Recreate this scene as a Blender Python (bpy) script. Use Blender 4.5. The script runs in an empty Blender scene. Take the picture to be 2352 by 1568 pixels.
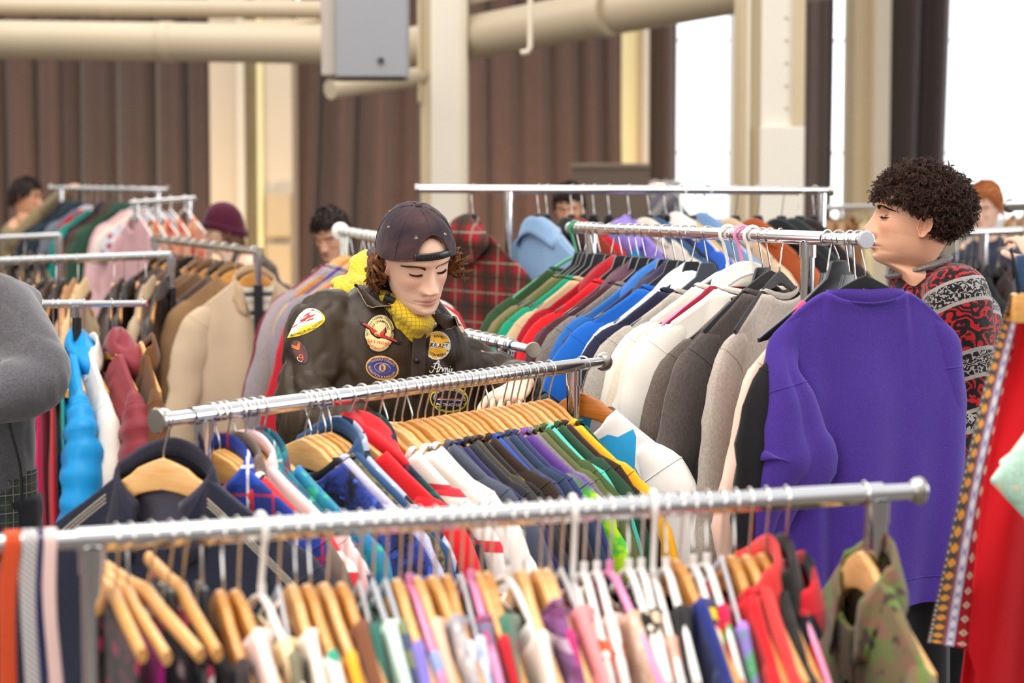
import bpy, bmesh, math, random
from mathutils import Vector, Matrix, Euler, noise
from mathutils.bvhtree import BVHTree
S = bpy.context.scene
C = S.collection
R = random.Random(7)
PI = math.pi
# ---------------------------------------------------------------- camera, sky, lamps, exposure
FPX = 4573.0                      # focal length in pixels of a 2352 x 1568 frame (70 mm on 36 mm)
CAMZ = 1.71
PITCH = math.atan((784 - 440) / FPX)
cam = bpy.data.cameras.new('camera')
cam.lens = 70.0
cam.sensor_width = 36.0
cam.clip_end = 200
cam.dof.use_dof = True
cam.dof.focus_distance = 4.62
cam.dof.aperture_fstop = 3.3
cam_o = bpy.data.objects.new('camera', cam)
C.objects.link(cam_o)
cam_o.location = (0, 0, CAMZ)
cam_o.rotation_euler = (PI / 2 - PITCH, 0, 0)
S.camera = cam_o
S.view_settings.view_transform = 'Standard'
S.view_settings.look = 'None'
S.view_settings.gamma = 1.0
S.view_settings.use_curve_mapping = False
S.view_settings.exposure = 0.46
S.cycles.use_denoising = True
S.cycles.max_bounces = 6
S.cycles.diffuse_bounces = 3
S.cycles.glossy_bounces = 3
S.cycles.transparent_max_bounces = 12
S.cycles.sample_clamp_indirect = 6.0
w = bpy.data.worlds.new('sky')
S.world = w
w.use_nodes = True
wn = w.node_tree
# gradient added for contrast and reflections: dim warm horizon, bright overhead, no roof
_tc = wn.nodes.new('ShaderNodeTexCoord')
_sx = wn.nodes.new('ShaderNodeSeparateXYZ')
_cr = wn.nodes.new('ShaderNodeValToRGB')
wn.links.new(_tc.outputs['Generated'], _sx.inputs[0])
_mr = wn.nodes.new('ShaderNodeMapRange')
_mr.inputs[1].default_value = -1.0
wn.links.new(_sx.outputs[2], _mr.inputs[0])
wn.links.new(_mr.outputs[0], _cr.inputs[0])
_e = _cr.color_ramp.elements
_e[0].position, _e[0].color = 0.44, (0.20, 0.17, 0.15, 1)
_e[1].position, _e[1].color = 0.86, (1.0, 1.0, 1.0, 1)
_m = _cr.color_ramp.elements.new(0.58)
_m.color = (0.42, 0.39, 0.37, 1)
wn.links.new(_cr.outputs[0], wn.nodes['Background'].inputs[0])
wn.nodes['Background'].inputs[1].default_value = 0.95


def area(name, loc, target, sx, sy, power, col=(1, 1, 1)):
    l = bpy.data.lights.new(name, 'AREA')
    l.shape = 'RECTANGLE'
    l.size, l.size_y = sx, sy
    l.energy = power
    l.color = col
    o = bpy.data.objects.new(name, l)
    C.objects.link(o)
    o.location = loc
    o.rotation_euler = (Vector(target) - Vector(loc)).to_track_quat('-Z', 'Y').to_euler()
    return o


# hall lighting: rows of ceiling lamps (out of view) and window light from the right, plus an added front light
area('ceiling_lamp_row', (-1.0, 3.2, 4.6), (-0.6, 4.4, 0), 4.0, 2.5, 150, (1.0, 0.93, 0.84))
area('ceiling_lamp_row_rear', (-2.0, 11.0, 4.8), (-1.5, 11.5, 0), 7.0, 3.0, 150, (1.0, 0.94, 0.86))
area('window_daylight_side', (6.5, 5.0, 2.6), (0.3, 4.6, 1.2), 5.0, 2.6, 250, (0.93, 0.96, 1.0))
area('window_daylight_front', (-3.6, -1.5, 2.9), (0.0, 4.5, 1.2), 4.0, 2.4, 125, (1.0, 0.97, 0.93))  # added soft light from front left, where no window is built


def P(px, py, Y):
    """world point on the plane y = Y that the photograph shows at pixel (px, py)"""
    u = (px - 1176) / FPX
    v = (784 - py) / FPX
    cp, sp = math.cos(PITCH), math.sin(PITCH)
    d = Vector((u, cp + v * sp, -sp + v * cp))
    return Vector((0, 0, CAMZ)) + d * (Y / d.y)


def lin(h, k=1.0):
    h = h.lstrip('#')
    out = []
    for i in (0, 2, 4):
        c = int(h[i:i + 2], 16) / 255
        c = c / 12.92 if c <= 0.04045 else ((c + 0.055) / 1.055) ** 2.4
        out.append(min(1, c * k))
    return (*out, 1)


# ---------------------------------------------------------------- object helpers
def tag(o, label=None, cat=None, group=None, kind=None):
    if label: o['label'] = label
    if cat: o['category'] = cat
    if group: o['group'] = group
    if kind: o['kind'] = kind
    return o


def thing(name, label, cat, loc=(0, 0, 0), rot=(0, 0, 0), group=None):
    o = bpy.data.objects.new(name, None)
    o.empty_display_size = 0.05
    C.objects.link(o)
    o.location = loc
    o.rotation_euler = rot
    return tag(o, label, cat, group)


def link(name, me, mat, parent=None):
    o = bpy.data.objects.new(name, me)
    C.objects.link(o)
    if parent is not None: o.parent = parent
    if mat is not None:
        if len(me.materials) == 0: me.materials.append(None)
        o.material_slots[0].link = 'OBJECT'
        o.material_slots[0].material = mat
    return o


class MB:
    """collects vertices and faces, builds ONE mesh"""
    def __init__(s):
        s.v, s.f, s.uv, s.col = [], [], {}, {}

    def grid(s, fn, nu, nv, cu=False, cv=False, capu=False):
        b = len(s.v)
        for j in range(nv):
            for i in range(nu):
                s.v.append(Vector(fn(i / (nu if cu else nu - 1), j / (nv if cv else nv - 1))))
        for j in range(nv if cv else nv - 1):
            for i in range(nu if cu else nu - 1):
                a = b + j * nu + i
                c = b + j * nu + (i + 1) % nu
                d = b + ((j + 1) % nv) * nu + (i + 1) % nu
                e = b + ((j + 1) % nv) * nu + i
                s.f.append((a, c, d, e))
        if capu:
            s.f.append(tuple(b + i for i in range(nu))[::-1])
            s.f.append(tuple(b + (nv - 1) * nu + i for i in range(nu)))
        return b

    def tube(s, pts, r, n=8, up=None, cap=True, closed=False):
        """tube along pts; r = number, list of numbers or list of (r1, r2); r2 lies along `up`"""
        pts = [Vector(p) for p in pts]
        m = len(pts)
        b = len(s.v)
        e1 = None
        for k, p in enumerate(pts):
            if closed: t = pts[(k + 1) % m] - pts[k - 1]
            else: t = pts[min(k + 1, m - 1)] - pts[max(k - 1, 0)]
            t = t.normalized() if t.length > 1e-9 else Vector((0, 0, 1))
            if up is not None:
                e2 = Vector(up) - t * t.dot(Vector(up))
                e2.normalize()
                e1 = t.cross(e2)
            else:
                if e1 is None:
                    a = Vector((0, 0, 1)) if abs(t.z) < 0.9 else Vector((1, 0, 0))
                    e1 = (a - t * t.dot(a)).normalized()
                else:
                    e1 = (e1 - t * t.dot(e1))
                    e1 = e1.normalized() if e1.length > 1e-6 else Vector((1, 0, 0))
                e2 = t.cross(e1)
            rr = r[k] if isinstance(r, (list, tuple)) else r
            r1, r2 = rr if isinstance(rr, (list, tuple)) else (rr, rr)
            for i in range(n):
                an = 2 * PI * i / n
                s.v.append(p + e1 * (r1 * math.cos(an)) + e2 * (r2 * math.sin(an)))
        for k in range(m if closed else m - 1):
            for i in range(n):
                k2 = (k + 1) % m
                s.f.append((b + k * n + i, b + k * n + (i + 1) % n, b + k2 * n + (i + 1) % n, b + k2 * n + i))
        if cap and not closed:
            s.f.append(tuple(b + i for i in range(n))[::-1])
            s.f.append(tuple(b + (m - 1) * n + i for i in range(n)))
        return b

    def rod(s, a, b, r, n=16):
        return s.tube([a, b], r, n)

    def box(s, lo, hi, bev=0.0):
        (x0, y0, z0), (x1, y1, z1) = lo, hi
        if bev <= 0:
            b = len(s.v)
            for z in (z0, z1):
                for y in (y0, y1):
                    for x in (x0, x1): s.v.append(Vector((x, y, z)))
            for q in ((0, 2, 3, 1), (4, 5, 7, 6), (0, 1, 5, 4), (2, 6, 7, 3), (0, 4, 6, 2), (1, 3, 7, 5)):
                s.f.append(tuple(b + i for i in q))
            return b
        bm = bmesh.new()
        bmesh.ops.create_cube(bm, size=1)
        for v in bm.verts:
            v.co = Vector(((x0 + x1) / 2 + v.co.x * (x1 - x0), (y0 + y1) / 2 + v.co.y * (y1 - y0), (z0 + z1) / 2 + v.co.z * (z1 - z0)))
        bmesh.ops.bevel(bm, geom=bm.edges[:], offset=bev, segments=2, affect='EDGES', profile=0.6)
        return s.add_bm(bm)

    def add_bm(s, bm, M=None):
        b = len(s.v)
        bm.verts.index_update()
        for v in bm.verts: s.v.append(M @ v.co if M else v.co.copy())
        for f in bm.faces: s.f.append(tuple(b + v.index for v in f.verts))
        bm.free()
        return b

    def prism(s, outline, y0, y1, bev=0.0):
        """outline in XZ, extruded along Y"""
        bm = bmesh.new()
        vs = [bm.verts.new((x, y0, z)) for x, z in outline]
        f = bm.faces.new(vs)
        r = bmesh.ops.extrude_face_region(bm, geom=[f])
        bmesh.ops.translate(bm, vec=(0, y1 - y0, 0), verts=[g for g in r['geom'] if isinstance(g, bmesh.types.BMVert)])
        bmesh.ops.recalc_face_normals(bm, faces=bm.faces[:])
        if bev > 0:
            es = [e for e in bm.edges if abs(e.verts[0].co.y - e.verts[1].co.y) < 1e-6]
            bmesh.ops.bevel(bm, geom=es, offset=bev, segments=3, affect='EDGES', profile=0.5)
        return s.add_bm(bm)

    def lathe(s, prof, n=24, M=None):
        """profile of (r, z) turned about Z"""
        b = s.grid(lambda u, v: (prof[min(int(round(v * (len(prof) - 1))), len(prof) - 1)][0] * math.cos(2 * PI * u),
                                 prof[min(int(round(v * (len(prof) - 1))), len(prof) - 1)][0] * math.sin(2 * PI * u),
                                 prof[min(int(round(v * (len(prof) - 1))), len(prof) - 1)][1]), n, len(prof), cu=True, capu=True)
        if M is not None:
            for i in range(b, len(s.v)): s.v[i] = M @ s.v[i]
        return b

    def ball(s, c, r, nu=12, nv=8):
        r = r if isinstance(r, (tuple, list)) else (r, r, r)
        return s.grid(lambda u, v: (c[0] + r[0] * math.cos(2 * PI * u) * math.sin(PI * (0.02 + 0.96 * v)), c[1] + r[1] * math.sin(2 * PI * u) * math.sin(PI * (0.02 + 0.96 * v)),
                                    c[2] - r[2] * math.cos(PI * (0.02 + 0.96 * v))), nu, nv, cu=True, capu=True)

    def xform(s, M, b=0):
        for i in range(b, len(s.v)): s.v[i] = M @ s.v[i]
        return s

    def mesh(s, name, smooth=True, merge=0.0, flip=False, angle=None):
        me = bpy.data.meshes.new(name)
        me.from_pydata([tuple(v) for v in s.v], [], s.f)
        bm = bmesh.new()
        bm.from_mesh(me)
        if merge > 0: bmesh.ops.remove_doubles(bm, verts=bm.verts[:], dist=merge)
        bmesh.ops.recalc_face_normals(bm, faces=bm.faces[:])
        if smooth:
            for f in bm.faces: f.smooth = True
            if angle:
                for e in bm.edges:
                    if len(e.link_faces) == 2 and e.calc_face_angle(0) > angle: e.smooth = False
        bm.to_mesh(me)
        bm.free()
        return me

    def build(s, name, mat, parent=None, smooth=True, merge=0.0, angle=0.7):
        return link(name, s.mesh(name, smooth, merge, angle=angle), mat, parent)


def evaluated(me, mods):
    """mesh after modifiers; mods = [(type, {settings})]"""
    o = bpy.data.objects.new('tmp', me)
    C.objects.link(o)
    for i, (t, kw) in enumerate(mods):
        m = o.modifiers.new('m%d' % i, t)
        for k, v in kw.items(): setattr(m, k, v)
    dg = bpy.context.evaluated_depsgraph_get()
    out = bpy.data.meshes.new_from_object(o.evaluated_get(dg))
    bpy.data.objects.remove(o)
    return out


def nz(p, s, seed=0.0):
    return noise.noise(Vector((p[0] * s + seed, p[1] * s - seed * 0.7, p[2] * s + seed * 1.3)))


def lerp(a, b, t): return a + (b - a) * t


def interp(tab, x):
    """piecewise-smooth table lookup"""
    if x <= tab[0][0]: return tab[0][1]
    if x >= tab[-1][0]: return tab[-1][1]
    for i in range(len(tab) - 1):
        x0, y0 = tab[i]
        x1, y1 = tab[i + 1]
        if x0 <= x <= x1:
            def sl(k):
                k0, k1 = max(0, k - 1), min(len(tab) - 1, k + 1)
                return (tab[k1][1] - tab[k0][1]) / (tab[k1][0] - tab[k0][0])
            h = x1 - x0
            t = (x - x0) / h
            return (2 * t**3 - 3 * t**2 + 1) * y0 + (t**3 - 2 * t**2 + t) * h * sl(i) + (-2 * t**3 + 3 * t**2) * y1 + (t**3 - t**2) * h * sl(i + 1)


def spline(pts, n):
    """Catmull-Rom through pts, n samples"""
    pts = [Vector(p) for p in pts]
    out = []
    m = len(pts) - 1
    for k in range(n):
        t = k / (n - 1) * m
        i = min(int(t), m - 1)
        t -= i
        p0, p1, p2, p3 = pts[max(i - 1, 0)], pts[i], pts[i + 1], pts[min(i + 2, m)]
        out.append(0.5 * ((2 * p1) + (p2 - p0) * t + (2 * p0 - 5 * p1 + 4 * p2 - p3) * t * t + (3 * p1 - 3 * p2 + p3 - p0) * t**3))
    return out


# ---------------------------------------------------------------- materials
MATS = {}


class NT:
    """small helper for node trees"""
    def __init__(s, name):
        s.m = bpy.data.materials.new(name)
        s.m.use_nodes = True
        s.t = s.m.node_tree
        s.b = s.t.nodes['Principled BSDF']
        s.co = s.n('ShaderNodeTexCoord').outputs['Object']

    def n(s, t, **kw):
        x = s.t.nodes.new(t)
        for k, v in kw.items(): setattr(x, k, v)
        return x

    def l(s, a, b): s.t.links.new(a, b)

    def inp(s, sock, v):
        if hasattr(v, 'is_linked') or hasattr(v, 'links'): s.l(v, sock)
        else: sock.default_value = v

    def math(s, op, a, b=0.0, c=0.0):
        x = s.n('ShaderNodeMath', operation=op)
        s.inp(x.inputs[0], a)
        s.inp(x.inputs[1], b)
        if op in ('MULTIPLY_ADD', 'SMOOTH_MIN', 'COMPARE', 'WRAP'): s.inp(x.inputs[2], c)
        return x.outputs[0]

    def mix(s, f, a, b, mode='MIX'):
        x = s.n('ShaderNodeMix', data_type='RGBA', blend_type=mode)
        s.inp(x.inputs[0], f)
        s.inp(x.inputs[6], a)
        s.inp(x.inputs[7], b)
        return x.outputs[2]

    def noise(s, scale, detail=2, vec=None, stretch=None, rough=0.5):
        v = vec or s.co
        if stretch:
            mp = s.n('ShaderNodeMapping')
            mp.inputs['Scale'].default_value = stretch
            s.l(v, mp.inputs[0])
            v = mp.outputs[0]
        x = s.n('ShaderNodeTexNoise')
        x.inputs['Scale'].default_value = scale
        x.inputs['Detail'].default_value = detail
        x.inputs['Roughness'].default_value = rough
        s.l(v, x.inputs['Vector'])
        return x.outputs['Fac']

    def ramp(s, f, a, b):
        """0 below a, 1 above b"""
        x = s.n('ShaderNodeMapRange')
        x.inputs[1].default_value = a
        x.inputs[2].default_value = b
        s.l(f, x.inputs[0])
        return x.outputs[0]

    def xyz(s, vec=None):
        x = s.n('ShaderNodeSeparateXYZ')
        s.l(vec or s.co, x.inputs[0])
        return x.outputs

    def bump(s, h, strength=0.3, dist=0.002):
        x = s.n('ShaderNodeBump')
        x.inputs['Strength'].default_value = strength
        x.inputs['Distance'].default_value = dist
        s.l(h, x.inputs['Height'])
        s.l(x.outputs[0], s.b.inputs['Normal'])

    def color(s, v): s.inp(s.b.inputs['Base Color'], v)

    def set(s, **kw):
        names = dict(rough='Roughness', metal='Metallic', spec='Specular IOR Level', sheen='Sheen Weight', sss='Subsurface Weight', coat='Coat Weight', trans='Transmission Weight', alpha='Alpha')
        for k, v in kw.items(): s.b.inputs[names[k]].default_value = v
        return s


def simple(name, hexc, rough=0.5, metal=0.0, spec=0.5, nscale=8, namp=0.06, bump=0.0, bscale=200, coat=0.0):
    k = ('s', name, hexc)
    if k in MATS: return MATS[k]
    t = NT(name)
    c = lin(hexc)
    f = t.noise(nscale, 3)
    dark = tuple(x * (1 - namp * 2) for x in c[:3]) + (1,)
    t.color(t.mix(f, dark, c))
    t.set(rough=rough, metal=metal, spec=spec, coat=coat)
    if bump > 0: t.bump(t.noise(bscale, 2), bump)
    MATS[k] = t.m
    return t.m


def fab(kind, *cols, s=1.0, rough=0.92, sheen=0.15, bump=0.25, spec=0.25, rot=0.0):
    """fabric material; kind = weave or print, cols = hex colours"""
    k = ('f', kind, cols, s, rough)
    if k in MATS: return MATS[k]
    t = NT('%s_fabric' % kind)
    A = lin(cols[0])
    B = lin(cols[1]) if len(cols) > 1 else A
    D = lin(cols[2]) if len(cols) > 2 else B
    E = lin(cols[3]) if len(cols) > 3 else D
    x, y, z = t.xyz()

    def fr(c, period, off=0.0):  # 0..1 sawtooth
        return t.math('FRACT', t.math('ADD', t.math('MULTIPLY', c, 1 / (period * s)), off + 50))

    def band(c, period, width, off=0.0):
        return t.math('LESS_THAN', fr(c, period, off), width)
    h = t.noise(450, 2)
    if kind == 'plain':
        col = A
    elif kind == 'heather':
        n1 = t.noise(1, 3, stretch=(420 / s, 420 / s, 110 / s), rough=0.7)
        col = t.mix(t.ramp(n1, 0.36, 0.64), B, A)
    elif kind == 'plaid':
        xx = t.math('ADD', x, t.math('MULTIPLY', y, 0.6))
        w1 = band(xx, 0.09, 0.45)
        w2 = band(z, 0.09, 0.45)
        c1 = t.mix(t.math('MULTIPLY', w1, 0.65), A, B)
        c1 = t.mix(t.math('MULTIPLY', w2, 0.65), c1, B)
        l1 = band(xx, 0.09, 0.06, 0.28)
        l2 = band(z, 0.09, 0.06, 0.28)
        c1 = t.mix(t.math('MULTIPLY', t.math('MAXIMUM', l1, l2), 0.8), c1, D)
        l3 = band(xx, 0.09, 0.05, 0.75)
        l4 = band(z, 0.09, 0.05, 0.75)
        col = t.mix(t.math('MULTIPLY', t.math('MAXIMUM', l3, l4), 0.8), c1, E)
    elif kind == 'check':
        w1 = band(x, 0.06, 0.5)
        w2 = band(z, 0.06, 0.5)
        ex = t.math('MULTIPLY', w1, w2)
        an = t.math('ADD', w1, w2)
        col = t.mix(t.math('MULTIPLY', an, 0.5), A, D)
        col = t.mix(ex, col, B)
    elif kind == 'stripes':
        col = t.mix(band(z, 0.035, 0.5), A, B)
        if len(cols) > 2: col = t.mix(band(z, 0.07, 0.22, 0.3), col, D)
    elif kind in ('floral', 'dots'):
        v = t.n('ShaderNodeTexVoronoi')
        v.inputs['Scale'].default_value = 26 / s
        v.inputs['Randomness'].default_value = 1.0 if kind == 'floral' else 0.15
        t.l(t.co, v.inputs['Vector'])
        d = v.outputs['Distance']
        if kind == 'floral': d = t.math('ADD', d, t.math('MULTIPLY', t.math('SUBTRACT', t.noise(120 / s, 2), 0.5), 0.5))
        cs = t.n('ShaderNodeSeparateColor')
        t.l(v.outputs['Color'], cs.inputs[0])
        pick = t.math('GREATER_THAN', cs.outputs[0], 0.5)
        pc = t.mix(pick, B, D)
        if len(cols) > 3: pc = t.mix(t.math('GREATER_THAN', cs.outputs[1], 0.66), pc, E)
        col = t.mix(t.ramp(d, 0.42, 0.36) if kind == 'floral' else t.math('LESS_THAN', d, 0.3), A, pc)
    elif kind == 'camo':
        n1 = t.noise(16 / s, 3)
        n2 = t.noise(21 / s, 3, stretch=(1, 1, 1.6))
        n3 = t.noise(27 / s, 2, stretch=(1.5, 1, 1))
        col = t.mix(t.ramp(n1, 0.5, 0.52), A, B)
        col = t.mix(t.ramp(n2, 0.55, 0.57), col, D)
        col = t.mix(t.ramp(n3, 0.6, 0.62), col, E)
    elif kind == 'mottle':
        n1 = t.noise(38 / s, 4, rough=0.7)
        col = t.mix(t.ramp(n1, 0.4, 0.6), A, B)
        if len(cols) > 2: col = t.mix(t.ramp(t.noise(55 / s, 3), 0.56, 0.62), col, D)
    elif kind == 'fade':      # dip dye: A at the shoulder to B lower down the sleeve
        q = t.math('ADD', z, t.math('MULTIPLY', t.math('SUBTRACT', t.noise(14, 3), 0.5), 0.09))
        col = t.mix(t.ramp(q, -0.13, -0.155), A, t.mix(t.ramp(t.noise(30, 2), 0.45, 0.6), B, D))
    elif kind == 'blocks':
        v = t.n('ShaderNodeTexVoronoi')
        v.inputs['Scale'].default_value = 9 / s
        t.l(t.co, v.inputs['Vector'])
        cs = t.n('ShaderNodeSeparateColor')
        t.l(v.outputs['Color'], cs.inputs[0])
        col = t.mix(t.math('GREATER_THAN', cs.outputs[0], 0.62), A, B)
        col = t.mix(t.math('GREATER_THAN', cs.outputs[1], 0.85), col, D)
    elif kind == 'denim':
        n1 = t.noise(1, 2, stretch=(900, 900, 300))
        col = t.mix(t.ramp(n1, 0.3, 0.7), A, B)
    elif kind == 'knit':
        n1 = t.noise(60 / s, 3, stretch=(1, 1, 1.3))
        col = t.mix(t.ramp(n1, 0.47, 0.53), A, B)
        h = t.noise(1, 1, stretch=(420, 420, 260))
    lowf = t.noise(9, 3)
    mm = t.n('ShaderNodeMapRange')
    mm.inputs[3].default_value = 0.86
    mm.inputs[4].default_value = 1.1
    t.l(lowf, mm.inputs[0])
    vm = t.n('ShaderNodeMix', data_type='RGBA', blend_type='MULTIPLY')
    vm.inputs[0].default_value = 1
    t.inp(vm.inputs[6], col)
    t.l(mm.outputs[0], vm.inputs[7])
    t.color(vm.outputs[2])
    t.set(rough=rough, spec=spec, sheen=sheen)
    t.bump(h, bump, 0.0015)
    MATS[k] = t.m
    return t.m


CHROME = simple('chrome', 'D6D6D8', rough=0.10, metal=1.0, nscale=3, namp=0.02)
STEEL = simple('brushed_steel', 'B9B4AC', rough=0.28, metal=1.0, nscale=30, namp=0.05)
WIRE = simple('hook_wire', 'D9D6D2', rough=0.16, metal=1.0, nscale=3, namp=0.02)
BLACKMETAL = simple('black_paint', '17171A', rough=0.4, spec=0.4)
BLACKPLASTIC = simple('black_plastic', '1B1C20', rough=0.33, spec=0.5)
GREYPLASTIC = simple('slate_plastic', '39404A', rough=0.35, spec=0.5)
WHITEPLASTIC = simple('white_plastic', 'F3EEE8', rough=0.35)
PINKPLASTIC = simple('pink_plastic', 'E98FB9', rough=0.4)
GREENPLASTIC = simple('green_plastic', '3E9A72', rough=0.4)
LILACPLASTIC = simple('lilac_plastic', 'C5C6EE', rough=0.4)
VELVET = fab('plain', '0E0E10', rough=1.0, sheen=0.4)


def wood(name, a, b):
    k = ('w', name)
    if k in MATS: return MATS[k]
    t = NT(name)
    n1 = t.noise(1, 4, stretch=(14, 60, 160), rough=0.6)
    t.color(t.mix(t.ramp(n1, 0.3, 0.75), lin(b), lin(a)))
    t.set(rough=0.38, spec=0.4, coat=0.15)
    MATS[k] = t.m
    return t.m


WOOD = [wood('pale_beech', 'E3AE68', 'CD9049'), wood('honey_beech', 'DDA052', 'BF7C33'), wood('light_maple', 'EABB7D', 'D69B58')]
DARKWOOD = wood('amber_wood', 'C9772A', 'A55A18')
# ---------------------------------------------------------------- the hall
CREAM = simple('cream_paint', 'D9CDB8', rough=0.55, nscale=3, namp=0.03)
CREAM2 = simple('warm_cream_paint', 'C8B694', rough=0.5, nscale=3, namp=0.03)  # own cream tone, also carries shade and orange glow as colour
IVORY = simple('ivory_paint', 'E1D9CA', rough=0.5, nscale=3, namp=0.02)
PALEYELLOW = simple('pale_yellow_paint', 'F3EBB8', rough=0.5, nscale=3, namp=0.02)
DUCT = simple('painted_duct', 'B8A990', rough=0.45, nscale=2, namp=0.05)
CURTAIN = fab('plain', '67524B', rough=0.85, sheen=0.3)
CURTAIN2 = fab('plain', '5C4D49', rough=0.85, sheen=0.3)
CURTAIN3 = fab('plain', '544644', rough=0.85, sheen=0.25)
CONC = simple('grey_concrete', '6E675F', rough=0.6, nscale=1.5, namp=0.12, bump=0.1)
YW = 17.0
HW = 4.9


def wx(px, Y=YW): return P(px, 440, Y).x


mb = MB()
mb.box((-9, -3, -0.1), (9, 26, 0))
tag(mb.build('floor', CONC, smooth=False), kind='structure')

# rear wall with five tall window openings
openings = [(100, 200), (640, 730), (1552, 1704), (1905, 1975), (2160, 2520)]
SILL = 1.42
mb = MB()
xs = -9.0
for a, b in openings:
    mb.box((xs, YW + 0.5, 0), (wx(a), YW + 0.8, HW))
    mb.box((wx(a), YW + 0.5, 0), (wx(b), YW + 0.8, SILL))
    mb.box((wx(a), YW + 0.5, 4.6), (wx(b), YW + 0.8, HW))
    xs = wx(b)
mb.box((xs, YW + 0.5, 0), (9, YW + 0.8, HW))
tag(mb.build('wall_back', CREAM, smooth=False), kind='structure')

t = NT('daylight_sky')
em = t.n('ShaderNodeEmission')
em.inputs[0].default_value = (0.95, 0.98, 1.0, 1)
em.inputs[1].default_value = 2.6
t.l(em.outputs[0], t.t.nodes['Material Output'].inputs[0])
mb = MB()
mb.grid(lambda u, v: (lerp(-14, 16, u), 23 - 1.5 * math.sin(PI * u), lerp(-1, 10, v)), 9, 5)
tag(mb.build('sky', t.m), kind='structure')

GLASS = NT('window_glass')
tr = GLASS.n('ShaderNodeBsdfTransparent')
gl = GLASS.n('ShaderNodeBsdfGlossy')
gl.inputs['Roughness'].default_value = 0.03
ms = GLASS.n('ShaderNodeMixShader')
ms.inputs[0].default_value = 0.08
GLASS.l(tr.outputs[0], ms.inputs[1]); GLASS.l(gl.outputs[0], ms.inputs[2])
GLASS.l(ms.outputs[0], GLASS.t.nodes['Material Output'].inputs[0])
GLASS = GLASS.m
SHEER = NT('sheer_voile')
tr = SHEER.n('ShaderNodeBsdfTransparent')
tl = SHEER.n('ShaderNodeBsdfTranslucent')
tl.inputs[0].default_value = (0.95, 0.96, 1, 1)
ms = SHEER.n('ShaderNodeMixShader')
ms.inputs[0].default_value = 0.45
SHEER.l(tr.outputs[0], ms.inputs[1]); SHEER.l(tl.outputs[0], ms.inputs[2])
SHEER.l(ms.outputs[0], SHEER.t.nodes['Material Output'].inputs[0])
SHEER = SHEER.m
for k, (a, b) in enumerate(openings):
    x0, x1 = wx(a), wx(b)
    root = tag(thing('window_%d' % (k + 1), None, None, ((x0 + x1) / 2, YW + 0.62, SILL)), kind='structure')
    hw, hh = (x1 - x0) / 2, 4.6 - SILL
    f = MB()
    for lo, hi in (((-hw, -0.04, 0), (-hw + 0.05, 0.04, hh)), ((hw - 0.05, -0.04, 0), (hw, 0.04, hh)), ((-hw, -0.04, 0), (hw, 0.04, 0.06)), ((-hw, -0.04, hh - 0.06), (hw, 0.04, hh)),
                   ((-hw, -0.02, 0.62), (hw, 0.02, 0.64)), ((-hw, -0.02, 1.6), (hw, 0.02, 1.62))):
        f.box(lo, hi)
    f.build('window_frame', IVORY, root, smooth=False)
    g = MB()
    g.box((-hw, 0.0, 0.02), (hw, 0.006, hh))
    g.build('glass_pane', GLASS, root, smooth=False)
    s_ = MB()
    s_.box((-hw - 0.04, -0.16, -0.05), (hw + 0.04, 0.02, 0.0))
    s_.build('window_sill', IVORY, root, smooth=False)


def curtain(name, top, bot, z0, z1, mat, label, cat, Y=YW, folds=9.0, amp=0.13, seed=0.0, group=None, n=None):
    (t0, t1), (b0, b1) = top, bot
    n = n or max(30, int((wx(t1, Y) - wx(t0, Y)) * 80))

    def fn(u, v):
        x = lerp(lerp(wx(b0, Y), wx(t0, Y), v), lerp(wx(b1, Y), wx(t1, Y), v), u)
        xx = lerp(wx(t0, Y), wx(t1, Y), u)
        ph = xx * folds * 2 * PI / 2.1 + 4.5 * nz((xx * 1.1, seed, 0), 1.0, seed) + 0.4 * nz((xx, v * 1.5, 3), 1.0, seed)
        a = amp * (0.75 + 0.6 * nz((xx * 1.7, v * 0.7, 9), 1.0, seed))
        y = Y + a * (math.sin(ph) + 0.35 * math.sin(2.1 * ph + 1.0 + seed))
        return (x + 0.25 * a * math.cos(ph), y, lerp(z0, z1, v))
    mb = MB()
    mb.grid(fn, n, 10)
    o = mb.build(name, mat, angle=None)
    tag(o, label, cat, group)
    return o


DG = 'dark pleated curtains along the rear wall'
curtain('curtain', (-120, 141), (-120, 143), 0.12, 4.3, CURTAIN, 'warm brown pleated curtain on the far side of the thin bright slit', 'curtain', seed=1.3, folds=8, group=DG)
curtain('curtain', (153, 486), (145, 500), 0.12, 4.3, CURTAIN2, 'wide brown pleated curtain between the bright slit and the cream pilaster', 'curtain', seed=4.1, folds=8, group=DG)
curtain('curtain', (708, 985), (644, 985), 0.12, 4.3, CURTAIN, 'brown pleated curtain hanging behind the grey wall loudspeaker', 'curtain', seed=7.7, folds=7, group=DG)
curtain('curtain', (1050, 1412), (1050, 1440), 0.12, 4.3, CURTAIN, 'mauve brown pleated curtain under the slanting duct beside the middle column', 'curtain', seed=11.0, folds=9, group=DG)
curtain('curtain', (1494, 1554), (1488, 1550), 0.12, 4.3, CURTAIN, 'narrow brown curtain at the edge of the sheer window by the column', 'curtain', seed=15.0, folds=9, group=DG)
curtain('curtain', (1846, 1921), (1846, 1915), 0.12, 4.3, CURTAIN3, 'slim dark curtain tight against the riveted column', 'curtain', seed=18.0, folds=10, group=DG)
curtain('curtain', (2046, 2180), (2034, 2160), 0.12, 4.3, CURTAIN3, 'tall charcoal curtain above the curly haired man beside the bright window', 'curtain', seed=23.0, folds=8, group=DG)
curtain('sheer_curtain', (1545, 1715), (1545, 1715), 1.3, 4.3, SHEER, 'sheer white curtain over the window next to the riveted column', 'curtain', Y=YW + 0.3, folds=14, amp=0.03, seed=3)
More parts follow.
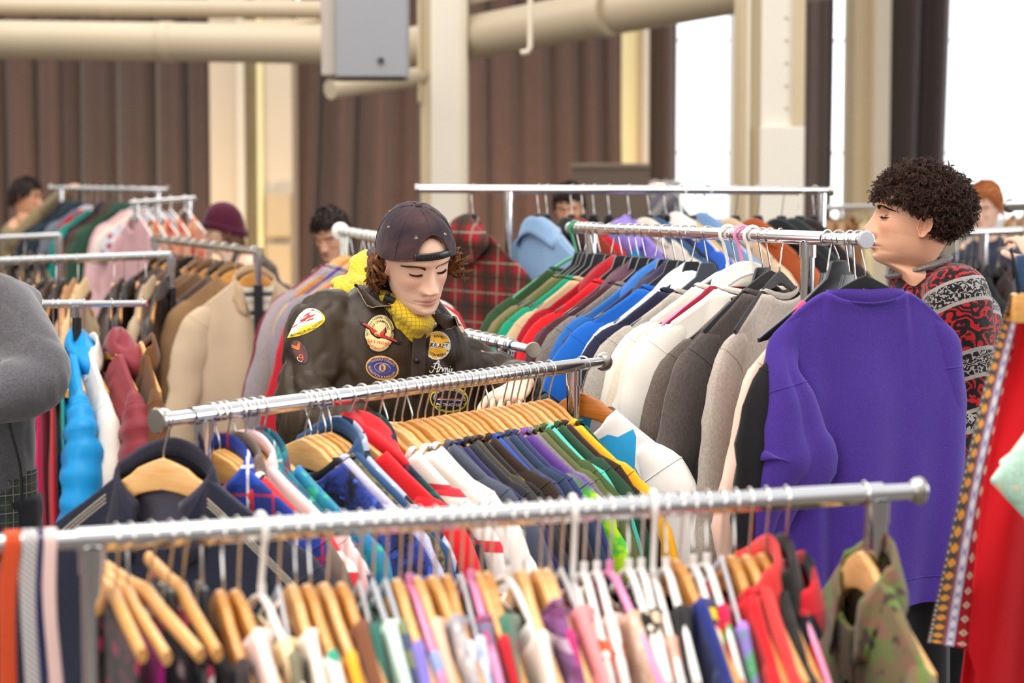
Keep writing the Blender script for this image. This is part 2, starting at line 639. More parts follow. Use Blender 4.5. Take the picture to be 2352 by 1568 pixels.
curtain('sheer_curtain', (2150, 2540), (2150, 2540), 1.3, 4.3, SHEER, 'wide sheer white curtain over the window behind the ginger haired person', 'curtain', Y=YW + 0.3, folds=14, amp=0.03, seed=6)


def post_box(name, px0, px1, Y, depth, mat, z0=0, z1=HW, bev=0.01, parent=None):
    mb = MB()
    mb.box((wx(px0, Y), Y, z0), (wx(px1, Y), Y + depth, z1), bev)
    return mb.build(name, mat, parent, smooth=False)


# cream pilaster zone at the left: stepped wall pieces
tag(post_box('trim_1', 483, 548, 16.6, 0.4, CREAM), kind='structure')
tag(post_box('trim_2', 545, 562, 16.4, 0.6, IVORY), kind='structure')
tag(post_box('trim_3', 560, 592, 16.7, 0.3, CREAM2), kind='structure')
tag(post_box('trim_4', 591, 605, 16.45, 0.2, PALEYELLOW), kind='structure')  # light of a bright gap put into pale yellow colour
tag(post_box('trim_5', 606, 672, 16.5, 0.5, CREAM), kind='structure')
mb = MB()
for k in range(3):
    z = 0.5 + 0.42 * k
    mb.box((wx(610, 16.4), 16.4, z), (wx(668, 16.4), 16.5, z + 0.36), 0.02)
tag(mb.build('trim_6', CREAM2, smooth=False), kind='structure')  # orange glow on these boxes put into their warmer cream
tag(post_box('trim_7', 1426, 1470, 16.9, 0.3, PALEYELLOW), kind='structure')
tag(post_box('trim_8', 1462, 1482, 16.8, 0.2, CREAM2), kind='structure')
tag(post_box('trim_9', 1477, 1490, 16.7, 0.2, IVORY), kind='structure')
tag(post_box('trim_10', 1962, 2010, 16.6, 0.4, CREAM2), kind='structure')
tag(post_box('trim_11', 2008, 2042, 16.4, 0.6, CREAM), kind='structure')

# middle steel column (wide flange, boxed) and the riveted column at the right
c1 = tag(thing('column_middle', None, None, (0, 0, 0)), kind='structure')
post_box('column_flange', 966, 992, 13.35, 0.36, CREAM2, parent=c1)
post_box('column_face', 990, 1062, 13.3, 0.38, IVORY, parent=c1)
post_box('column_flange', 1060, 1074, 13.28, 0.40, CREAM, parent=c1)
post_box('column_bracket', 960, 968, 13.3, 0.3, CREAM2, z0=2.3, parent=c1)
c2 = tag(thing('column_right', None, None, (0, 0, 0)), kind='structure')
post_box('column_flange', 1702, 1748, 11.1, 0.42, CREAM2, parent=c2)  # darker cream stands in for shade on the left side
post_box('column_web', 1714, 1722, 11.05, 0.1, CREAM, parent=c2)
post_box('column_face', 1746, 1822, 11.05, 0.42, IVORY, parent=c2)
post_box('column_flange', 1820, 1846, 11.02, 0.44, CREAM2, z0=P(1, 289, 11.05).z, parent=c2)
post_box('column_casing', 1746, 1847, 11.0, 0.48, IVORY, z1=P(1, 289, 11).z, parent=c2)
rv = MB()
for k in range(6):
    p = P(1807, 40 + k * 52, 11.04)
    rv.ball((p.x, 11.05, p.z), 0.011, 8, 5)
rv.build('rivet', CREAM2, c2)


def pipe(name, pts, r, mat, label, cat='pipe', joints=(), n=28):
    root = thing(name, label, cat, pts[0])
    o = Vector(pts[0])
    m = MB()
    m.tube([Vector(p) - o for p in pts], r, n)
    m.build('pipe_run', mat, root)
    for f in joints:
        a, b = Vector(pts[0]) - o, Vector(pts[-1]) - o
        d = (b - a).normalized()
        c = a + (b - a) * f
        m = MB()
        m.tube([c - d * 0.05, c - d * 0.04, c + d * 0.04, c + d * 0.05], [r * 0.99, r * 1.05, r * 1.05, r * 0.99], n)
        m.build('joint_collar', mat, root)
    return root


pipe('ventilation_pipe', [P(-150, 14, 14.2), P(760, 22, 13.6)], 0.062, DUCT, 'thinner cream pipe along the top above the wide cream duct', joints=(0.44, 0.72))
pipe('ventilation_pipe', [P(-150, 89, 14.0), P(770, 102, 13.4)], 0.132, DUCT, 'wide cream round duct crossing the left above the brown curtains', 'duct', joints=(0.59,))
pipe('ventilation_duct', [P(940, 112, 13.9), P(1420, 24, 12.6), P(1900, -62, 11.4)], 0.145, DUCT, 'beige round duct rising from the middle column towards the riveted column', 'duct', joints=(0.52,))
pipe('conduit_pipe', [P(1218, -40, 12.0), P(1218, 60, 12.0), P(1218, 108, 12.0), P(1212, 119, 12.0), P(1196, 121, 12.0)], 0.016, CREAM, 'thin cream drop pipe bent at its lower end below the slanting duct', n=12)
pipe('lamp_bar', [P(758, 206, 12.8), P(975, 174, 13.4)], 0.062, DUCT, 'cream stub pipe under the grey loudspeaker ending at the column', n=20)
pipe('cable_tray', [P(1070, 2, 13.6), P(1330, -66, 12.8)], 0.035, IVORY, 'thin white cable tube above the slanting duct', n=10)
pipe('junction_conduit', [P(560, 58, 14.2), P(640, 62, 14.2), P(735, 48, 14.0)], 0.035, CREAM2, 'bent fittings between the two cream pipes', n=10)

# loudspeaker hung from above
sp = thing('loudspeaker', 'grey wall loudspeaker hanging under the pipes near the middle column', 'speaker', P(838, 90, 10.8))
SG = simple('speaker_grey', '94959A', rough=0.5, nscale=60, namp=0.04)
SG2 = simple('speaker_side', 'B5ABA0', rough=0.5)
o = P(838, 90, 10.8)
m = MB()
x0, x1 = P(736, 90, 10.8).x - o.x, P(934, 90, 10.8).x - o.x
z0, z1 = P(838, 177, 10.8).z - o.z, P(838, -70, 10.8).z - o.z
xm = P(770, 90, 10.8).x - o.x
m.prism([(xm, z0), (x1, z0), (x1, z1), (xm, z1)], 0, 0.3, 0.01)
m.build('grille', SG, sp, smooth=False)
m = MB()
m.box((x0, 0.03, z0 + 0.01), (xm + 0.005, 0.42, z1), 0.01)
m.box((x0 + 0.02, 0.1, z0), (x1 - 0.02, 0.42, z1), 0.01)
m.build('cabinet', SG2, sp, smooth=False)
m = MB()
q = P(875, 139, 10.79) - o
m.prism([(q.x + 0.018 * math.cos(a * PI / 4), q.z + 0.018 * math.sin(a * PI / 4)) for a in range(8)], q.y - 0.004, q.y + 0.02)
m.build('badge', simple('dark_badge', '2A2B33'), sp)
m = MB()
m.tube([(0.02, 0.2, z1), (0.02, 0.2, z1 + 0.8)], 0.02, 10)
m.build('hanging_rod', STEEL, sp)

# low upholstered partition behind the far rail
pt = thing('partition_screen', 'low grey brown partition screen in front of the mauve curtain', 'screen', P(1400, 480, 14.5))
o = P(1400, 480, 14.5)
m = MB()
a, b = P(1312, 386, 14.5) - o, P(1492, 700, 14.5) - o
m.box((a.x, 0, -o.z + 0.1), (b.x, 0.08, a.z), 0.02)
m.build('panel', fab('plain', '75665B'), pt, smooth=False)
m = MB()
m.box((a.x, -0.02, a.z), (b.x, 0.1, a.z + 0.035), 0.01)
m.build('top_rail', fab('plain', '8B7B6E'), pt, smooth=False)
for xx in (a.x + 0.1, b.x - 0.1):
    m = MB()
    m.box((xx - 0.03, -0.2, -o.z), (xx + 0.03, 0.28, -o.z + 0.1), 0.01)
    m.build('foot', BLACKMETAL, pt, smooth=False)
# warm wall washers near the floor-standing racks light parts of the curtains
area('warm_wall_lamp', (wx(250, 15.4), 15.3, 0.5), (wx(210), 17.2, 2.6), 0.5, 0.3, 20, (1.0, 0.62, 0.3))
area('warm_wall_lamp', (wx(640, 15.4), 15.4, 0.6), (wx(640), 17.2, 2.4), 0.4, 0.3, 5, (1.0, 0.68, 0.36))
area('warm_wall_lamp', (wx(1150, 15.4), 15.4, 0.6), (wx(1150), 17.2, 2.4), 0.5, 0.3, 16, (1.0, 0.64, 0.34))
area('warm_wall_lamp', (wx(1480, 15.4), 15.2, 0.8), (wx(1478), 17.2, 2.4), 0.3, 0.3, 8, (1.0, 0.66, 0.36))
# ---------------------------------------------------------------- clothes rails
def rack(A, B, label, r=0.016, thin=(0.0, 0.0), posts=(0.1, 0.9), caps=(1, 1), lowblack=None, group=None, cap_mat=None, cap_r=0.028, post_r=0.0155, foot=0.5, rail_mat=None, second=None, double=True):
    """A, B = ends of the hanging rail; thin = length of the narrower pull-outs at each end; posts = fractions along AB"""
    rail_mat = rail_mat or CHROME
    A, B = Vector(A), Vector(B)
    root = thing('clothes_rack', label, 'clothes rack', (A.x, A.y, 0), group=group)
    o = Vector((A.x, A.y, 0))
    d = (B - A).normalized()
    L = (B - A).length
    a2, b2 = A + d * thin[0], B - d * thin[1]
    m = MB(); m.rod(a2 - o, b2 - o, r, 24); m.build('rail', rail_mat, root)
    for (p, q, ln) in ((A, a2, thin[0]), (b2, B, thin[1])):
        if ln > 0:
            m = MB(); m.rod(p - o, q - o, r * 0.78, 20); m.build('rail_extension', rail_mat, root)
    for on, p, s in ((caps[0], A, -1), (caps[1], B, 1)):
        if on:
            m = MB()
            e = d * s
            m.tube([p - o - e * 0.006, p - o + e * 0.002, p - o + e * 0.010, p - o + e * 0.013, p - o + e * 0.0135],
                   [r * 0.9, cap_r * 0.94, cap_r, cap_r * 0.93, cap_r * 0.55], 28)
            m.build('end_cap', cap_mat or STEEL, root)
    side = Vector((-d.y, d.x, 0)).normalized()
    flat = Vector((d.x, d.y, 0)).normalized()
    bases = []
    for fpos in posts:
        p = A + (B - A) * fpos
        zt = p.z - r * 0.6
        if lowblack:
            m = MB(); m.rod((p.x - o.x, p.y - o.y, lowblack), (p.x - o.x, p.y - o.y, zt), post_r * 0.8, 18); m.build('upper_post', rail_mat, root)
            m = MB(); m.rod((p.x - o.x, p.y - o.y, 0.1), (p.x - o.x, p.y - o.y, lowblack), post_r, 18); m.build('lower_post', BLACKMETAL, root)
        else:
            m = MB(); m.rod((p.x - o.x, p.y - o.y, 0.1), (p.x - o.x, p.y - o.y, zt), post_r, 18); m.build('post', rail_mat, root)
        m = MB()
        c = Vector((p.x - o.x, p.y - o.y, zt))
        m.tube([c + Vector((0, 0, -0.035)), c + Vector((0, 0, 0.0))], post_r * 1.18, 18)
        m.build('post_sleeve', rail_mat, root)
        b = Vector((p.x - o.x, p.y - o.y, 0.1))
        bases.append(b)
        m = MB(); m.rod(b - side * foot / 2, b + side * foot / 2, 0.014, 14); m.build('foot_bar', rail_mat, root)
        for s in (-1, 1):
            q = b + side * (foot / 2 - 0.02) * s
            w_ = MB()
            Mx = Matrix.Translation(q - Vector((0, 0, 0.066))) @ flat.to_track_quat('Z', 'Y').to_matrix().to_4x4() @ Matrix.Rotation(PI / 2, 4, 'X')
            w_.tube([Mx @ Vector((0, 0, -0.012)), Mx @ Vector((0, 0, 0.012))], 0.032, 16)
            w_.rod(q - Vector((0, 0, 0.05)), q, 0.007, 8)
            w_.build('caster', BLACKPLASTIC, root)
    if len(bases) == 2:
        m = MB(); m.rod(bases[0], bases[1], 0.013, 14); m.build('base_bar', rail_mat, root)
    return dict(A=A, B=B, d=d, side=side, r=r, root=root, L=L)


def on_rail(rk, px):
    """point of the rail seen at column px"""
    A, B = rk['A'], rk['B']
    def col(t):
        p = A + (B - A) * t - Vector((0, 0, CAMZ))
        cp, sp = math.cos(PITCH), math.sin(PITCH)
        dep = p.y * cp - p.z * sp
        return 1176 + FPX * p.x / dep
    lo, hi = -0.3, 1.3
    inc = col(1) > col(0)
    for _ in range(40):
        m = (lo + hi) / 2
        if (col(m) < px) == inc: lo = m
        else: hi = m
    return A + (B - A) * ((lo + hi) / 2)


# ---------------------------------------------------------------- hangers (origin at the neck of the hook; X along the shoulders, Y along the rail)
HSPAN = 0.215


def hz(x, drop=0.14):
    return -drop * (abs(x) / 0.22) ** 1.2


HM = {}


def hook_mesh(r, h, rad, flip=1):
    k = ('hook', round(r, 4), round(h, 4), rad, flip)
    if k not in HM:
        R_ = r + rad + 0.001
        pts = [(0, 0, -0.012), (0, 0, 0.010)]
        c = h
        # kinked shank, then a loop over the rail
        pts.append((0.002 * flip, 0, min(0.018, h * 0.3)))
        n = 13
        for i in range(n):
            a = math.radians(-50 + 235 * i / (n - 1))
            pts.append((R_ * math.cos(a) * flip, 0, c + R_ * math.sin(a)))
        pts.append((-R_ * 1.12 * flip, 0, c - R_ * 0.62))
        m = MB()
        m.tube(pts, rad, 7)
        HM[k] = m.mesh('hook')
    return HM[k]


def bar_mesh(kind, var=0):
    k = ('bar', kind, var)
    if k in HM: return HM[k]
    m = MB()
    if kind == 'wood':
        N = 15
        top, bot = [], []
        for i in range(N):
            x = HSPAN * i / (N - 1)
            t = i / (N - 1)
            z = hz(x) - 0.004 * t
            if i < 4: z = hz(x) * 0.85
            hgt = lerp(0.060, 0.028, t ** 0.6)
            if t > 0.93: hgt *= 0.8
            top.append((x, z))
            bot.append((x, z - hgt - (0.0 if i else -0.004)))
        out = [(-x, z) for x, z in top[::-1]][:-1] + top + bot[::-1] + [(-x, z) for x, z in bot[1:]]
        m.prism(out, -0.0065, 0.0065, 0.0035)
        # slight forward bow of the arms
        for v in m.v: v.y += 0.018 * (abs(v.x) / HSPAN) ** 2 - 0.004
    elif kind in ('black', 'slate'):
        # wide trapezoid head with a slot, slim arms
        hw, hh = 0.020, 0.034
        out = [(-hw, 0.0), (-hw + 0.004, 0.003), (hw - 0.004, 0.003), (hw, 0.0), (hw + 0.012, -hh), (hw + 0.03, -hh - 0.014), (0.1, -0.088), (0.19, -0.146), (0.205, -0.156), (0.205, -0.165), (0.18, -0.160), (0.09, -0.110), (0.03, -0.080), (0, -0.075)]
        out = out + [(-x, z) for x, z in out[4:-1][::-1]]
        m.prism(out, -0.005, 0.005, 0.002)
        m.tube([(-0.16, 0, -0.145), (-0.15, 0, -0.175), (0.15, 0, -0.175), (0.16, 0, -0.145)], 0.004, 6)
    elif kind == 'velvet':
        top = [(HSPAN * i / 14, hz(HSPAN * i / 14) * 0.95 - 0.002) for i in range(15)]
        bot = [(x, z - (0.026 if x < 0.04 else 0.02)) for x, z in top]
        out = [(-x, z) for x, z in top[::-1]][:-1] + top + bot[::-1] + [(-x, z) for x, z in bot[1:]]
        m.prism(out, -0.004, 0.004, 0.002)
    elif kind in ('white', 'pink', 'lilac', 'green'):
        pts = [(0, 0, 0.0)] + [(s * 0.0, 0, 0) for s in ()]
        arm = [(-0.2, 0, -0.135), (-0.1, 0, -0.066), (-0.03, 0, -0.022), (0, 0, -0.012), (0.03, 0, -0.022), (0.1, 0, -0.066), (0.2, 0, -0.135), (0.207, 0, -0.15), (0.195, 0, -0.158), (0, 0, -0.158), (-0.195, 0, -0.158), (-0.207, 0, -0.15)]
        m.tube(arm, 0.0058, 8, closed=True)
        m.rod((0, 0, -0.014), (0, 0, 0.004), 0.0058, 8)
    elif kind == 'clip':
        m.tube([(-0.17, 0, -0.022), (-0.05, 0, -0.012), (0, 0, -0.004), (0.05, 0, -0.012), (0.17, 0, -0.022)], [(0.011, 0.007), (0.013, 0.008), (0.015, 0.008), (0.013, 0.008), (0.011, 0.007)], 12, up=(0, 1, 0))
    elif kind == 'clear':
        m.tube([(-0.205, 0, -0.138), (-0.1, 0, -0.068), (-0.04, 0, -0.030), (0, 0, -0.006), (0.04, 0, -0.030), (0.1, 0, -0.068), (0.205, 0, -0.138)], [(0.008, 0.003)] * 7, 8, up=(0, 1, 0))
    HM[k] = m.mesh('hanger_bar', angle=0.6)
    return HM[k]


CLEAR = simple('clear_plastic', 'D8DCE4', rough=0.12, spec=0.6)
BARMAT = {'black': BLACKPLASTIC, 'slate': GREYPLASTIC, 'velvet': VELVET, 'white': WHITEPLASTIC, 'pink': PINKPLASTIC, 'lilac': LILACPLASTIC, 'green': GREENPLASTIC, 'clear': CLEAR}
LABELMAT = simple('size_sticker', 'DAD6CC', rough=0.6)
HNAME = {'wood': 'wooden', 'black': 'black plastic', 'slate': 'slate grey plastic', 'velvet': 'black velvet', 'white': 'white plastic', 'pink': 'pink plastic', 'lilac': 'lilac plastic', 'green': 'green plastic', 'clear': 'clear plastic', 'clip': 'wooden clip'}


def hanger(kind, M, rk, drop, short, group, wood_i=None, thick=None):
    """M = matrix of the hanger frame; drop = distance from rail centre to hanger neck"""
    lab = '%s hanger carrying the %s' % (HNAME[kind], short)
    if len(lab.split()) > 16: lab = lab.rsplit(' on the ', 1)[0]
    root = thing('clothes_hanger', lab, 'hanger', group=group)
    root.matrix_world = M
    if thick is None: thick = kind in ('white', 'pink', 'lilac', 'green')
    hm = hook_mesh(rk['r'], drop, 0.0045 if thick else 0.0019, R.choice((1, 1, -1)) if not thick else 1)
    if kind in ('wood', 'clip'): mat = DARKWOOD if wood_i == 9 else WOOD[R.randrange(3) if wood_i is None else wood_i]
    else: mat = BARMAT[kind]
    link('hook', hm, mat if thick else WIRE, root)
    b = link('hanger_bar', bar_mesh(kind), mat, root)
    if kind in ('black', 'slate'):
        if 'stk' not in HM:
            s_ = MB(); s_.box((-0.006, -0.0062, -0.034), (0.006, -0.005, -0.016))
            s_.box((-0.0012, -0.0066, -0.016), (0.0012, -0.005, 0.0))
            HM['stk'] = s_.mesh('size_tab', smooth=False)
        link('size_tab', HM['stk'], LABELMAT, b)
    return root
# ---------------------------------------------------------------- garments (origin = hanger neck, X along shoulders, front faces -Y)
GM = {}
SPEC = dict(
    tee=dict(neck=0.098, ws=0.215, wb=0.255, L=0.70, T=0.014, slv='short', dipf=0.075, dipb=0.02, band='rib'),
    crew=dict(neck=0.088, ws=0.225, wb=0.285, L=0.68, T=0.022, slv='long', dipf=0.06, dipb=0.022, band='rib', cuff=True, hem=True),
    hood=dict(neck=0.085, ws=0.225, wb=0.285, L=0.68, T=0.024, slv='long', dipf=0.06, dipb=0.01, band='hood', cuff=True, hem=True),
    shirt=dict(neck=0.07, ws=0.215, wb=0.265, L=0.74, T=0.014, slv='long', dipf=0.055, dipb=0.0, band='collar', placket=True),
    jacket=dict(neck=0.075, ws=0.225, wb=0.28, L=0.66, T=0.035, slv='long', dipf=0.085, dipb=0.0, band='collar', placket=True, cuff=True, hem=True),
    puffer=dict(neck=0.08, ws=0.22, wb=0.29, L=0.66, T=0.045, slv='long', dipf=0.06, dipb=0.0, band='hood', quilt=True, cuff=True),
    top=dict(neck=0.12, ws=0.215, wb=0.232, L=0.62, T=0.012, slv=None, dipf=0.12, dipb=0.06, band=None),
    blouse=dict(neck=0.088, ws=0.214, wb=0.24, L=0.64, T=0.013, slv='short', dipf=0.08, dipb=0.02, band=None),
    knit=dict(neck=0.09, ws=0.215, wb=0.26, L=0.62, T=0.018, slv='long', dipf=0.05, dipb=0.02, band='rib', cuff=True, hem=True),
    skirt=dict(neck=0.0, ws=0.16, wb=0.21, L=0.66, T=0.02, slv=None, dipf=0, dipb=0, band=None, flat=True),
    dress=dict(neck=0.09, ws=0.19, wb=0.24, L=1.02, T=0.02, slv=None, dipf=0.09, dipb=0.03, band=None),
    gown=dict(neck=0.075, ws=0.205, wb=0.25, L=1.0, T=0.03, slv='long', dipf=0.07, dipb=0.0, band=None),
)
NVAR = 3


def garment_parts(kind, var, side='both'):
    k = (kind, var)
    if k in GM: return GM[k]
    sp = SPEC[kind]
    rr = random.Random(hash(kind) % 1000 if False else sum(map(ord, kind)) + 17 * var)
    seed = rr.uniform(0, 50)
    neck, ws, wb, L, T = sp['neck'], sp['ws'] * rr.uniform(0.96, 1.06), sp['wb'] * rr.uniform(0.96, 1.05), sp['L'] * rr.uniform(0.93, 1.06), sp['T']
    ph1, ph2, lean = rr.uniform(0, 6), rr.uniform(0, 6), rr.uniform(-0.02, 0.02)
    flat = sp.get('flat')

    def top(x, back):
        ax = abs(x)
        if flat: return -0.02
        if ax < neck:
            e = hz(neck) + 0.004
            dip = sp['dipb'] if back else sp['dipf']
            return e + 0.006 - dip * (1 - (ax / neck) ** 2) ** 0.8
        return hz(ax) + 0.005 + 0.006 * math.exp(-((ax - neck) / 0.03) ** 2)

    def half_w(t):
        if flat: return lerp(ws, wb, t)
        if t < 0.22: return lerp(ws, wb, (t / 0.22) ** 0.8)
        return lerp(wb, wb * 1.03, (t - 0.22) / 0.78)

    def tmap(v):
        v *= 18
        if v < 3: return (0.0, 0.003, 0.012, 0.03)[int(v)] * (1 - v % 1) + (0.003, 0.012, 0.03, 0.03)[int(v)] * (v % 1)
        return 0.03 + 0.97 * ((v - 3) / 15) ** 1.2

    def body(back):
        def fn(u, v):
            a = 2 * u - 1
            a = math.copysign(abs(a) ** 0.92, a)
            t = tmap(v)
            x0 = a * ws
            zt = top(x0, back)
            z = lerp(zt, -L, t)
            x = a * half_w(t) + lean * t
            edge = max(0.0, 1 - abs(a) ** 3.2) ** 0.5
            th = 0.0 if v == 0 else edge * max(T * (0.2 + 0.8 * math.sin(min(1, t / 0.65) * PI / 2)), 0.0085 * min(1, 0.45 + t * 45))
            if not flat and abs(x0) < neck: th += 0.012 * (1 - t) ** 6 * (0.4 + 1.2 * (abs(x0) < neck * 0.9))
            fold = (0.010 * math.sin(a * 7 + ph1 + 1.2 * t) + 0.006 * math.sin(a * 15 + ph2)) * t * (1 - abs(a) ** 4)
            wr = 0.006 * nz((x * 1.0, 0, z * 0.8), 9, seed) * (1 - abs(a) ** 6) * min(1, 4 * t)
            if sp.get('quilt'):
                th += 0.010 * abs(math.sin(t * L / 0.055 * PI)) ** 0.6 * (1 - abs(a) ** 8) * min(1, 6 * t)
            if sp.get('hem') and t > 0.9: th *= 0.8
            y = (th if back else -th) + fold + wr
            if flat: z -= 0.0
            return (x, y, z)
        return fn
    m = MB()
    nu, nv = (27, 19) if not sp.get('quilt') else (25, 61)
    m.grid(body(False), nu, nv)
    m.grid(body(True), nu, nv)
    out = dict(body=m.mesh('body', merge=0.0007))
    sl = []
    if sp['slv']:
        for s in (1, -1):
            long = sp['slv'] == 'long'
            zs = hz(ws) + 0.003
            kink = rr.uniform(-0.03, 0.03)
            sway = rr.uniform(-0.03, 0.012)
            if long:
                Ls = rr.uniform(0.56, 0.63)
                ctr = [(ws - 0.06, 0, zs + 0.004), (ws - 0.018, -0.001, zs - 0.034), (ws + 0.014, -0.002, zs - 0.086), (ws + 0.042 + sway * 0.3, -0.004, zs - 0.18), (ws + 0.062 + sway + kink * 0.4, -0.012, zs - 0.3),
                       (ws + 0.072 + sway + kink, -0.022, zs - 0.4), (ws + 0.080 + sway, -0.02, zs - 0.5), (ws + 0.084 + sway, -0.014, zs - Ls)]
                rad = [(0.026, 0.008), (0.050, 0.5 * T + 0.004), (0.064, 0.8 * T + 0.006), (0.068, T + 0.008), (0.064, T + 0.010), (0.058, T + 0.011), (0.05, T + 0.010), (0.043, T * 0.8 + 0.010)]
                n = 44 if sp.get('quilt') else 22
            else:
                Ls = rr.uniform(0.19, 0.24)
                ctr = [(ws - 0.06, 0, zs + 0.004), (ws - 0.018, -0.001, zs - 0.032), (ws + 0.016, -0.002, zs - 0.08), (ws + 0.046, -0.004, zs - 0.15), (ws + 0.058, -0.006, zs - Ls)]
                rad = [(0.026, 0.008), (0.050, 0.011), (0.068, 0.015), (0.078, 0.018), (0.082, 0.019)]
                n = 12
            cs = spline([(s * x, y, z) for x, y, z in ctr], n)
            r1 = spline([(a, b, 0) for a, b in rad], n)
            mm = MB()
            b0 = mm.tube(cs, [(q.x, q.y) for q in r1], 14, up=(0, 1, 0), cap=False)
            for i in range(b0, len(mm.v)):
                v = mm.v[i]
                row = (i - b0) // 14
                tt = row / (n - 1)
                c = cs[row]
                d = v - c
                k_ = 1 + 0.14 * nz((v.x, v.y, v.z), 16, seed + s) + 0.10 * nz((v.x, v.y, v.z * 0.6), 34, seed + 5 * s)
                if sp.get('quilt'): k_ += 0.16 * abs(math.sin(tt * Ls / 0.052 * PI)) ** 0.6 - 0.08
                if long and sp.get('cuff') and tt > 0.88: k_ = 0.72 if tt > 0.9 else 1.02
                mm.v[i] = c + Vector((d.x * k_, d.y * (1 + (k_ - 1) * 1.6), d.z * k_))
            # close the top and turn the cuff edge inwards
            ring = list(range(len(mm.v) - 14, len(mm.v)))
            c = cs[-1]
            bb = len(mm.v)
            for i in ring: mm.v.append(c + (mm.v[i] - c) * 0.82 + Vector((0, 0, 0.02)))
            for i in range(14): mm.f.append((ring[i], ring[(i + 1) % 14], bb + (i + 1) % 14, bb + i))
            mm.f.append(tuple(range(b0, b0 + 14)))
            part = dict(mesh=mm.mesh('sleeve'), seam=None)
            # armhole seam: thin raised ring
            q = int(n * 0.19) if long else 3
            s_ = MB()
            ringp = [mm.v[b0 + q * 14 + i] for i in range(14)]
            cc = cs[q]
            s_.tube([cc + (p - cc) * 1.0 for p in ringp], 0.0016, 5, closed=True)
            part['seam'] = s_.mesh('seam')
            if long and sp.get('cuff'):
                cu = MB()
                q = int(n * 0.9)
                cu.tube(cs[q:], [(r1[i].x * 0.80, r1[i].y * 0.86) for i in range(q, n)], 14, up=(0, 1, 0), cap=False)
                part['cuff'] = cu.mesh('cuff')
            sl.append(part)
    out['sleeves'] = sl
    # neck finishing
    band = sp['band']
    if band == 'rib':
        b = MB()
        bh = 0.010 if kind == 'tee' else 0.015

        def rim(u, off):
            an = 2 * PI * u
            x = neck * 1.02 * math.sin(an)
            back = math.cos(an) < 0
            f = abs(math.cos(an))
            zt = top(max(-neck * 0.999, min(neck * 0.999, x)), back)
            y = (0.016 if back else -0.016) * f ** 0.7
            return Vector((x * (1 - 0.12 * off), y * (1 + 0.1 * off), zt + 0.003 + bh * off * (0.2 + 0.8 * f)))
        b.grid(lambda u, v: rim(u, v) + Vector((0, 0.002 * math.sin(v * PI) * (1 if math.cos(2 * PI * u) < 0 else -1), 0)), 40, 4, cu=True)
        b.grid(lambda u, v: rim(u, 1 - v) * 1 + Vector((0, (-0.004 if math.cos(2 * PI * u) < 0 else 0.004), 0)), 40, 3, cu=True)
        out['band'] = ('neckband', b.mesh('neckband'))
    elif band == 'collar':
        b = MB()

        def col(u, v):
            an = lerp(-PI * 0.86, PI * 0.86, u)      # 0 = back
            x = neck * 1.04 * math.sin(an)
            y = 0.026 * math.cos(an) + 0.004
            z0 = hz(neck) * abs(math.sin(an)) ** 2 - 0.0 + (-0.05 if abs(an) > 2.4 else 0.0) * (abs(an) - 2.4)
            if abs(an) > PI / 2: z0 = hz(neck) - 0.05 * (abs(an) - PI / 2)
            fold = v
            up = 0.030 * math.sin(min(1, fold * 1.9) * PI / 2) - 0.062 * max(0, fold - 0.42) / 0.58 * (1 + 0.25 * abs(math.sin(an)) + (0.5 if abs(an) > 2.2 else 0))
            outw = 1 + 0.42 * max(0, fold - 0.35)
            return (x * outw, y * (1 + 0.9 * max(0, fold - 0.35)) - 0.004 * (1 if abs(an) > PI / 2 else -1) * fold, z0 + up)
        b.grid(col, 40, 9)
        me = b.mesh('collar')
        me = evaluated(me, [('SOLIDIFY', dict(thickness=0.0025, offset=0.0))])
        out['band'] = ('collar', me)
    elif band == 'hood':
        b = MB()

        def hd(u, v):   # collapsed hood: folded pouch rising behind the neck
            an = 2 * PI * u
            st = math.sin(PI * (0.04 + 0.92 * v))
            x = (0.125 - 0.02 * v) * math.cos(an) * st ** 0.7
            y = 0.030 + (0.050 * math.sin(an)) * st ** 0.7 + 0.022 * math.sin(3 * v + 1)
            z = -0.095 + 0.135 * v - 0.045 * (abs(math.cos(an)) ** 2) * (1 - 0.2 * v)
            w_ = 0.012 * nz((x, y, z), 14, seed)
            return (x + w_, y + w_, z + w_)
        b.grid(hd, 28, 14, cu=True, capu=True)
        out['band'] = ('hood', b.mesh('hood'))
    if sp.get('placket'):
        b = MB()
        f = body(False)
        for s in (1,):
            def pl(u, v, o=0.0):
                a = 0.5 + (u - 0.5) * 0.055
                p = Vector(f(a, 0.1 + 0.9 * v))
                return p + Vector((0, -0.003 + o, 0))
            b.grid(pl, 4, 16)
        out['placket'] = b.mesh('placket')
        out['buttons'] = []
        for kk in range(6):
            b = MB()
            p = Vector(f(0.5, 0.3 + 0.12 * kk)) + Vector((0, -0.004, 0))
            b.tube([p, p + Vector((0, -0.003, 0))], 0.0055, 8)
            out['buttons'].append(b.mesh('button'))
    if sp.get('hem'):
        b = MB()
        for bk in (False, True):
            f = body(bk)
            b.grid(lambda u, v: Vector(f(u, 0.925 + 0.078 * v)) + Vector((0, 0.003 * (1 if bk else -1), 0)), 27, 4)
        out['hem'] = b.mesh('waistband', merge=0.0005)
    GM[k] = out
    return out


BTN = simple('button', 'E8E0D2', rough=0.3)
BTND = simple('dark_button', '2A211C', rough=0.3)


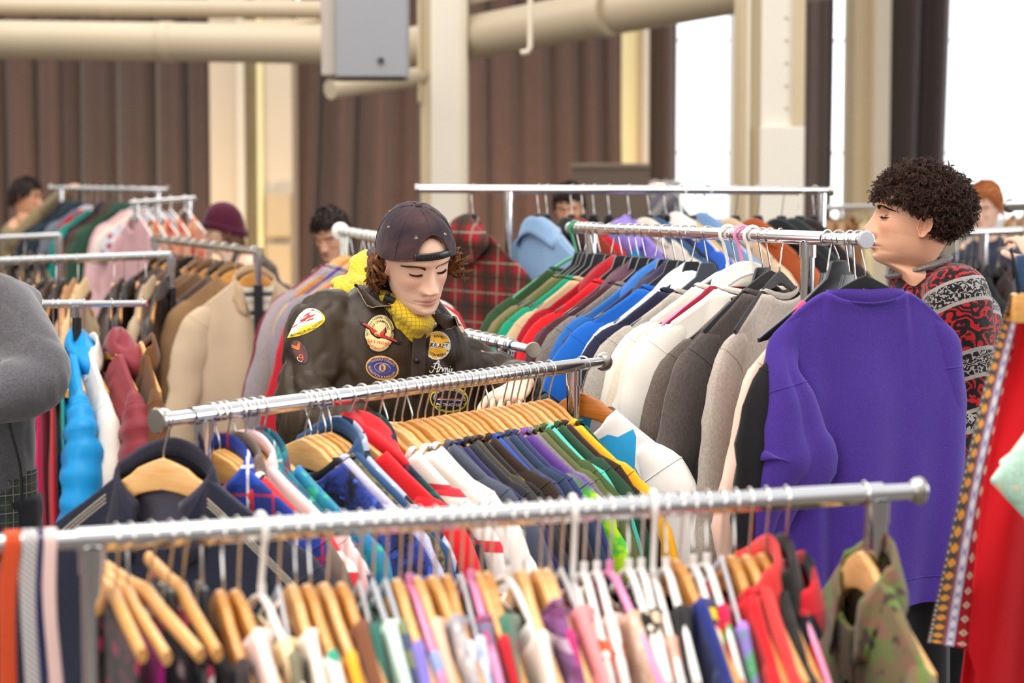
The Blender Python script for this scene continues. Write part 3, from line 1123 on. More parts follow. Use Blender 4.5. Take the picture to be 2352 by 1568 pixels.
def dress_frame(rk, px, drop, yaw=0.0, roll=0.0):
    """matrix of a hanger hung at image column px on a rail"""
    p = on_rail(rk, px)
    xax = -rk['side'] if rk['side'].y > 0 else rk['side']     # X points towards the viewer's side
    if rk.get('flip'): xax = -xax
    xax = Matrix.Rotation(yaw, 3, 'Z') @ Vector((xax.x, xax.y, 0)).normalized()
    zax = Vector((0, 0, 1))
    yax = zax.cross(xax)
    M = Matrix((xax, yax, zax)).transposed().to_4x4()
    M = Matrix.Translation(p) @ M @ Matrix.Rotation(roll, 4, 'Y') @ Matrix.Translation((0, 0, -drop))
    return M


def garment(kind, M, mat, label, cat, group, var=None, trim=None, body_name=None, scale=1.0, dark_button=False, name=None, band=True, simple_parts=False):
    var = R.randrange(NVAR) if var is None else var
    g = garment_parts(kind, var)
    root = thing(name or {'tee': 't_shirt', 'crew': 'sweatshirt', 'hood': 'hooded_sweatshirt', 'shirt': 'shirt', 'jacket': 'jacket', 'puffer': 'puffer_jacket', 'top': 'sleeveless_top', 'blouse': 'blouse', 'knit': 'sweater', 'skirt': 'skirt', 'dress': 'dress', 'gown': 'robe'}[kind], label, cat, group=group)
    root.matrix_world = M @ Matrix.Scale(scale, 4)
    trim = trim or mat
    bo = link('body', g['body'], mat, root)
    for s in g['sleeves']:
        so = link('sleeve', s['mesh'], mat, root)
        if not simple_parts:
            link('armhole_seam', s['seam'], trim, so)
            if 'cuff' in s: link('cuff', s['cuff'], trim, so)
    if 'band' in g and band: link(g['band'][0], g['band'][1], trim, root)
    if not simple_parts:
        if 'placket' in g:
            link('button_placket', g['placket'], mat, root)
            for b_ in g['buttons']: link('button', b_, BTND if dark_button else BTN, root)
        if 'hem' in g: link('waistband', g['hem'], trim, root)
    return root


def hang_row(rk, rows, rackname, gname, drop=0.075, yawr=0.08, rollr=0.03, base_yaw=0.0, default_h='wood', dets=True, thick=None):
    """rows: (px, kind, mat, short description, category, options)"""
    n = len(rows)
    for i, row in enumerate(rows):
        px, kind, mat, short, cat = row[:5]
        op = row[5] if len(row) > 5 else {}
        yaw = (base_yaw(px) if callable(base_yaw) else base_yaw) + op.get('yaw', 0.0) + R.uniform(-yawr, yawr)
        M = dress_frame(rk, px, op.get('drop', drop), yaw, op.get('roll', R.uniform(-rollr, rollr)))
        h = op.get('h', default_h)
        prev = rows[i - 1][3] if i else None
        nxt = rows[i + 1][3] if i + 1 < n else None
        sh = lambda s: ' '.join(s.split()[-2:])
        if op.get('label'): lab = op['label']
        else: lab = '%s hanging on the %s' % (short, rackname)
        if h: hanger(h, M, rk, op.get('drop', drop), short + (' on the ' + rackname), 'hangers on the ' + rackname, op.get('wood'), op.get('thick', thick))
        if h in ('black', 'slate'): M = M @ Matrix.Translation((0, 0, -0.034))
        elif h in ('velvet', 'white', 'pink', 'lilac', 'green'): M = M @ Matrix.Translation((0, 0, -0.012))
        garment(kind, M, mat, lab, cat, gname, op.get('var'), op.get('trim'), scale=op.get('s', 1.0), dark_button=op.get('db', False), name=op.get('name'), band=op.get('band', True), simple_parts=not dets)
# ---------------------------------------------------------------- the racks and what hangs on them
pl = lambda c, **k: fab('plain', c, **k)
ht = lambda a, b, **k: fab('heather', a, b, **k)

# R2 : middle rack with wooden hangers
RA, RB = P(370, 965, 3.45), P(1383, 831, 4.62)
mid = rack(RA, RB, 'chrome clothes rack crowded with wooden hangers in front of the capped man', thin=(0.075, 0.10), posts=(0.075, 0.915), cap_r=0.0225, cap_mat=STEEL)
TEE = 't-shirt'
G2 = 'shirts and tees on the middle rack'
rows2 = [
    (486, 'shirt', fab('plaid', '1F3FA0', '162A6E', 'E8E6F0', 'B0202E', s=1.15), 'blue and red plaid flannel shirt', 'shirt', {'yaw': 0.12}),
    (503, 'tee', fab('stripes', 'C8313A', 'C8313A', 'EFE3DC', s=2.2), 'red shirt with pale stripe', 'shirt'),
    (517, 'shirt', pl('6E5C54'), 'taupe brown button shirt', 'shirt'),
    (546, 'shirt', pl('F1CFD0'), 'pale pink button shirt', 'shirt', {'yaw': 0.12}),
    (560, 'shirt', fab('plaid', '2E7F86', '24566E', 'B9C9C6', '823B50', s=1.0), 'teal plaid shirt beside the pink shirt', 'shirt'),
    (580, 'shirt', fab('plaid', '1F6E7C', '1C4F6A', '7D2D46', '2FA08C', s=1.3), 'teal and maroon plaid shirt', 'shirt'),
    (601, 'blouse', fab('mottle', '1A8296', '1668A8', '2FA57E', rough=0.5), 'glossy teal blue blouse', 'blouse'),
    (700, 'knit', fab('mottle', '2C3E8E', '141418', '3A57B8', s=1.3), 'black and blue patterned sweater', 'sweater', {'trim': pl('17171A'), 'drop': 0.07}),
    (713, 'knit', ht('C6C2DA', 'A9A6C4'), 'pale lavender knit sweater', 'sweater'),
    (730, 'knit', fab('knit', '6F6440', '3E3F33', s=0.7), 'olive mottled knit sweater', 'sweater'),
    (747, 'shirt', pl('27476E'), 'dark blue chambray shirt', 'shirt'),
    (763, 'shirt', fab('check', 'C9D3E4', '1C2436', '7C8FB0', s=1.0), 'pale blue flannel with black checks', 'shirt', {'yaw': 0.06}),
    (800, 'hood', pl('D91E27'), 'bright red fleece with hood', 'hoodie', {'yaw': 0.05}),
    (832, 'shirt', fab('plaid', '17233B', '14403F', '7B2030', '1F5B57', s=1.7), 'dark green and navy plaid shirt', 'shirt', {'yaw': 0.05}),
    (868, 'tee', fab('stripes', 'E2DDD8', 'E2DDD8', 'D2333F', s=1.4), 'white tee with red stripes', TEE),
    (888, 'tee', pl('E4DFD9'), 'white tee beside the red striped tee', TEE),
    (904, 'tee', pl('E8E2DA'), 'bright white tee, middle of the three white tees', TEE),
    (922, 'tee', pl('DDD6CE'), 'off white tee beside the slate tee', TEE),
    (945, 'tee', pl('4A5060'), 'slate grey tee beside the white tees', TEE),
    (960, 'tee', pl('3A4258'), 'blue grey tee between slate and indigo', TEE),
    (977, 'tee', pl('2E2C55'), 'dark indigo tee', TEE),
    (993, 'tee', pl('2A2A30'), 'charcoal tee beside the indigo tee', TEE),
    (1008, 'tee', pl('3F3B30'), 'dark olive brown tee', TEE),
    (1024, 'tee', pl('221E1E'), 'black tee beside the olive brown tee', TEE),
    (1040, 'tee', pl('33261F'), 'espresso brown tee', TEE),
    (1058, 'tee', pl('2A4FB0'), 'royal blue tee', TEE),
    (1074, 'tee', pl('3D4360'), 'dusty navy tee beside the royal blue tee', TEE),
    (1090, 'tee', pl('2B3A52'), 'petrol navy tee', TEE),
    (1106, 'tee', pl('34396A'), 'faded navy tee beside the tie dye tee', TEE),
    (1124, 'tee', fab('fade', '5B3A8A', 'B4E01E', '57C23C'), 'purple and lime tie dye tee', TEE, {'trim': fab('plain', '7A4CA0')}),
    (1140, 'tee', ht('8A7C90', '6F6478'), 'mauve grey tee', TEE),
    (1156, 'tee', pl('5A6238'), 'army green tee beside the mauve tee', TEE),
    (1172, 'tee', pl('44552F'), 'moss green tee beside the turquoise tee', TEE),
    (1188, 'tee', pl('58D2BE'), 'turquoise tee', TEE),
    (1204, 'tee', pl('274631'), 'bottle green tee', TEE),
    (1222, 'tee', pl('35231B'), 'dark brown tee beside the yellow tee', TEE),
    (1240, 'tee', pl('F6B426'), 'sunny yellow tee', TEE, {'yaw': 0.03, 'wood': 1}),
    (1262, 'tee', pl('1F4A38'), 'deep green tee behind the last hanger', TEE, {'yaw': -0.06}),
]
hang_row(mid, rows2, 'middle rack', G2, drop=0.066, yawr=0.07, rollr=0.035)
# last hanger on the pull-out at the far end, amber wood, white and blue print jacket
M = dress_frame(mid, 1338, 0.064, 0.22, 0.0)
hanger('wood', M, mid, 0.064, 'white jacket with blue print on the middle rack end', 'hangers on the middle rack', 9)
garment('gown', M @ Matrix.Scale(1.0, 4) @ Matrix.Translation((0, 0, -0.004)), fab('blocks', 'F0EAE6', '2FA3DC', 'E3DEDE', s=1.15), 'white light jacket with blue print on the amber hanger', 'jacket', G2, 0, name='jacket')
# indigo jacket at the near end
M = dress_frame(mid, 375, 0.066, 0.36, 0.0)
hanger('wood', M, mid, 0.066, 'indigo denim chore jacket at the near end', 'hangers on the middle rack', 2)
DEN = fab('denim', '262A3C', '1A1C2A')
jr = garment('jacket', M, DEN, 'dark indigo denim jacket with pale triple stitching, nearest on the middle rack', 'jacket', G2, 1, trim=fab('denim', '2E2C3A', '211F2C'), dark_button=True, scale=1.12)
stitch = pl('B7AD99')
mb = MB()
mb.grid(lambda u, v: (lerp(-0.045, 0.045, u), 0.010, lerp(-0.20, -0.045, v)), 6, 6)
mb.build('lining', pl('55505E'), jr)
m = MB()
f0 = lambda s, o: [Vector((s * x, -0.030 - 0.012 * k / 9, hz(x) - 0.012 + o - 0.02 * (k / 9))) for k, x in enumerate([0.085 + 0.0165 * i for i in range(10)])]
for s in (1, -1):
    m = MB()
    for o in (0.0, -0.006, -0.012):
        m.tube(f0(s, o), 0.0009, 4)
    m.build('pale_stitching', stitch, jr)

# R3 : sweatshirt rack at the right
SA, SB = P(1312, 523, 6.35), P(1985, 551, 4.18)
swr = rack(SA, SB, 'chrome clothes rack of sweatshirts beside the curly haired man', thin=(0.0, 0.20), posts=(0.10, 0.865), cap_r=0.0185, cap_mat=simple('grey_cap', 'B9BDC6', rough=0.35), post_r=0.0165)
SW = 'sweatshirt'
G3 = 'sweatshirts on the right rack'
rows3 = [
    (1322, 'crew', pl('2F4A2C'), 'dark forest green sweatshirt', SW, {'h': 'green'}),
    (1332, 'crew', ht('8C7B55', '7A6A47'), 'khaki tan sweatshirt', SW),
    (1342, 'crew', pl('3E5A34'), 'fern green sweatshirt', SW),
    (1352, 'crew', pl('4E5A2B'), 'olive green sweatshirt', SW),
    (1363, 'crew', pl('129070'), 'emerald green sweatshirt', SW),
    (1378, 'crew', pl('C9AD88'), 'camel beige sweatshirt', SW, {'yaw': 0.05}),
    (1404, 'hood', pl('9C0F1E'), 'dark red hooded sweatshirt', SW),
    (1428, 'crew', pl('DE2027'), 'bright red sweatshirt', SW),
    (1450, 'hood', pl('5A3646'), 'plum hooded sweatshirt', SW),
    (1466, 'crew', pl('4C2C33'), 'dark wine sweatshirt', SW),
    (1482, 'crew', ht('8E857E', '6E6660'), 'marled grey sweatshirt beside the wine one', SW),
    (1506, 'hood', pl('2A68B6'), 'royal blue hooded sweatshirt', SW),
    (1528, 'hood', pl('2B2440'), 'midnight navy hooded sweatshirt', SW),
    (1552, 'crew', pl('1B63C0'), 'cobalt blue sweatshirt', SW, {'yaw': -0.12, 'roll': -0.03}),
    (1572, 'hood', pl('D9E0EC'), 'pale ice blue hooded sweatshirt', SW),
    (1590, 'crew', pl('25263F'), 'ink navy sweatshirt', SW),
    (1626, 'crew', ht('B9B0A6', '9E958C'), 'oatmeal grey crew sweatshirt', SW, {'h': 'slate', 'yaw': 0.0}),
    (1672, 'crew', pl('E4DCD0'), 'ivory sweatshirt beside the oatmeal one', SW, {'h': 'white'}),
    (1690, 'crew', ht('DDCFBC', 'CDBCA6'), 'cream marled sweatshirt', SW),
    (1706, 'shirt', fab('stripes', 'E2DACE', 'E2DACE', '8E1F33', s=6.0), 'white polo with maroon stripes', 'polo shirt', {'h': 'pink'}),
    (1728, 'crew', pl('EBE4DA'), 'bright white sweatshirt', SW, {'h': 'white'}),
    (1752, 'crew', ht('6B5F58', '564B46'), 'brown grey sweatshirt beside the bright white one', SW, {'yaw': 0.3}),
    (1768, 'crew', ht('5E5552', '4A4240'), 'dark taupe sweatshirt', SW, {'h': 'velvet', 'yaw': 0.45}),
    (1792, 'crew', ht('B8ADA2', '9B9188'), 'light heather grey crew sweatshirt', SW, {'h': 'velvet', 'yaw': 0.66}),
    (1900, 'crew', pl('EBC3B0'), 'peach sweatshirt peeking beside the black one', SW, {'s': 0.90, 'yaw': 0.55}),
    (1926, 'top', pl('E85A7C'), 'hot pink top peeking above the black sweatshirt', 'top', {'drop': 0.050, 's': 0.76, 'yaw': 0.25}),
    (1952, 'crew', pl('17161A'), 'black crew sweatshirt', SW, {'yaw': 0.36, 's': 0.97}),
    (1972, 'dress', pl('121216'), 'long black dress behind the purple sweatshirt', 'dress', {'yaw': 0.0, 's': 0.9, 'drop': 0.14}),
]
hang_row(swr, rows3, 'sweatshirt rack', G3, drop=0.078, yawr=0.06, rollr=0.025, default_h='black')

# R1 : front rack
FA, FB = P(-60, 1254, 2.54), P(2100, 1128, 2.96)
frt = rack(FA, FB, 'chrome clothes rack nearest the viewer with blouses and skirts', thin=(0.13, 0.055), posts=(0.110, 0.955), cap_r=0.0215, second=True)
G1 = 'clothes on the front rack'
CL = 'clip'
rows1 = [
    (268, 'skirt', fab('mottle', '3A2E2A', '161416', 'A8204E'), 'dark printed skirt nearest the belts', 'skirt', {'h': 'clip', 'roll': 0.15, 'yaw': 0.02}),
    (300, 'skirt', pl('B01A84'), 'magenta skirt', 'skirt', {'h': 'clip', 'roll': 0.2, 'yaw': 0.12}),
    (348, 'skirt', fab('floral', '15151A', 'D8D0CC', '7A2A4A'), 'black floral skirt beside the magenta skirt', 'skirt', {'h': 'clip', 'roll': 0.2, 'yaw': 0.19}),
    (392, 'skirt', pl('2A2C33'), 'charcoal skirt', 'skirt', {'h': 'black', 'roll': 0.2, 'yaw': 0.10}),
    (424, 'skirt', fab('floral', '1A1618', 'EDE6E2', 'C23A5A', s=0.8), 'small flowered black skirt', 'skirt', {'h': 'clip', 'roll': 0.2, 'yaw': 0.07}),
    (470, 'skirt', fab('floral', '1B1B20', '9A5A70', 'D0C0C4', s=1.3), 'black and rose print skirt', 'skirt', {'h': 'black', 'roll': 0.2, 'yaw': 0.10}),
    (512, 'top', fab('mottle', '1C1718', '3B2A30'), 'near black gauzy top', 'top', {'h': 'wood'}),
    (545, 'blouse', pl('F4D6CE'), 'blush pink blouse beside the skirts', 'blouse', {'h': 'wood', 'yaw': 0.03}),
    (600, 'blouse', pl('F0D9A8'), 'butter cream blouse', 'blouse', {'h': 'white', 'thick': True, 'yaw': 0.09}),
    (640, 'top', pl('77705A'), 'khaki grey top', 'top', {'h': 'clear'}),
    (680, 'blouse', pl('F3E3D4'), 'cream blouse beside the khaki top', 'blouse', {'h': 'wood', 'yaw': 0.03}),
    (712, 'top', fab('floral', 'F5EEE6', '2E9A7A', 'F0DFD0', s=0.8), 'white top with green motif', 'top', {'h': 'wood'}),
    (752, 'top', pl('F2AE2E'), 'mustard yellow top', 'top', {'h': 'wood'}),
    (790, 'blouse', pl('77462B'), 'chestnut brown blouse', 'blouse', {'h': 'wood'}),
    (826, 'blouse', pl('2F6A5C'), 'dark jade green top', 'blouse', {'h': 'clear'}),
    (856, 'blouse', pl('CFE6D6'), 'pale mint blouse', 'blouse', {'h': 'clear', 'yaw': 0.07}),
    (886, 'blouse', fab('stripes', '7A7F58', '4B5070'), 'olive and slate striped blouse', 'blouse', {'h': 'clear'}),
    (918, 'top', pl('7D70BE'), 'lavender violet top', 'top', {'h': 'wood'}),
    (940, 'top', pl('91A6E2'), 'periwinkle blue top', 'top', {'h': 'pink'}),
    (965, 'blouse', pl('F1BDA2'), 'peach blouse', 'blouse', {'h': 'wood'}),
    (1000, 'blouse', fab('mottle', 'B9B2B2', '8F8A92', 'D6CCC6'), 'grey tie dye blouse', 'blouse', {'h': 'wood', 'yaw': 0.04}),
    (1034, 'top', pl('EDE9EC'), 'white satin top beside the tie dye blouse', 'top', {'h': 'wood'}),
    (1060, 'top', fab('mottle', 'C3CBDF', '8E9BB8', 'E4E6EE'), 'powder blue top', 'top', {'h': 'clear'}),
    (1082, 'knit', fab('knit', 'B84A74', '6C6A86', s=0.8), 'rose and grey marled knit', 'sweater', {'h': 'pink'}),
    (1106, 'top', pl('B81624'), 'crimson top beside the green velvet one', 'top', {'h': 'wood'}),
    (1128, 'blouse', pl('1E6648', rough=0.6, sheen=0.6), 'emerald velvet blouse', 'blouse', {'h': 'wood', 'yaw': 0.02}),
    (1168, 'blouse', pl('F8F1EA', rough=0.5), 'white satin blouse on a thick white hanger', 'blouse', {'h': 'white', 'yaw': 0.17}),
    (1204, 'top', pl('F3E7DA'), 'ecru top beside the satin blouse', 'top', {'h': 'wood'}),
    (1240, 'knit', fab('stripes', '6B2F5E', '7E4A7E', 'B89AB0', s=1.0), 'purple striped knit', 'sweater', {'h': 'wood', 'yaw': 0.04}),
    (1262, 'top', pl('B42468'), 'fuchsia top', 'top', {'h': 'wood'}),
    (1288, 'blouse', pl('E58C8E'), 'coral pink blouse', 'blouse', {'h': 'clear', 'yaw': 0.05}),
    (1316, 'blouse', fab('floral', 'F1B8A6', 'F7E6DA', 'D9583C', 'E98C76'), 'coral floral blouse', 'blouse', {'h': 'white', 'thick': True, 'drop': 0.092, 'yaw': 0.03}),
    (1342, 'top', fab('dots', 'E85A2A', 'FBEFE6', s=0.55), 'orange top with white polka dots', 'top', {'h': 'white'}),
    (1372, 'blouse', fab('floral', 'F3CFC6', 'FFF4EE', 'DB6A5A', 'B8998E'), 'pink and white floral blouse', 'blouse', {'h': 'white', 'yaw': 0.03}),
    (1400, 'blouse', fab('mottle', 'DCBFA6', 'C79F86', 'EAD6C4'), 'beige lace blouse', 'blouse', {'h': 'pink', 'yaw': 0.09}),
    (1446, 'blouse', fab('dots', '1B1714', 'E8D8BE', 'F1E3CE', s=0.5), 'black blouse with cream scalloped trim', 'blouse', {'h': 'white'}),
    (1474, 'blouse', fab('floral', '17151A', 'D8B99A', '9A8A74', 'B8543C', s=0.8), 'black sequined blouse', 'blouse', {'h': 'white'}),
    (1500, 'top', pl('F1A792'), 'salmon top', 'top', {'h': 'white', 'thick': True, 'drop': 0.092}),
    (1530, 'blouse', pl('19181B'), 'plain black blouse', 'blouse', {'h': 'white', 'yaw': 0.03}),
    (1562, 'blouse', pl('1E2A72'), 'ultramarine blouse', 'blouse', {'h': 'wood', 'yaw': 0.07}),
    (1594, 'blouse', fab('floral', '2A2024', 'F0C71E', 'D02258', 'F4D84A', s=0.8), 'dark blouse with yellow and pink beads', 'blouse', {'h': 'white', 'yaw': 0.03}),
    (1626, 'blouse', fab('mottle', 'D81A3C', 'C81450', '2E9A50', s=2.0), 'scarlet, pink and green blouse', 'blouse', {'h': 'white', 'yaw': 0.03}),
    (1660, 'top', fab('mottle', '8E62C8', '3A9A4A', 'A97AD8', s=2.0), 'purple and green silk top', 'top', {'h': 'clear'}),
    (1690, 'knit', pl('CF1B22'), 'red sweater beside the silk top', 'sweater', {'h': 'wood', 'wood': 1, 'yaw': 0.03}),
    (1722, 'shirt', pl('DE3A38'), 'light red fleece shirt', 'shirt', {'h': 'wood', 'yaw': 0.09}),
    (1760, 'jacket', fab('mottle', '2C2622', '1C1816'), 'black brown jacket', 'jacket', {'h': 'wood', 'yaw': 0.12, 's': 0.96}),
    (1805, 'jacket', fab('check', 'D0202C', '14161F', '7A1A26', s=1.5), 'red and black checked wool jacket', 'jacket', {'h': 'pink', 'yaw': 0.14, 'drop': 0.095}),
    (1985, 'jacket', fab('camo', '6E6040', '5E7034', '7C5A44', '3E3428', s=1.0), 'camouflage jacket at the end of the front rack', 'jacket', {'h': 'wood', 'wood': 2, 'yaw': 0.15, 'drop': 0.085, 'db': True}),
]
hang_row(frt, rows1, 'front rack', G1, drop=0.078, yawr=0.05, rollr=0.05, base_yaw=lambda px: -0.10 - 0.9 * math.atan((px - 1176) / FPX), thick=False)
# ---------------------------------------------------------------- purple sweatshirt facing the viewer at the near end of the right rack
PURP = fab('heather', '4A3092', '3C267A', s=0.55, bump=0.4)
M = dress_frame(swr, 1988, 0.072, 0.02, 0.0)
hanger('velvet', M, swr, 0.072, 'purple sweatshirt at the rack end', 'hangers on the sweatshirt rack')
pr = thing('sweatshirt', 'big purple crew sweatshirt facing out at the near end of the right rack', 'sweatshirt', group=G3)
pr.matrix_world = M
NK, WS, WB, LL, TT = 0.090, 0.212, 0.242, 0.705, 0.05


def ptop(x, front):
    ax = abs(x)
    e = hz(NK) * 0.8 + 0.004
    if ax < NK:
        return e - (0.075 if front else 0.020) * (1 - (ax / NK) ** 2) ** 0.8
    k = (ax - NK) / (WS - NK)
    return lerp(e, -0.128, k ** 1.35)


def pbody(front):
    def fn(u, v):
        a = 2 * u - 1
        a = math.copysign(abs(a) ** 0.9, a)
        t = v ** 1.3
        zt = ptop(a * WS, front)
        z = lerp(zt, -LL - 0.012 * a, t)
        hw = lerp(WS, WB, min(1, t / 0.25) ** 0.7) if t < 0.25 else lerp(WB, WB * 0.90, ((t - 0.25) / 0.75) ** 1.3)
        if t > 0.90: hw *= 1 - 0.05 * math.sin((t - 0.9) / 0.1 * PI / 2)
        x = a * hw
        th = 0.0 if v == 0 else max(0, 1 - abs(a) ** 3) ** 0.5 * max(TT * (0.12 + 0.88 * math.sin(min(1, t / 0.8) * PI / 2)), 0.009)
        if abs(a * WS) < NK: th += 0.015 * (1 - t) ** 8
        # long soft vertical folds
        f = 0.013 * math.sin(a * 6.0 + 0.8 + 0.9 * t) * t ** 0.8 + 0.007 * math.sin(a * 13 + 2.2 - 1.5 * t) * t + 0.004 * nz((x, 0, z * 0.5), 12, 3)
        f += 0.010 * math.exp(-((a - 0.52) / 0.10) ** 2) * min(1, t * 2) - 0.010 * math.exp(-((a - 0.38) / 0.10) ** 2) * min(1, t * 2)
        f *= (1 - abs(a) ** 6)
        return (x, (-th if front else th) + f, z)
    return fn


mb = MB()
mb.grid(pbody(True), 61, 48)
mb.grid(pbody(False), 61, 48)
mb.build('body', PURP, pr, merge=0.0006, angle=None)
# ribbed neckband with its stitched seam
mb = MB()


def rimp(u, v, o=0.0):
    an = 2 * PI * u
    x = NK * 1.01 * math.sin(an)
    back = math.cos(an) > 0
    f = abs(math.cos(an))
    z = ptop(max(-NK * 0.9999, min(NK * 0.9999, x)), not back)
    y = (0.024 if back else -0.022) * f ** 0.7
    return Vector((x * (1 - 0.07 * v), y * (1 + 0.12 * math.sin(v * PI) + o), z - 0.004 + 0.028 * (1 - 0.72 * (abs(x) / NK) ** 3) * v))


mb.grid(lambda u, v: rimp(u, v), 64, 6, cu=True)
mb.grid(lambda u, v: rimp(u, 1 - v, -0.2), 64, 5, cu=True)
mb.build('neckband', PURP, pr, angle=None)
mb = MB()
mb.tube([rimp(u / 64, -0.03, 0.12) for u in range(64)], 0.0021, 5, closed=True)
mb.tube([rimp(u / 64, -0.16, 0.14) for u in range(64)], 0.0009, 5, closed=True)
mb.build('neck_seam', PURP, pr)


def psleeve(ctr, rad, seed, crease):
    n = 44
    cs = spline(ctr, n)
    rs = spline([(a, b, 0) for a, b in rad], n)
    m = MB()
    N = 32
    b0 = m.tube(cs, [(q.x, q.y) for q in rs], N, up=(0, 1, 0), cap=False)
    for i in range(b0, len(m.v)):
        row = (i - b0) // N
        an = 2 * PI * ((i - b0) % N) / N
        c = cs[row]
        d = m.v[i] - c
        tt = row / (n - 1)
        k = 1 + 0.05 * nz(m.v[i], 10, seed)
        cr = crease * math.exp(-((an - PI * 0.62) / 0.28) ** 2) * min(1, tt * 4)
        m.v[i] = c + d * (k - cr)
    return m, cs, b0, N


# sleeve nearest the viewer's left: hangs down with a folded elbow
ct = [(0.140, 0.0, -0.084), (0.184, 0.006, -0.146), (0.193, 0.018, -0.200), (0.180, 0.032, -0.262), (0.174, 0.042, -0.33), (0.166, 0.050, -0.385), (0.198, 0.040, -0.435), (0.224, 0.022, -0.52), (0.228, 0.012, -0.60), (0.228, 0.008, -0.66)]
rd = [(0.012, 0.006), (0.036, 0.014), (0.036, 0.026), (0.056, 0.032), (0.072, 0.032), (0.086, 0.030), (0.058, 0.032), (0.046, 0.030), (0.044, 0.026), (0.040, 0.022)]
m, cs, b0, N = psleeve(ct, rd, 4, 0.35)
so = m.build('sleeve', PURP, pr, angle=None)
mm = MB(); mm.tube([m.v[b0 + 12 * N + i] for i in range(N)], 0.0016, 5, closed=True); mm.build('armhole_seam', PURP, so)
ct = [(-0.140, 0.0, -0.084), (-0.186, 0.0, -0.148), (-0.198, -0.004, -0.20), (-0.206, -0.012, -0.28), (-0.208, -0.022, -0.38), (-0.206, -0.03, -0.48), (-0.206, -0.03, -0.58), (-0.206, -0.03, -0.66)]
rd = [(0.012, 0.006), (0.034, 0.014), (0.032, 0.024), (0.034, 0.034), (0.040, 0.034), (0.044, 0.032), (0.042, 0.03), (0.036, 0.026)]
m, cs, b0, N = psleeve(ct, rd, 9, 0.0)
so = m.build('sleeve', PURP, pr, angle=None)
mm = MB(); mm.tube([m.v[b0 + 12 * N + i] for i in range(N)], 0.0016, 5, closed=True); mm.build('armhole_seam', PURP, so)
mb = MB()
for fr in (True, False):
    f = pbody(fr)
    mb.grid(lambda u, v: Vector(f(u, 0.935 + 0.065 * v)) + Vector((0, 0.0025 * (-1 if fr else 1), 0)), 61, 5)
wbd = mb.build('waistband', PURP, pr, merge=0.0004, angle=None)
mb = MB()
f = pbody(False)
mb.tube([Vector(f(0.03 + 0.94 * k / 40, 0.932)) + Vector((0, 0.002, 0)) for k in range(41)], 0.0014, 5)
mb.build('waist_seam', PURP, wbd)

# ---------------------------------------------------------------- R4: rail at the back centre
TA, TB = P(962, 434, 7.75), P(1908, 438, 7.55)
far = rack(TA, TB, 'chrome clothes rack of jackets behind the capped man', thin=(0.0, 0.12), posts=(0.222, 0.98), cap_r=0.020)
far['flip'] = True
G4 = 'jackets on the far centre rack'
rows4 = [
    (1087, 'hood', fab('plaid', '8A1420', '24291A', '8C8874', '1A1A14', s=1.15), 'red and olive plaid hooded wool jacket', 'jacket', {'yaw': 0.15, 'drop': 0.10, 's': 1.12}),
    (1238, 'jacket', fab('denim', '8FAECF', '7A9CC2'), 'light blue denim jacket', 'jacket', {'yaw': 0.1, 's': 1.06}),
    (1258, 'jacket', fab('denim', 'A9C0DA', '91ADCB'), 'washed pale denim jacket behind the light one', 'jacket'),
    (1315, 'jacket', pl('332826'), 'black brown jacket on the far rail', 'jacket'),
    (1340, 'jacket', pl('8E3422'), 'rust red jacket', 'jacket'),
    (1366, 'crew', pl('D2242E'), 'red fleece top', 'fleece'),
    (1400, 'crew', pl('2E83C4'), 'turquoise blue fleece', 'fleece'),
    (1446, 'hood', fab('mottle', '9C86D2', '8A6FC6'), 'lilac purple fleece jacket', 'fleece'),
    (1492, 'jacket', pl('E3D7C6'), 'cream jacket beside the purple fleece', 'jacket'),
    (1515, 'jacket', fab('denim', '3E628A', '2F4E72'), 'mid blue denim jacket', 'jacket'),
    (1530, 'crew', pl('1F2438'), 'dark navy jacket', 'jacket'),
    (1566, 'jacket', pl('2A5DC0'), 'bright blue jacket with white collar', 'jacket', {'h': 'white', 'trim': pl('F0EDE8')}),
    (1592, 'jacket', pl('D2AE72'), 'straw tan jacket', 'jacket'),
    (1624, 'jacket', fab('denim', '7FA0C8', '6888B4'), 'faded denim jacket on the lilac hanger', 'jacket', {'h': 'lilac'}),
    (1690, 'jacket', pl('D5B595'), 'beige jacket with upright folded collar', 'jacket', {'s': 1.05}),
    (1740, 'jacket', pl('A8522A'), 'burnt orange jacket', 'jacket'),
    (1795, 'jacket', pl('1C1D20'), 'black jacket beside the burnt orange one', 'jacket'),
    (1838, 'jacket', pl('26302E'), 'dark green black waxed jacket', 'jacket', {'s': 1.08}),
    (1872, 'jacket', pl('2A2322'), 'dark brown black coat', 'coat'),
]
hang_row(far, rows4, 'far centre rail', G4, drop=0.098, yawr=0.1, rollr=0.03, base_yaw=0.85, default_h='black', dets=False)

# ---------------------------------------------------------------- R5: rail just behind the capped man
B5 = P(1222, 803, 5.04); A5 = B5 + (P(1065, 768, 5.58) - B5) * 2.6
beh = rack(A5, B5, 'chrome clothes rack end poking out behind the capped man', thin=(0.0, 0.14), posts=(0.12, 0.865), cap_r=0.0205)
rows5 = [(1078, 'tee', fab('stripes', 'C8322E', 'F0E6DC', 'E8B42A'), 'red and yellow striped tee', TEE), (1096, 'tee', pl('3B4A5A'), 'slate blue tee', TEE), (1114, 'tee', pl('1E1E22'), 'jet black tee', TEE), (1132, 'tee', pl('7A6A58'), 'mushroom tee', TEE), (1152, 'tee', pl('D8D2C8'), 'stone white tee', TEE), (1172, 'tee', pl('49525A'), 'steel grey tee', TEE)]
hang_row(beh, rows5, 'rail behind the man', 'tees on the rail behind the man', drop=0.07, default_h='velvet', dets=False)

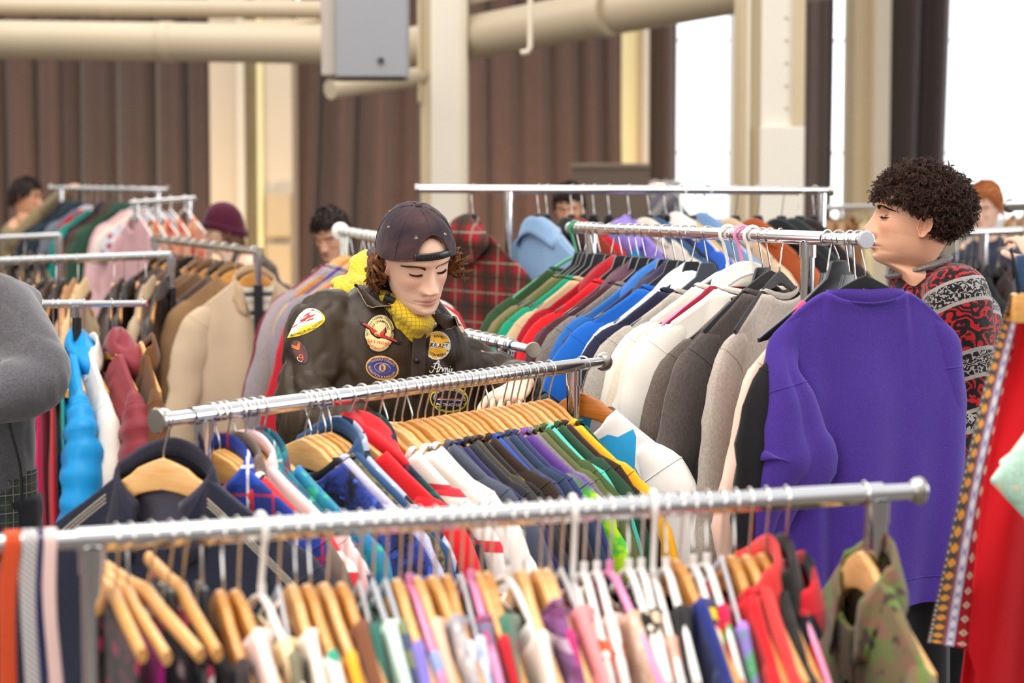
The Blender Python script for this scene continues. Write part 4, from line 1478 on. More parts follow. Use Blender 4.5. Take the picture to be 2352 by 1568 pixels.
# ---------------------------------------------------------------- R6: rail with pale round knob, left of the cap
A6, B6 = P(783, 531, 7.5), P(884, 548, 6.7)
kn = rack(A6, B6, 'pale painted clothes rack with round white end knob left of the cap', posts=(0.08, 0.95), cap_r=0.034, cap_mat=WHITEPLASTIC, rail_mat=simple('pale_green_paint', 'DCE3D8', rough=0.35))
G6 = 'sweatshirts on the white knobbed rack'
rows6 = [(792, 'crew', pl('7A1330'), 'deep maroon sweatshirt', SW), (800, 'crew', ht('B59AA2', 'A0868E'), 'dusty rose grey sweatshirt', SW), (812, 'crew', ht('B0A6AA', '958C92'), 'pale grey sweatshirt', SW), (826, 'crew', fab('fade', '4D3A86', 'F0B022', 'F0B022'), 'purple sweatshirt with yellow sleeve', SW), (842, 'crew', ht('A49CA4', '8B848C'), 'mid grey sweatshirt', SW), (852, 'crew', pl('C81A2C'), 'cherry red sweatshirt', SW), (862, 'crew', pl('EFE0DA'), 'blush white sweatshirt', SW), (872, 'crew', pl('BF2030'), 'brick red sweatshirt', SW)]
hang_row(kn, rows6, 'white knobbed rack', G6, drop=0.085, dets=False)

# ---------------------------------------------------------------- R7: tan jackets at the left, black posts
A7, B7 = P(352, 548, 9.6), P(597, 577, 7.9)
tan = rack(A7, B7, 'chrome and black clothes rack of tan jackets left of the capped man', caps=(0, 0), posts=(0.02, 0.985), lowblack=P(597, 655, 7.9).z, post_r=0.018)
tan['flip'] = True
G7 = 'jackets on the tan jacket rack'
LEA = lambda c: simple('leather', c, rough=0.42, nscale=20, namp=0.12, bump=0.15, bscale=120)
rows7 = [(382, 'jacket', pl('3A2C22'), 'dark brown jacket, deepest in the row', 'jacket'), (402, 'jacket', LEA('4B3325'), 'chocolate leather jacket', 'jacket'), (424, 'jacket', LEA('6B4A33'), 'walnut leather jacket', 'jacket'), (446, 'jacket', pl('1F1B1A'), 'black jacket between walnut and caramel', 'jacket'), (468, 'jacket', LEA('8A6242'), 'caramel leather jacket', 'jacket'), (492, 'jacket', pl('7A5A40'), 'light brown suede jacket', 'jacket'), (516, 'jacket', LEA('5A4232'), 'umber leather jacket', 'jacket'), (540, 'jacket', pl('93714F'), 'camel brown jacket', 'jacket')]
hang_row(tan, rows7, 'tan jacket rack', G7, drop=0.085, dets=False, yawr=0.05)
M = dress_frame(tan, 584, 0.085, 0.06)
hanger('wood', M, tan, 0.085, 'beige work jacket at the black post', 'hangers on the tan jacket rack', 1)
bj = garment('jacket', M, pl('CDB497'), 'beige work jacket with striped lining facing out beside the black post', 'jacket', G7, 1, dark_button=True, scale=1.06, trim=pl('C2A583'))
mb = MB()
mb.grid(lambda u, v: ((u - 0.5) * lerp(0.02, 0.125, v), -0.044 + 0.008 * math.sin(PI * u), lerp(-0.24, -0.055, v)), 8, 8)
mb.build('lining', fab('stripes', 'B9AFA2', 'D8CDBC', '4A4A50', s=1.0), bj)

# ---------------------------------------------------------------- R8 and R9: leather jackets and puffers at the left
A8, B8 = P(-120, 604, 8.4), P(394, 586, 8.2)
lea = rack(A8, B8, 'chrome clothes rack of leather jackets at the left', caps=(0, 0), posts=(0.1, 1.0), lowblack=P(394, 660, 8.2).z, post_r=0.017)
G8 = 'leather jackets on the left rack'
rows8 = [(22, 'jacket', LEA('2E2622'), 'black brown leather jacket, first from the grey fleece', 'jacket'), (50, 'jacket', LEA('503A2C'), 'brown leather jacket beside the fleece shoulder', 'jacket'), (80, 'jacket', LEA('241E1C'), 'black leather jacket', 'jacket'), (102, 'jacket', LEA('4A3526'), 'dark tan leather jacket', 'jacket'), (128, 'jacket', LEA('312522'), 'espresso leather jacket', 'jacket'), (151, 'jacket', pl('B98A63'), 'dusty pink brown suede jacket', 'jacket'), (178, 'jacket', pl('D9B98C'), 'sand shearling jacket', 'jacket'), (262, 'jacket', LEA('3F3026'), 'mocha leather jacket', 'jacket'), (285, 'jacket', LEA('2B2220'), 'near black leather jacket', 'jacket'), (318, 'jacket', LEA('3A2A22'), 'cocoa leather jacket', 'jacket'), (334, 'jacket', pl('B9A284'), 'pale khaki canvas jacket', 'jacket'), (366, 'jacket', LEA('33261F'), 'burnt brown leather jacket by the post', 'jacket')]
hang_row(lea, rows8, 'leather jacket rack', G8, drop=0.105, base_yaw=0.22, dets=False, yawr=0.12)
A9, B9 = P(60, 699, 6.4), P(338, 697, 6.3)
puf = rack(A9, B9, 'low black and chrome rail of puffer jackets at the left', r=0.013, caps=(0, 0), posts=(0.01, 0.42), thin=(0.0, 0.21), lowblack=P(100, 720, 6.4).z)
G9 = 'jackets on the low left rail'
rows9 = [(78, 'dress', pl('D8552E'), 'burnt orange long dress', 'dress', {'yaw': -0.2}), (98, 'dress', pl('D8126A'), 'hot pink long dress', 'dress', {'yaw': -0.1}), (122, 'dress', pl('C0182A'), 'red long dress behind the teal one', 'dress', {'yaw': -0.05}), (134, 'dress', pl('0FA597'), 'teal green long dress', 'dress', {'yaw': 0.0}),
         (160, 'puffer', pl('1C93D6', rough=0.4, sheen=0.0), 'glossy sky blue puffer jacket', 'puffer jacket', {'yaw': 0.1}), (192, 'jacket', pl('EFE6DC'), 'off white coat beside the blue puffer', 'coat', {'yaw': 0.2, 's': 1.05}), (256, 'puffer', pl('8A2F38', rough=0.55), 'maroon puffer parka with fallen hood', 'puffer jacket', {'yaw': 0.2}), (326, 'jacket', pl('6B421F'), 'cinnamon brown suede jacket', 'jacket', {'yaw': 0.1, 's': 1.0})]
for _i, _r in enumerate(rows9): _r[5].setdefault('s', 1.10)
hang_row(puf, rows9, 'low left rail', G9, drop=0.12, base_yaw=0.5, dets=True, yawr=0.03)

# ---------------------------------------------------------------- distant racks
A10, B10 = P(-120, 552, 11.2), P(138, 541, 11.0)
r10 = rack(A10, B10, 'chrome clothes rail behind the leather jackets at the far left', caps=(0, 0), posts=(0.1, 0.985), post_r=0.02)
hang_row(r10, [(20, 'jacket', pl('3A332C'), 'dark drab coat', 'coat'), (56, 'jacket', pl('4A4236'), 'olive drab coat', 'coat'), (92, 'jacket', pl('2B2A2A'), 'black wool coat', 'coat')], 'far left rail', 'coats on the far left rail', drop=0.1, base_yaw=0.3, dets=False)
A11, B11 = P(120, 432, 13.4), P(385, 436, 13.0)
r11 = rack(A11, B11, 'clothes rail of trousers and coats in front of the brown curtain', posts=(0.08, 0.92), post_r=0.018)
hang_row(r11, [(150, 'jacket', pl('1E222A'), 'black blue coat held by the far man', 'coat'), (172, 'jacket', pl('20303A'), 'dark petrol jacket', 'jacket'), (196, 'gown', pl('6B6F7C'), 'slate blue gown', 'gown'), (206, 'gown', pl('C0142A'), 'crimson long gown', 'gown'), (222, 'gown', pl('0E8076'), 'deep teal long gown', 'gown'), (240, 'jacket', pl('2A2026'), 'aubergine black coat', 'coat'), (258, 'jacket', pl('4A3A30'), 'brown long coat', 'coat'), (280, 'jacket', pl('2B4A3A'), 'dark spruce jacket', 'jacket'), (306, 'gown', pl('DDB2B4'), 'pale pink gown', 'gown'), (330, 'blouse', pl('E4DACE'), 'ivory blouse far off', 'blouse'), (356, 'blouse', fab('floral', 'C8CCD6', 'A03050', 'F0EEF0', s=1.4), 'grey flowered blouse far off', 'blouse')], 'curtain side rail', 'clothes on the curtain side rail', drop=0.11, base_yaw=-0.9, dets=False, default_h='clear')
A12, B12 = P(300, 466, 10.9), P(450, 455, 10.7)
r12 = rack(A12, B12, 'clothes rail of flowered dresses with thick white hangers', posts=(0.1, 0.9), r=0.012, caps=(0, 0))
FL = lambda *c, **k: fab('floral', *c, **k)
hang_row(r12, [(310, 'gown', pl('D9A9AC'), 'dusty pink gown', 'gown'), (336, 'dress', FL('C9A98C', 'D8441C', 'D8D2BC', 'DE6A30', s=2.2), 'orange flowered beige dress', 'dress'), (362, 'dress', FL('DE8E70', 'D63C18', 'F0C8A8', 'CE3A1A', s=2.4), 'coral dress with orange flowers', 'dress'), (392, 'dress', FL('E2A080', 'D8441C', '8FC0C8', 'D84A20', s=2.4), 'peach dress with orange and aqua print', 'dress'), (424, 'dress', FL('DE9474', 'D63A18', 'E8B898', s=2.2), 'salmon dress with red flowers', 'dress')], 'flowered dress rail', 'dresses on the flowered dress rail', drop=0.045, base_yaw=1.2, dets=False, default_h='white')
A13, B13 = P(1900, 548, 9.3), P(2420, 526, 9.0)
r13 = rack(A13, B13, 'chrome clothes rail behind the curly haired man', posts=(0.1, 0.70), post_r=0.019)
hang_row(r13, [(1925, 'jacket', pl('6E4A34'), 'brown fur trimmed coat', 'coat', {'s': 1.1}), (1960, 'jacket', pl('2A1F1C'), 'black brown fur coat', 'coat'), (2200, 'jacket', pl('1E1F24'), 'black coat behind the patterned sweater', 'coat'), (2216, 'jacket', pl('23262C'), 'graphite jacket', 'jacket'), (2232, 'jacket', pl('2A2A2C'), 'ash black jacket', 'jacket'), (2246, 'jacket', pl('1A1A1E'), 'ink black jacket', 'jacket'), (2296, 'jacket', pl('3A2A26'), 'dark coffee jacket', 'jacket'), (2340, 'jacket', pl('2E2422'), 'brown black parka', 'jacket')], 'rail behind curls', 'jackets on the rail behind the curly man', drop=0.13, base_yaw=0.5, dets=False, default_h='black')
A14, B14 = P(2322, 472, 6.2), P(2620, 462, 5.6)
r14 = rack(A14, B14, 'chrome rail with flat round end at the right edge', posts=(0.25, 0.9), cap_r=0.023)
A15, B15 = P(1490, 421, 15.2), P(1560, 423, 15.0)
r15 = rack(A15, B15, 'small clothes rail far off beside the bright window', posts=(0.1, 0.9), r=0.02)
hang_row(r15, [(1505, 'jacket', pl('8E8A96'), 'pale grey coat far off', 'coat'), (1530, 'jacket', pl('B9B2B4'), 'light dove coat far off', 'coat'), (1548, 'jacket', pl('6E6A72'), 'slate coat far off', 'coat')], 'window side rail', 'coats on the window side rail', drop=0.1, dets=False, default_h='white')
A16, B16 = P(1880, 478, 12.5), P(2420, 468, 12.0)
r16 = rack(A16, B16, 'clothes rail far off below the right windows', posts=(0.1, 0.9), r=0.018, caps=(0, 0))
hang_row(r16, [(1900, 'jacket', pl('B98E62'), 'tan coat far off', 'coat'), (1925, 'jacket', pl('C9A47A'), 'sandy coat far off', 'coat'), (1950, 'jacket', pl('8A5E3C'), 'russet coat far off', 'coat'), (1972, 'jacket', pl('D8C79A'), 'straw coat far off', 'coat'), (2318, 'jacket', pl('C2A688'), 'biscuit coat far off', 'coat'), (2342, 'jacket', pl('A8845E'), 'toffee coat far off', 'coat')], 'rail below windows', 'coats on the rail below the windows', drop=0.08, dets=False, base_yaw=0.4)

# ---------------------------------------------------------------- belts hung over the near end of the front rail
def strap(px0, px1, hexes, label, dx=0.0, Lb=0.5, kind='plain'):
    a, b = on_rail(frt, px0), on_rail(frt, px1)
    c = (a + b) / 2
    w_ = (b - a).length
    root = thing('belt', label, 'belt', c, group='belts on the front rail')
    d = frt['d']
    sd = frt['side']
    rr_ = 0.0155
    path = [(-rr_ * 1.0 - 0.004, -Lb)] + [(-rr_ * 1.05, -0.10), (-rr_ * 1.02, -0.03)] + [(-rr_ * math.cos(PI * k / 8), rr_ * math.sin(PI * k / 8)) for k in range(9)] + [(rr_ * 1.05, -0.05), (rr_ + 0.004, -Lb * 0.9)]
    m = MB()

    def fn(u, v):
        k = v * (len(path) - 1)
        i = min(int(k), len(path) - 2)
        f = k - i
        q = (lerp(path[i][0], path[i + 1][0], f), lerp(path[i][1], path[i + 1][1], f))
        s_ = dx * max(0, -q[1]) + 0.004 * math.sin(q[1] * 20)
        return d * ((u - 0.5) * w_ + s_) + sd * q[0] + Vector((0, 0, q[1]))
    m.grid(fn, 6, 40)
    me = evaluated(m.mesh('strap'), [('SOLIDIFY', dict(thickness=0.003, offset=1.0))])
    link('strap', me, hexes, root)
    m = MB()
    z = -Lb
    fr_ = [fn(0, 0), fn(1, 0)]
    p0, p1 = [Vector(q) for q in fr_]
    m.tube([p0 + Vector((0, 0, 0)), p1, p1 - Vector((0, 0, 0.05)), p0 - Vector((0, 0, 0.05))], 0.003, 6, closed=True)
    m.build('buckle', STEEL, root)


wv = NT('woven_webbing')
x_, y_, z_ = wv.xyz()
dg = wv.math('FRACT', wv.math('ADD', wv.math('MULTIPLY', wv.math('ADD', z_, wv.math('MULTIPLY', x_, 0.9)), 130), 50))
wv.color(wv.mix(wv.ramp(dg, 0.3, 0.6), lin('8B8484'), lin('CFC8C6')))
wv.set(rough=0.8)
strap(8, 46, pl('CE4C26'), 'orange red strap over the front rail beside the grey braided one', dx=-0.05)
strap(50, 84, wv.m, 'grey braided belt over the front rail', dx=-0.0, Lb=0.52)
strap(86, 97, pl('262A5A'), 'navy strap behind the grey braided belt', dx=0.0, Lb=0.5)
strap(99, 128, pl('EBC7C0'), 'pale pink strap over the front rail', dx=0.02, Lb=0.48)

# ---------------------------------------------------------------- red robe with woven trims at the right edge
YR = 3.35
def rp(x, y, dy=0.0): return P(x, y, YR + dy)
robe = thing('robe', 'red robe with woven ribbon trims at the right edge', 'robe', rp(2352, 690))
o = rp(2352, 690)
Ledge = [(2322, 676), (2300, 742), (2272, 840), (2238, 985), (2205, 1130), (2170, 1290), (2146, 1400), (2130, 1476)]
Redge = [(2346, 690), (2334, 760), (2314, 850), (2284, 985), (2256, 1130), (2237, 1290), (2228, 1400), (2222, 1490)]
Lp = spline([(a, b, 0) for a, b in Ledge], 40)
Rp = spline([(a, b, 0) for a, b in Redge], 40)


ZA = lambda v: lerp(0.50, 0.40, v)
ZB = lambda v: lerp(0.94, 0.68, v ** 1.5)


def trimgrid(u0, u1, off):
    def fn(u, v):
        k = min(int(v * 39), 38)
        f = v * 39 - k
        L = Lp[k].lerp(Lp[k + 1], f)
        Q = Rp[k].lerp(Rp[k + 1], f)
        a0 = u0(v) if callable(u0) else u0
        a1 = u1(v) if callable(u1) else u1
        q = L.lerp(Q, lerp(a0, a1, u))
        return rp(q.x, q.y, 0.012 * math.sin(v * 9) + 0.05 * lerp(a0, a1, u) - off) - o
    return fn


def ribbon_mat(name, base, spots, per, width_axis=0):
    t = NT(name)
    u = t.n('ShaderNodeUVMap')
    s_ = t.n('ShaderNodeSeparateXYZ')
    t.l(u.outputs[0], s_.inputs[0])
    U, V = s_.outputs[0], s_.outputs[1]
    col = lin(base)
    for (hexc, u0, u1, period, duty, off) in spots:
        inu = t.math('MULTIPLY', t.math('GREATER_THAN', U, u0), t.math('LESS_THAN', U, u1))
        if period:
            # diamond shaped repeats
            f = t.math('ABSOLUTE', t.math('SUBTRACT', t.math('FRACT', t.math('ADD', t.math('MULTIPLY', V, period), off)), 0.5))
            c = t.math('ABSOLUTE', t.math('DIVIDE', t.math('SUBTRACT', U, (u0 + u1) / 2), (u1 - u0)))
            inu = t.math('MULTIPLY', inu, t.math('LESS_THAN', t.math('ADD', f, t.math('MULTIPLY', c, 0.5)), duty))
        col = t.mix(inu, col, lin(hexc))
    t.color(col)
    t.set(rough=0.85)
    t.bump(t.noise(400, 2), 0.4)
    return t.m


def uvgrid(name, fn, nu, nv, mat, parent, thick=0.002):
    m = MB()
    m.grid(fn, nu, nv)
    me = bpy.data.meshes.new(name)
    me.from_pydata([tuple(v) for v in m.v], [], m.f)
    uv = me.uv_layers.new(name='UVMap')
    for lp_ in me.loops:
        i = lp_.vertex_index
        uv.data[lp_.index].uv = ((i % nu) / (nu - 1), (i // nu) / (nv - 1))
    for p_ in me.polygons: p_.use_smooth = True
    if thick: me = evaluated(me, [('SOLIDIFY', dict(thickness=thick, offset=0))])
    return link(name, me, mat, parent)


RED = pl('D00E1C')
uvgrid('marigold_trim', trimgrid(0.0, ZA, 0.004), 7, 80, ribbon_mat('marigold_ribbon', '5A4A40', [('E3DCD0', 0, 0.16, 60, 0.3, 0), ('F0A03A', 0.2, 0.85, 30, 0.36, 0), ('2E3A36', 0.25, 0.8, 30, 0.14, 0.5), ('C8283A', 0.88, 1, 0, 0, 0)], 30), robe)
uvgrid('blue_trim', trimgrid(ZA, ZB, 0.006), 7, 80, ribbon_mat('pale_blue_ribbon', 'B9BEDC', [('B01A2C', 0, 0.12, 0, 0, 0), ('F3EEF2', 0.25, 0.75, 26, 0.36, 0), ('C02A48', 0.38, 0.62, 26, 0.16, 0.5), ('A0182A', 0.88, 1, 0, 0, 0)], 30), robe)
uvgrid('zigzag_trim', trimgrid(ZB, 1.0, 0.0), 7, 80, ribbon_mat('red_zigzag_ribbon', 'C01C28', [('EDD9C4', 0.1, 0.95, 22, 0.28, 0), ('C8202C', 0.4, 0.7, 22, 0.14, 0)], 30), robe)


def sleeve_fn(u, v):
    k = min(int(v * 39), 38)
    q = Rp[k].lerp(Rp[k + 1], v * 39 - k)
    x = lerp(q.x, 2440, u)
    y = lerp(q.y, 690 + v * 1300, min(1.0, u * 1.3))
    return rp(x, y, 0.05 + 0.10 * math.sin(PI * min(1, u * 1.2)) * 0 + 0.018 * math.sin(u * 9 + v * 3) + 0.03 * u) - o


uvgrid('sleeve', sleeve_fn, 30, 50, RED, robe, 0.003)


def robe_body(u, v):
    x = lerp(lerp(2305, 2184, v), 2520, u)
    y = lerp(780, 1760, v)
    return rp(x, y, 0.10 + 0.03 * math.sin(u * 14 + v) * (0.3 + v)) - o


uvgrid('body', robe_body, 40, 30, RED, robe, 0.003)
# rail and hanger the robe hangs from, mostly beyond the frame
A17, B17 = P(2352, 560, 3.42), P(2700, 548, 3.2)
A17 = A17 + (A17 - B17) * 0.0 + Vector((0.05, 0, 0))
rr17 = rack(A17, B17, 'chrome clothes rail beyond the right edge holding the red robe', posts=(0.5, 0.9), caps=(0, 0))
gj = dress_frame(rr17, 2420, 0.075, 0.2)
hg = thing('clothes_hanger', 'wooden hanger with denim pad holding the red robe', 'hanger', group='hangers on the right edge rail')
q = rp(2345, 706)
hg.location = q
m = MB()
m.box((-0.016, -0.02, -0.026), (0.10, 0.02, 0.024), 0.006)
m.build('hanger_bar', WOOD[0], hg)
m = MB()
m.box((-0.012, -0.012, 0.026), (0.05, 0.012, 0.09), 0.01)
m.build('denim_pad', fab('denim', '3E5878', '2C4260'), hg)
m = MB()
m.tube([(-0.014 + 0.008 * math.cos(a * 0.3), -0.013, 0.055 + 0.045 * math.sin(a * 0.3 - 1.5)) for a in range(12)], 0.003, 6)
m.build('pad_edging', BLACKPLASTIC, hg)
rl = on_rail(rr17, 2388)
tp = Vector((0.022, 0.0, 0.088))
rq = rl - q
m = MB()
m.tube(spline([tp, tp.lerp(rq, 0.45) + Vector((0.012, 0, 0)), rq + Vector((0.020, 0, -0.002)), rq + Vector((0.0, 0, 0.0195)), rq + Vector((-0.020, 0, 0.0)), rq + Vector((-0.021, 0, -0.014))], 24), 0.002, 7)
m.build('hook', WIRE, hg)
# pale green printed sleeve in front of the robe
gs = thing('blouse', 'pale green printed blouse sleeve in front of the red robe', 'blouse', rp(2352, 1080, -0.12))
o2 = rp(2352, 1080, -0.12)


def gsl(u, v):
    a = Vector((2275, 1098)).lerp(Vector((2352, 985)), 0) if False else None
    top = (lerp(2276, 2420, u), lerp(1100, 905, u))
    bot = (lerp(2276, 2420, u), lerp(1106, 1262, u))
    an = 2 * PI * v
    k = (1 - math.cos(an)) / 2
    return rp(lerp(top[0], bot[0], k), lerp(top[1], bot[1], k), -0.12 + 0.03 * math.sin(an) * (0.2 + u)) - o2


uvgrid('sleeve', gsl, 20, 24, fab('mottle', 'BFE0CF', '9CC9B0', 'E3D6B8', s=1.2), gs, 0.002)
m = MB()
m.tube([rp(2420 + 30 * k, 1000 + 60 * k, -0.1) - o2 for k in range(6)], [(0.10, 0.05)] * 6, 16, up=(0, 1, 0))
m.build('body', fab('mottle', 'BFE0CF', '9CC9B0', 'E3D6B8', s=1.2), gs)
# ---------------------------------------------------------------- people
def skin(name, base, blush, lip):
    t = NT(name)
    c = t.n('ShaderNodeAttribute', attribute_name='tint')
    s_ = t.n('ShaderNodeSeparateColor')
    t.l(c.outputs['Color'], s_.inputs[0])
    col = t.mix(t.ramp(t.noise(30, 3), 0.35, 0.7), lin(base), lin(base, 0.93))
    col = t.mix(s_.outputs[1], col, lin(blush))
    col = t.mix(s_.outputs[0], col, lin(lip))
    col = t.mix(s_.outputs[2], col, lin('3A2018'))
    t.color(col)
    t.set(rough=0.45, spec=0.35, sss=0.12)
    t.b.inputs['Subsurface Radius'].default_value = (0.012, 0.005, 0.003)
    t.b.inputs['Subsurface Scale'].default_value = 0.5
    t.bump(t.noise(500, 2), 0.08)
    return t.m


WID = [(-0.20, 0.064), (-0.17, 0.057), (-0.135, 0.052), (-0.122, 0.046), (-0.113, 0.036), (-0.104, 0.043), (-0.09, 0.052), (-0.07, 0.059), (-0.045, 0.065), (-0.015, 0.070), (0.015, 0.0735), (0.045, 0.0755), (0.07, 0.072), (0.09, 0.061), (0.105, 0.043), (0.113, 0.026), (0.117, 0.0)]
FRO = [(-0.20, 0.042), (-0.17, 0.040), (-0.135, 0.042), (-0.122, 0.058), (-0.113, 0.083), (-0.104, 0.090), (-0.094, 0.090), (-0.085, 0.086), (-0.077, 0.088), (-0.066, 0.089), (-0.055, 0.088), (-0.03, 0.088), (-0.01, 0.088), (0.004, 0.089), (0.02, 0.0955), (0.035, 0.096), (0.055, 0.092), (0.075, 0.080), (0.092, 0.062), (0.105, 0.042), (0.113, 0.024), (0.117, 0.0)]
BAC = [(-0.20, 0.062), (-0.17, 0.058), (-0.135, 0.060), (-0.11, 0.064), (-0.08, 0.072), (-0.05, 0.085), (-0.02, 0.096), (0.01, 0.103), (0.04, 0.104), (0.065, 0.096), (0.085, 0.079), (0.1, 0.057), (0.11, 0.032), (0.117, 0.0)]


def g2(x, z, cx, cz, sx, sz): return math.exp(-((x - cx) / sx) ** 2 - ((z - cz) / sz) ** 2)


def face_shape(x, z, f):
    """forward displacement of the face and its tint (lip, blush, dark)"""
    ax = abs(x)
    nose = f.get('nose', 1.0)
    h = interp([(-0.060, 0.0), (-0.054, 0.010), (-0.047, 0.0235), (-0.040, 0.0265), (-0.028, 0.0205), (-0.012, 0.0135), (0.004, 0.0075), (0.016, 0.002), (0.024, 0)], z) * nose
    wn = interp([(-0.06, 0.013), (-0.046, 0.0135), (-0.036, 0.0115), (-0.015, 0.0085), (0.01, 0.010), (0.024, 0.014)], z)
    d = h * math.exp(-(ax / (wn * f.get('nosew', 1.0))) ** 2.4)
    d += 0.0095 * g2(ax, z, 0.0145, -0.046, 0.0065, 0.0085) - 0.004 * g2(ax, z, 0.0075, -0.0545, 0.004, 0.003)
    d -= 0.0140 * g2(ax, z, 0.030, 0.003, 0.017, 0.0125)                       # socket
    d += 0.0062 * g2(ax, z, 0.032, -0.002, 0.0135, 0.0085)                      # lid over the eyeball
    d += 0.0050 * g2(ax, z, 0.030, 0.021, 0.022, 0.0075)                       # brow ridge
    d -= 0.0022 * g2(ax, z, 0.036, -0.0145, 0.012, 0.004)
    d += 0.0045 * g2(ax, z, 0.047, -0.028, 0.018, 0.018)                       # cheekbone
    d -= 0.0035 * g2(ax, z, 0.045, -0.065, 0.014, 0.02)
    lw = f.get('lip', 1.0)
    d += lw * (0.0056 * g2(x, z, 0, -0.0715, 0.0165, 0.0042) + 0.0066 * g2(x, z, 0, -0.0825, 0.0150, 0.0052)) - 0.0042 * g2(x, z, 0, -0.0768, 0.024, 0.0016)
    d -= 0.003 * g2(x, z, 0, -0.0935, 0.018, 0.005) - 0.003 * g2(x, z, 0, -0.106, 0.018, 0.010)
    d -= 0.0016 * g2(x, z, 0, -0.062, 0.0035, 0.005)
    d -= 0.002 * g2(ax, z, 0.027, -0.0768, 0.004, 0.004)
    lip = min(1, 1.25 * g2(x, z, 0, -0.0715, 0.021, 0.0045) ** 1.0 * (1 if z > -0.0768 else 0.4) + 1.25 * g2(x, z, 0, -0.0822, 0.019, 0.0055))
    lip = max(0, min(1, (lip - 0.25) * 1.8)) * 0.75
    blush = 0.5 * g2(ax, z, 0.042, -0.03, 0.02, 0.018) + 0.6 * g2(x, z, 0, -0.043, 0.016, 0.012) + 0.25 * g2(ax, z, 0.03, -0.008, 0.02, 0.012)
    # lash line of lowered lids and the mouth line
    lz = -0.0062 - 0.0035 * (1 - ((ax - 0.032) / 0.016) ** 2) + 0.002 if abs(ax - 0.032) < 0.016 else None
    dark = 0.0
    if f.get('open'): dark = f['open'] * (g2(ax, z, 0.034, -0.0015, 0.0062, 0.0042) ** 0.8)
    if lz is not None: dark = max(dark, math.exp(-((z - lz) / 0.0013) ** 2) * f.get('lash', 0.9))
    dark = max(dark, 0.55 * g2(x, z, 0, -0.0768, 0.021, 0.0011), 0.45 * g2(ax, z, 0.008, -0.0550, 0.0045, 0.0022))
    return d, (lip, min(1, blush), min(1, dark))


def head_mesh(f, nu=132, nv=150, ears=True):
    """head and neck; origin between the eyes' height and the ears, face along -Y"""
    zs = []
    for k in range(nv):      # finer rows through the face
        t = k / (nv - 1)
        zs.append(t)
    dens = lambda z: 2.6 if -0.10 < z < 0.03 else 1.0
    acc, z, table = 0, -0.20, []
    while z < 0.1169:
        table.append((acc, z))
        acc += dens(z) * 0.0005
        z += 0.0005
    table.append((acc, 0.1169))
    zz, j = [], 0
    for k in range(nv):
        a = acc * k / (nv - 1)
        while j < len(table) - 2 and table[j + 1][0] < a: j += 1
        a0, z0 = table[j]
        a1, z1 = table[j + 1]
        zz.append(lerp(z0, z1, min(1, max(0, (a - a0) / max(1e-9, a1 - a0)))))
    jaw = f.get('jaw', 1.0)
    wd = f.get('wide', 1.0)
    m = MB()
    tint = []
    for z in zz:
        w_, fr, ba = interp(WID, z), interp(FRO, z), interp(BAC, z)
        if f.get('chin') and z < -0.07: fr -= f['chin'] * min(1, (-0.07 - z) / 0.04)
        nback = f.get('neckback', 0.0) * max(0, -0.115 - z) / 0.085
        if -0.122 < z < -0.04: w_ *= lerp(1, jaw, math.sin(PI * (z + 0.122) / 0.082))
        w_ *= wd
        for i in range(nu):
            u = i / nu
            # more columns across the face (around u = 0)
            an = 2 * PI * (u - 0.5)
            an = an - 0.55 * math.sin(an) * (1 if True else 0)
            c, s = math.cos(an), math.sin(an)
            if c >= 0:
                x = w_ * math.copysign(abs(s) ** 0.95, s)
                y = -fr * abs(c) ** 0.78
                d, tn = face_shape(x, z, f)
                k = min(1, c * 2.2)
                y -= d * k
                tint.append(tuple(q * k for q in tn))
            else:
                x = w_ * math.copysign(abs(s) ** 0.95, s)
                y = ba * abs(c) ** 0.86
                tint.append((0, 0, 0))
            m.v.append(Vector((x, y + nback, z)))
    for j in range(nv - 1):
        for i in range(nu):
            m.f.append((j * nu + i, j * nu + (i + 1) % nu, (j + 1) * nu + (i + 1) % nu, (j + 1) * nu + i))
    m.f.append(tuple((nv - 1) * nu + i for i in range(nu)))
    m.f.append(tuple(range(nu))[::-1])
    if ears:
        for s in (1, -1):
            b = len(m.v)
            def ear(u, v):
                an = 2 * PI * u
                r = v
                ry = 0.0175 * (1 + 0.12 * math.sin(an)) * (0.75 if math.sin(an) < -0.5 else 1)
                rz = 0.031
                y = ry * math.cos(an) * r
                z = rz * math.sin(an) * r
                rim = math.exp(-((r - 0.86) / 0.13) ** 2) * (0.4 + 0.6 * (math.cos(an) > -0.6))
                bowl = -0.006 * math.exp(-(r / 0.45) ** 2) + 0.003 * math.exp(-((r - 0.5) / 0.1) ** 2) * (math.cos(an) > 0)
                out = 0.004 + 0.009 * rim + bowl - (0.013 if r > 0.99 else 0)
                flare = 0.30 * (y + 0.012)
                return (s * (0.0705 * wd + out + flare), 0.012 + y + 0.12 * z, -0.012 + z)
            m.grid(ear, 36, 16, cu=True)
            tint += [(0, 0.35, 0.25 if (k // 36) in (5, 6) else 0) for k in range(36 * 16)]
    return m, tint


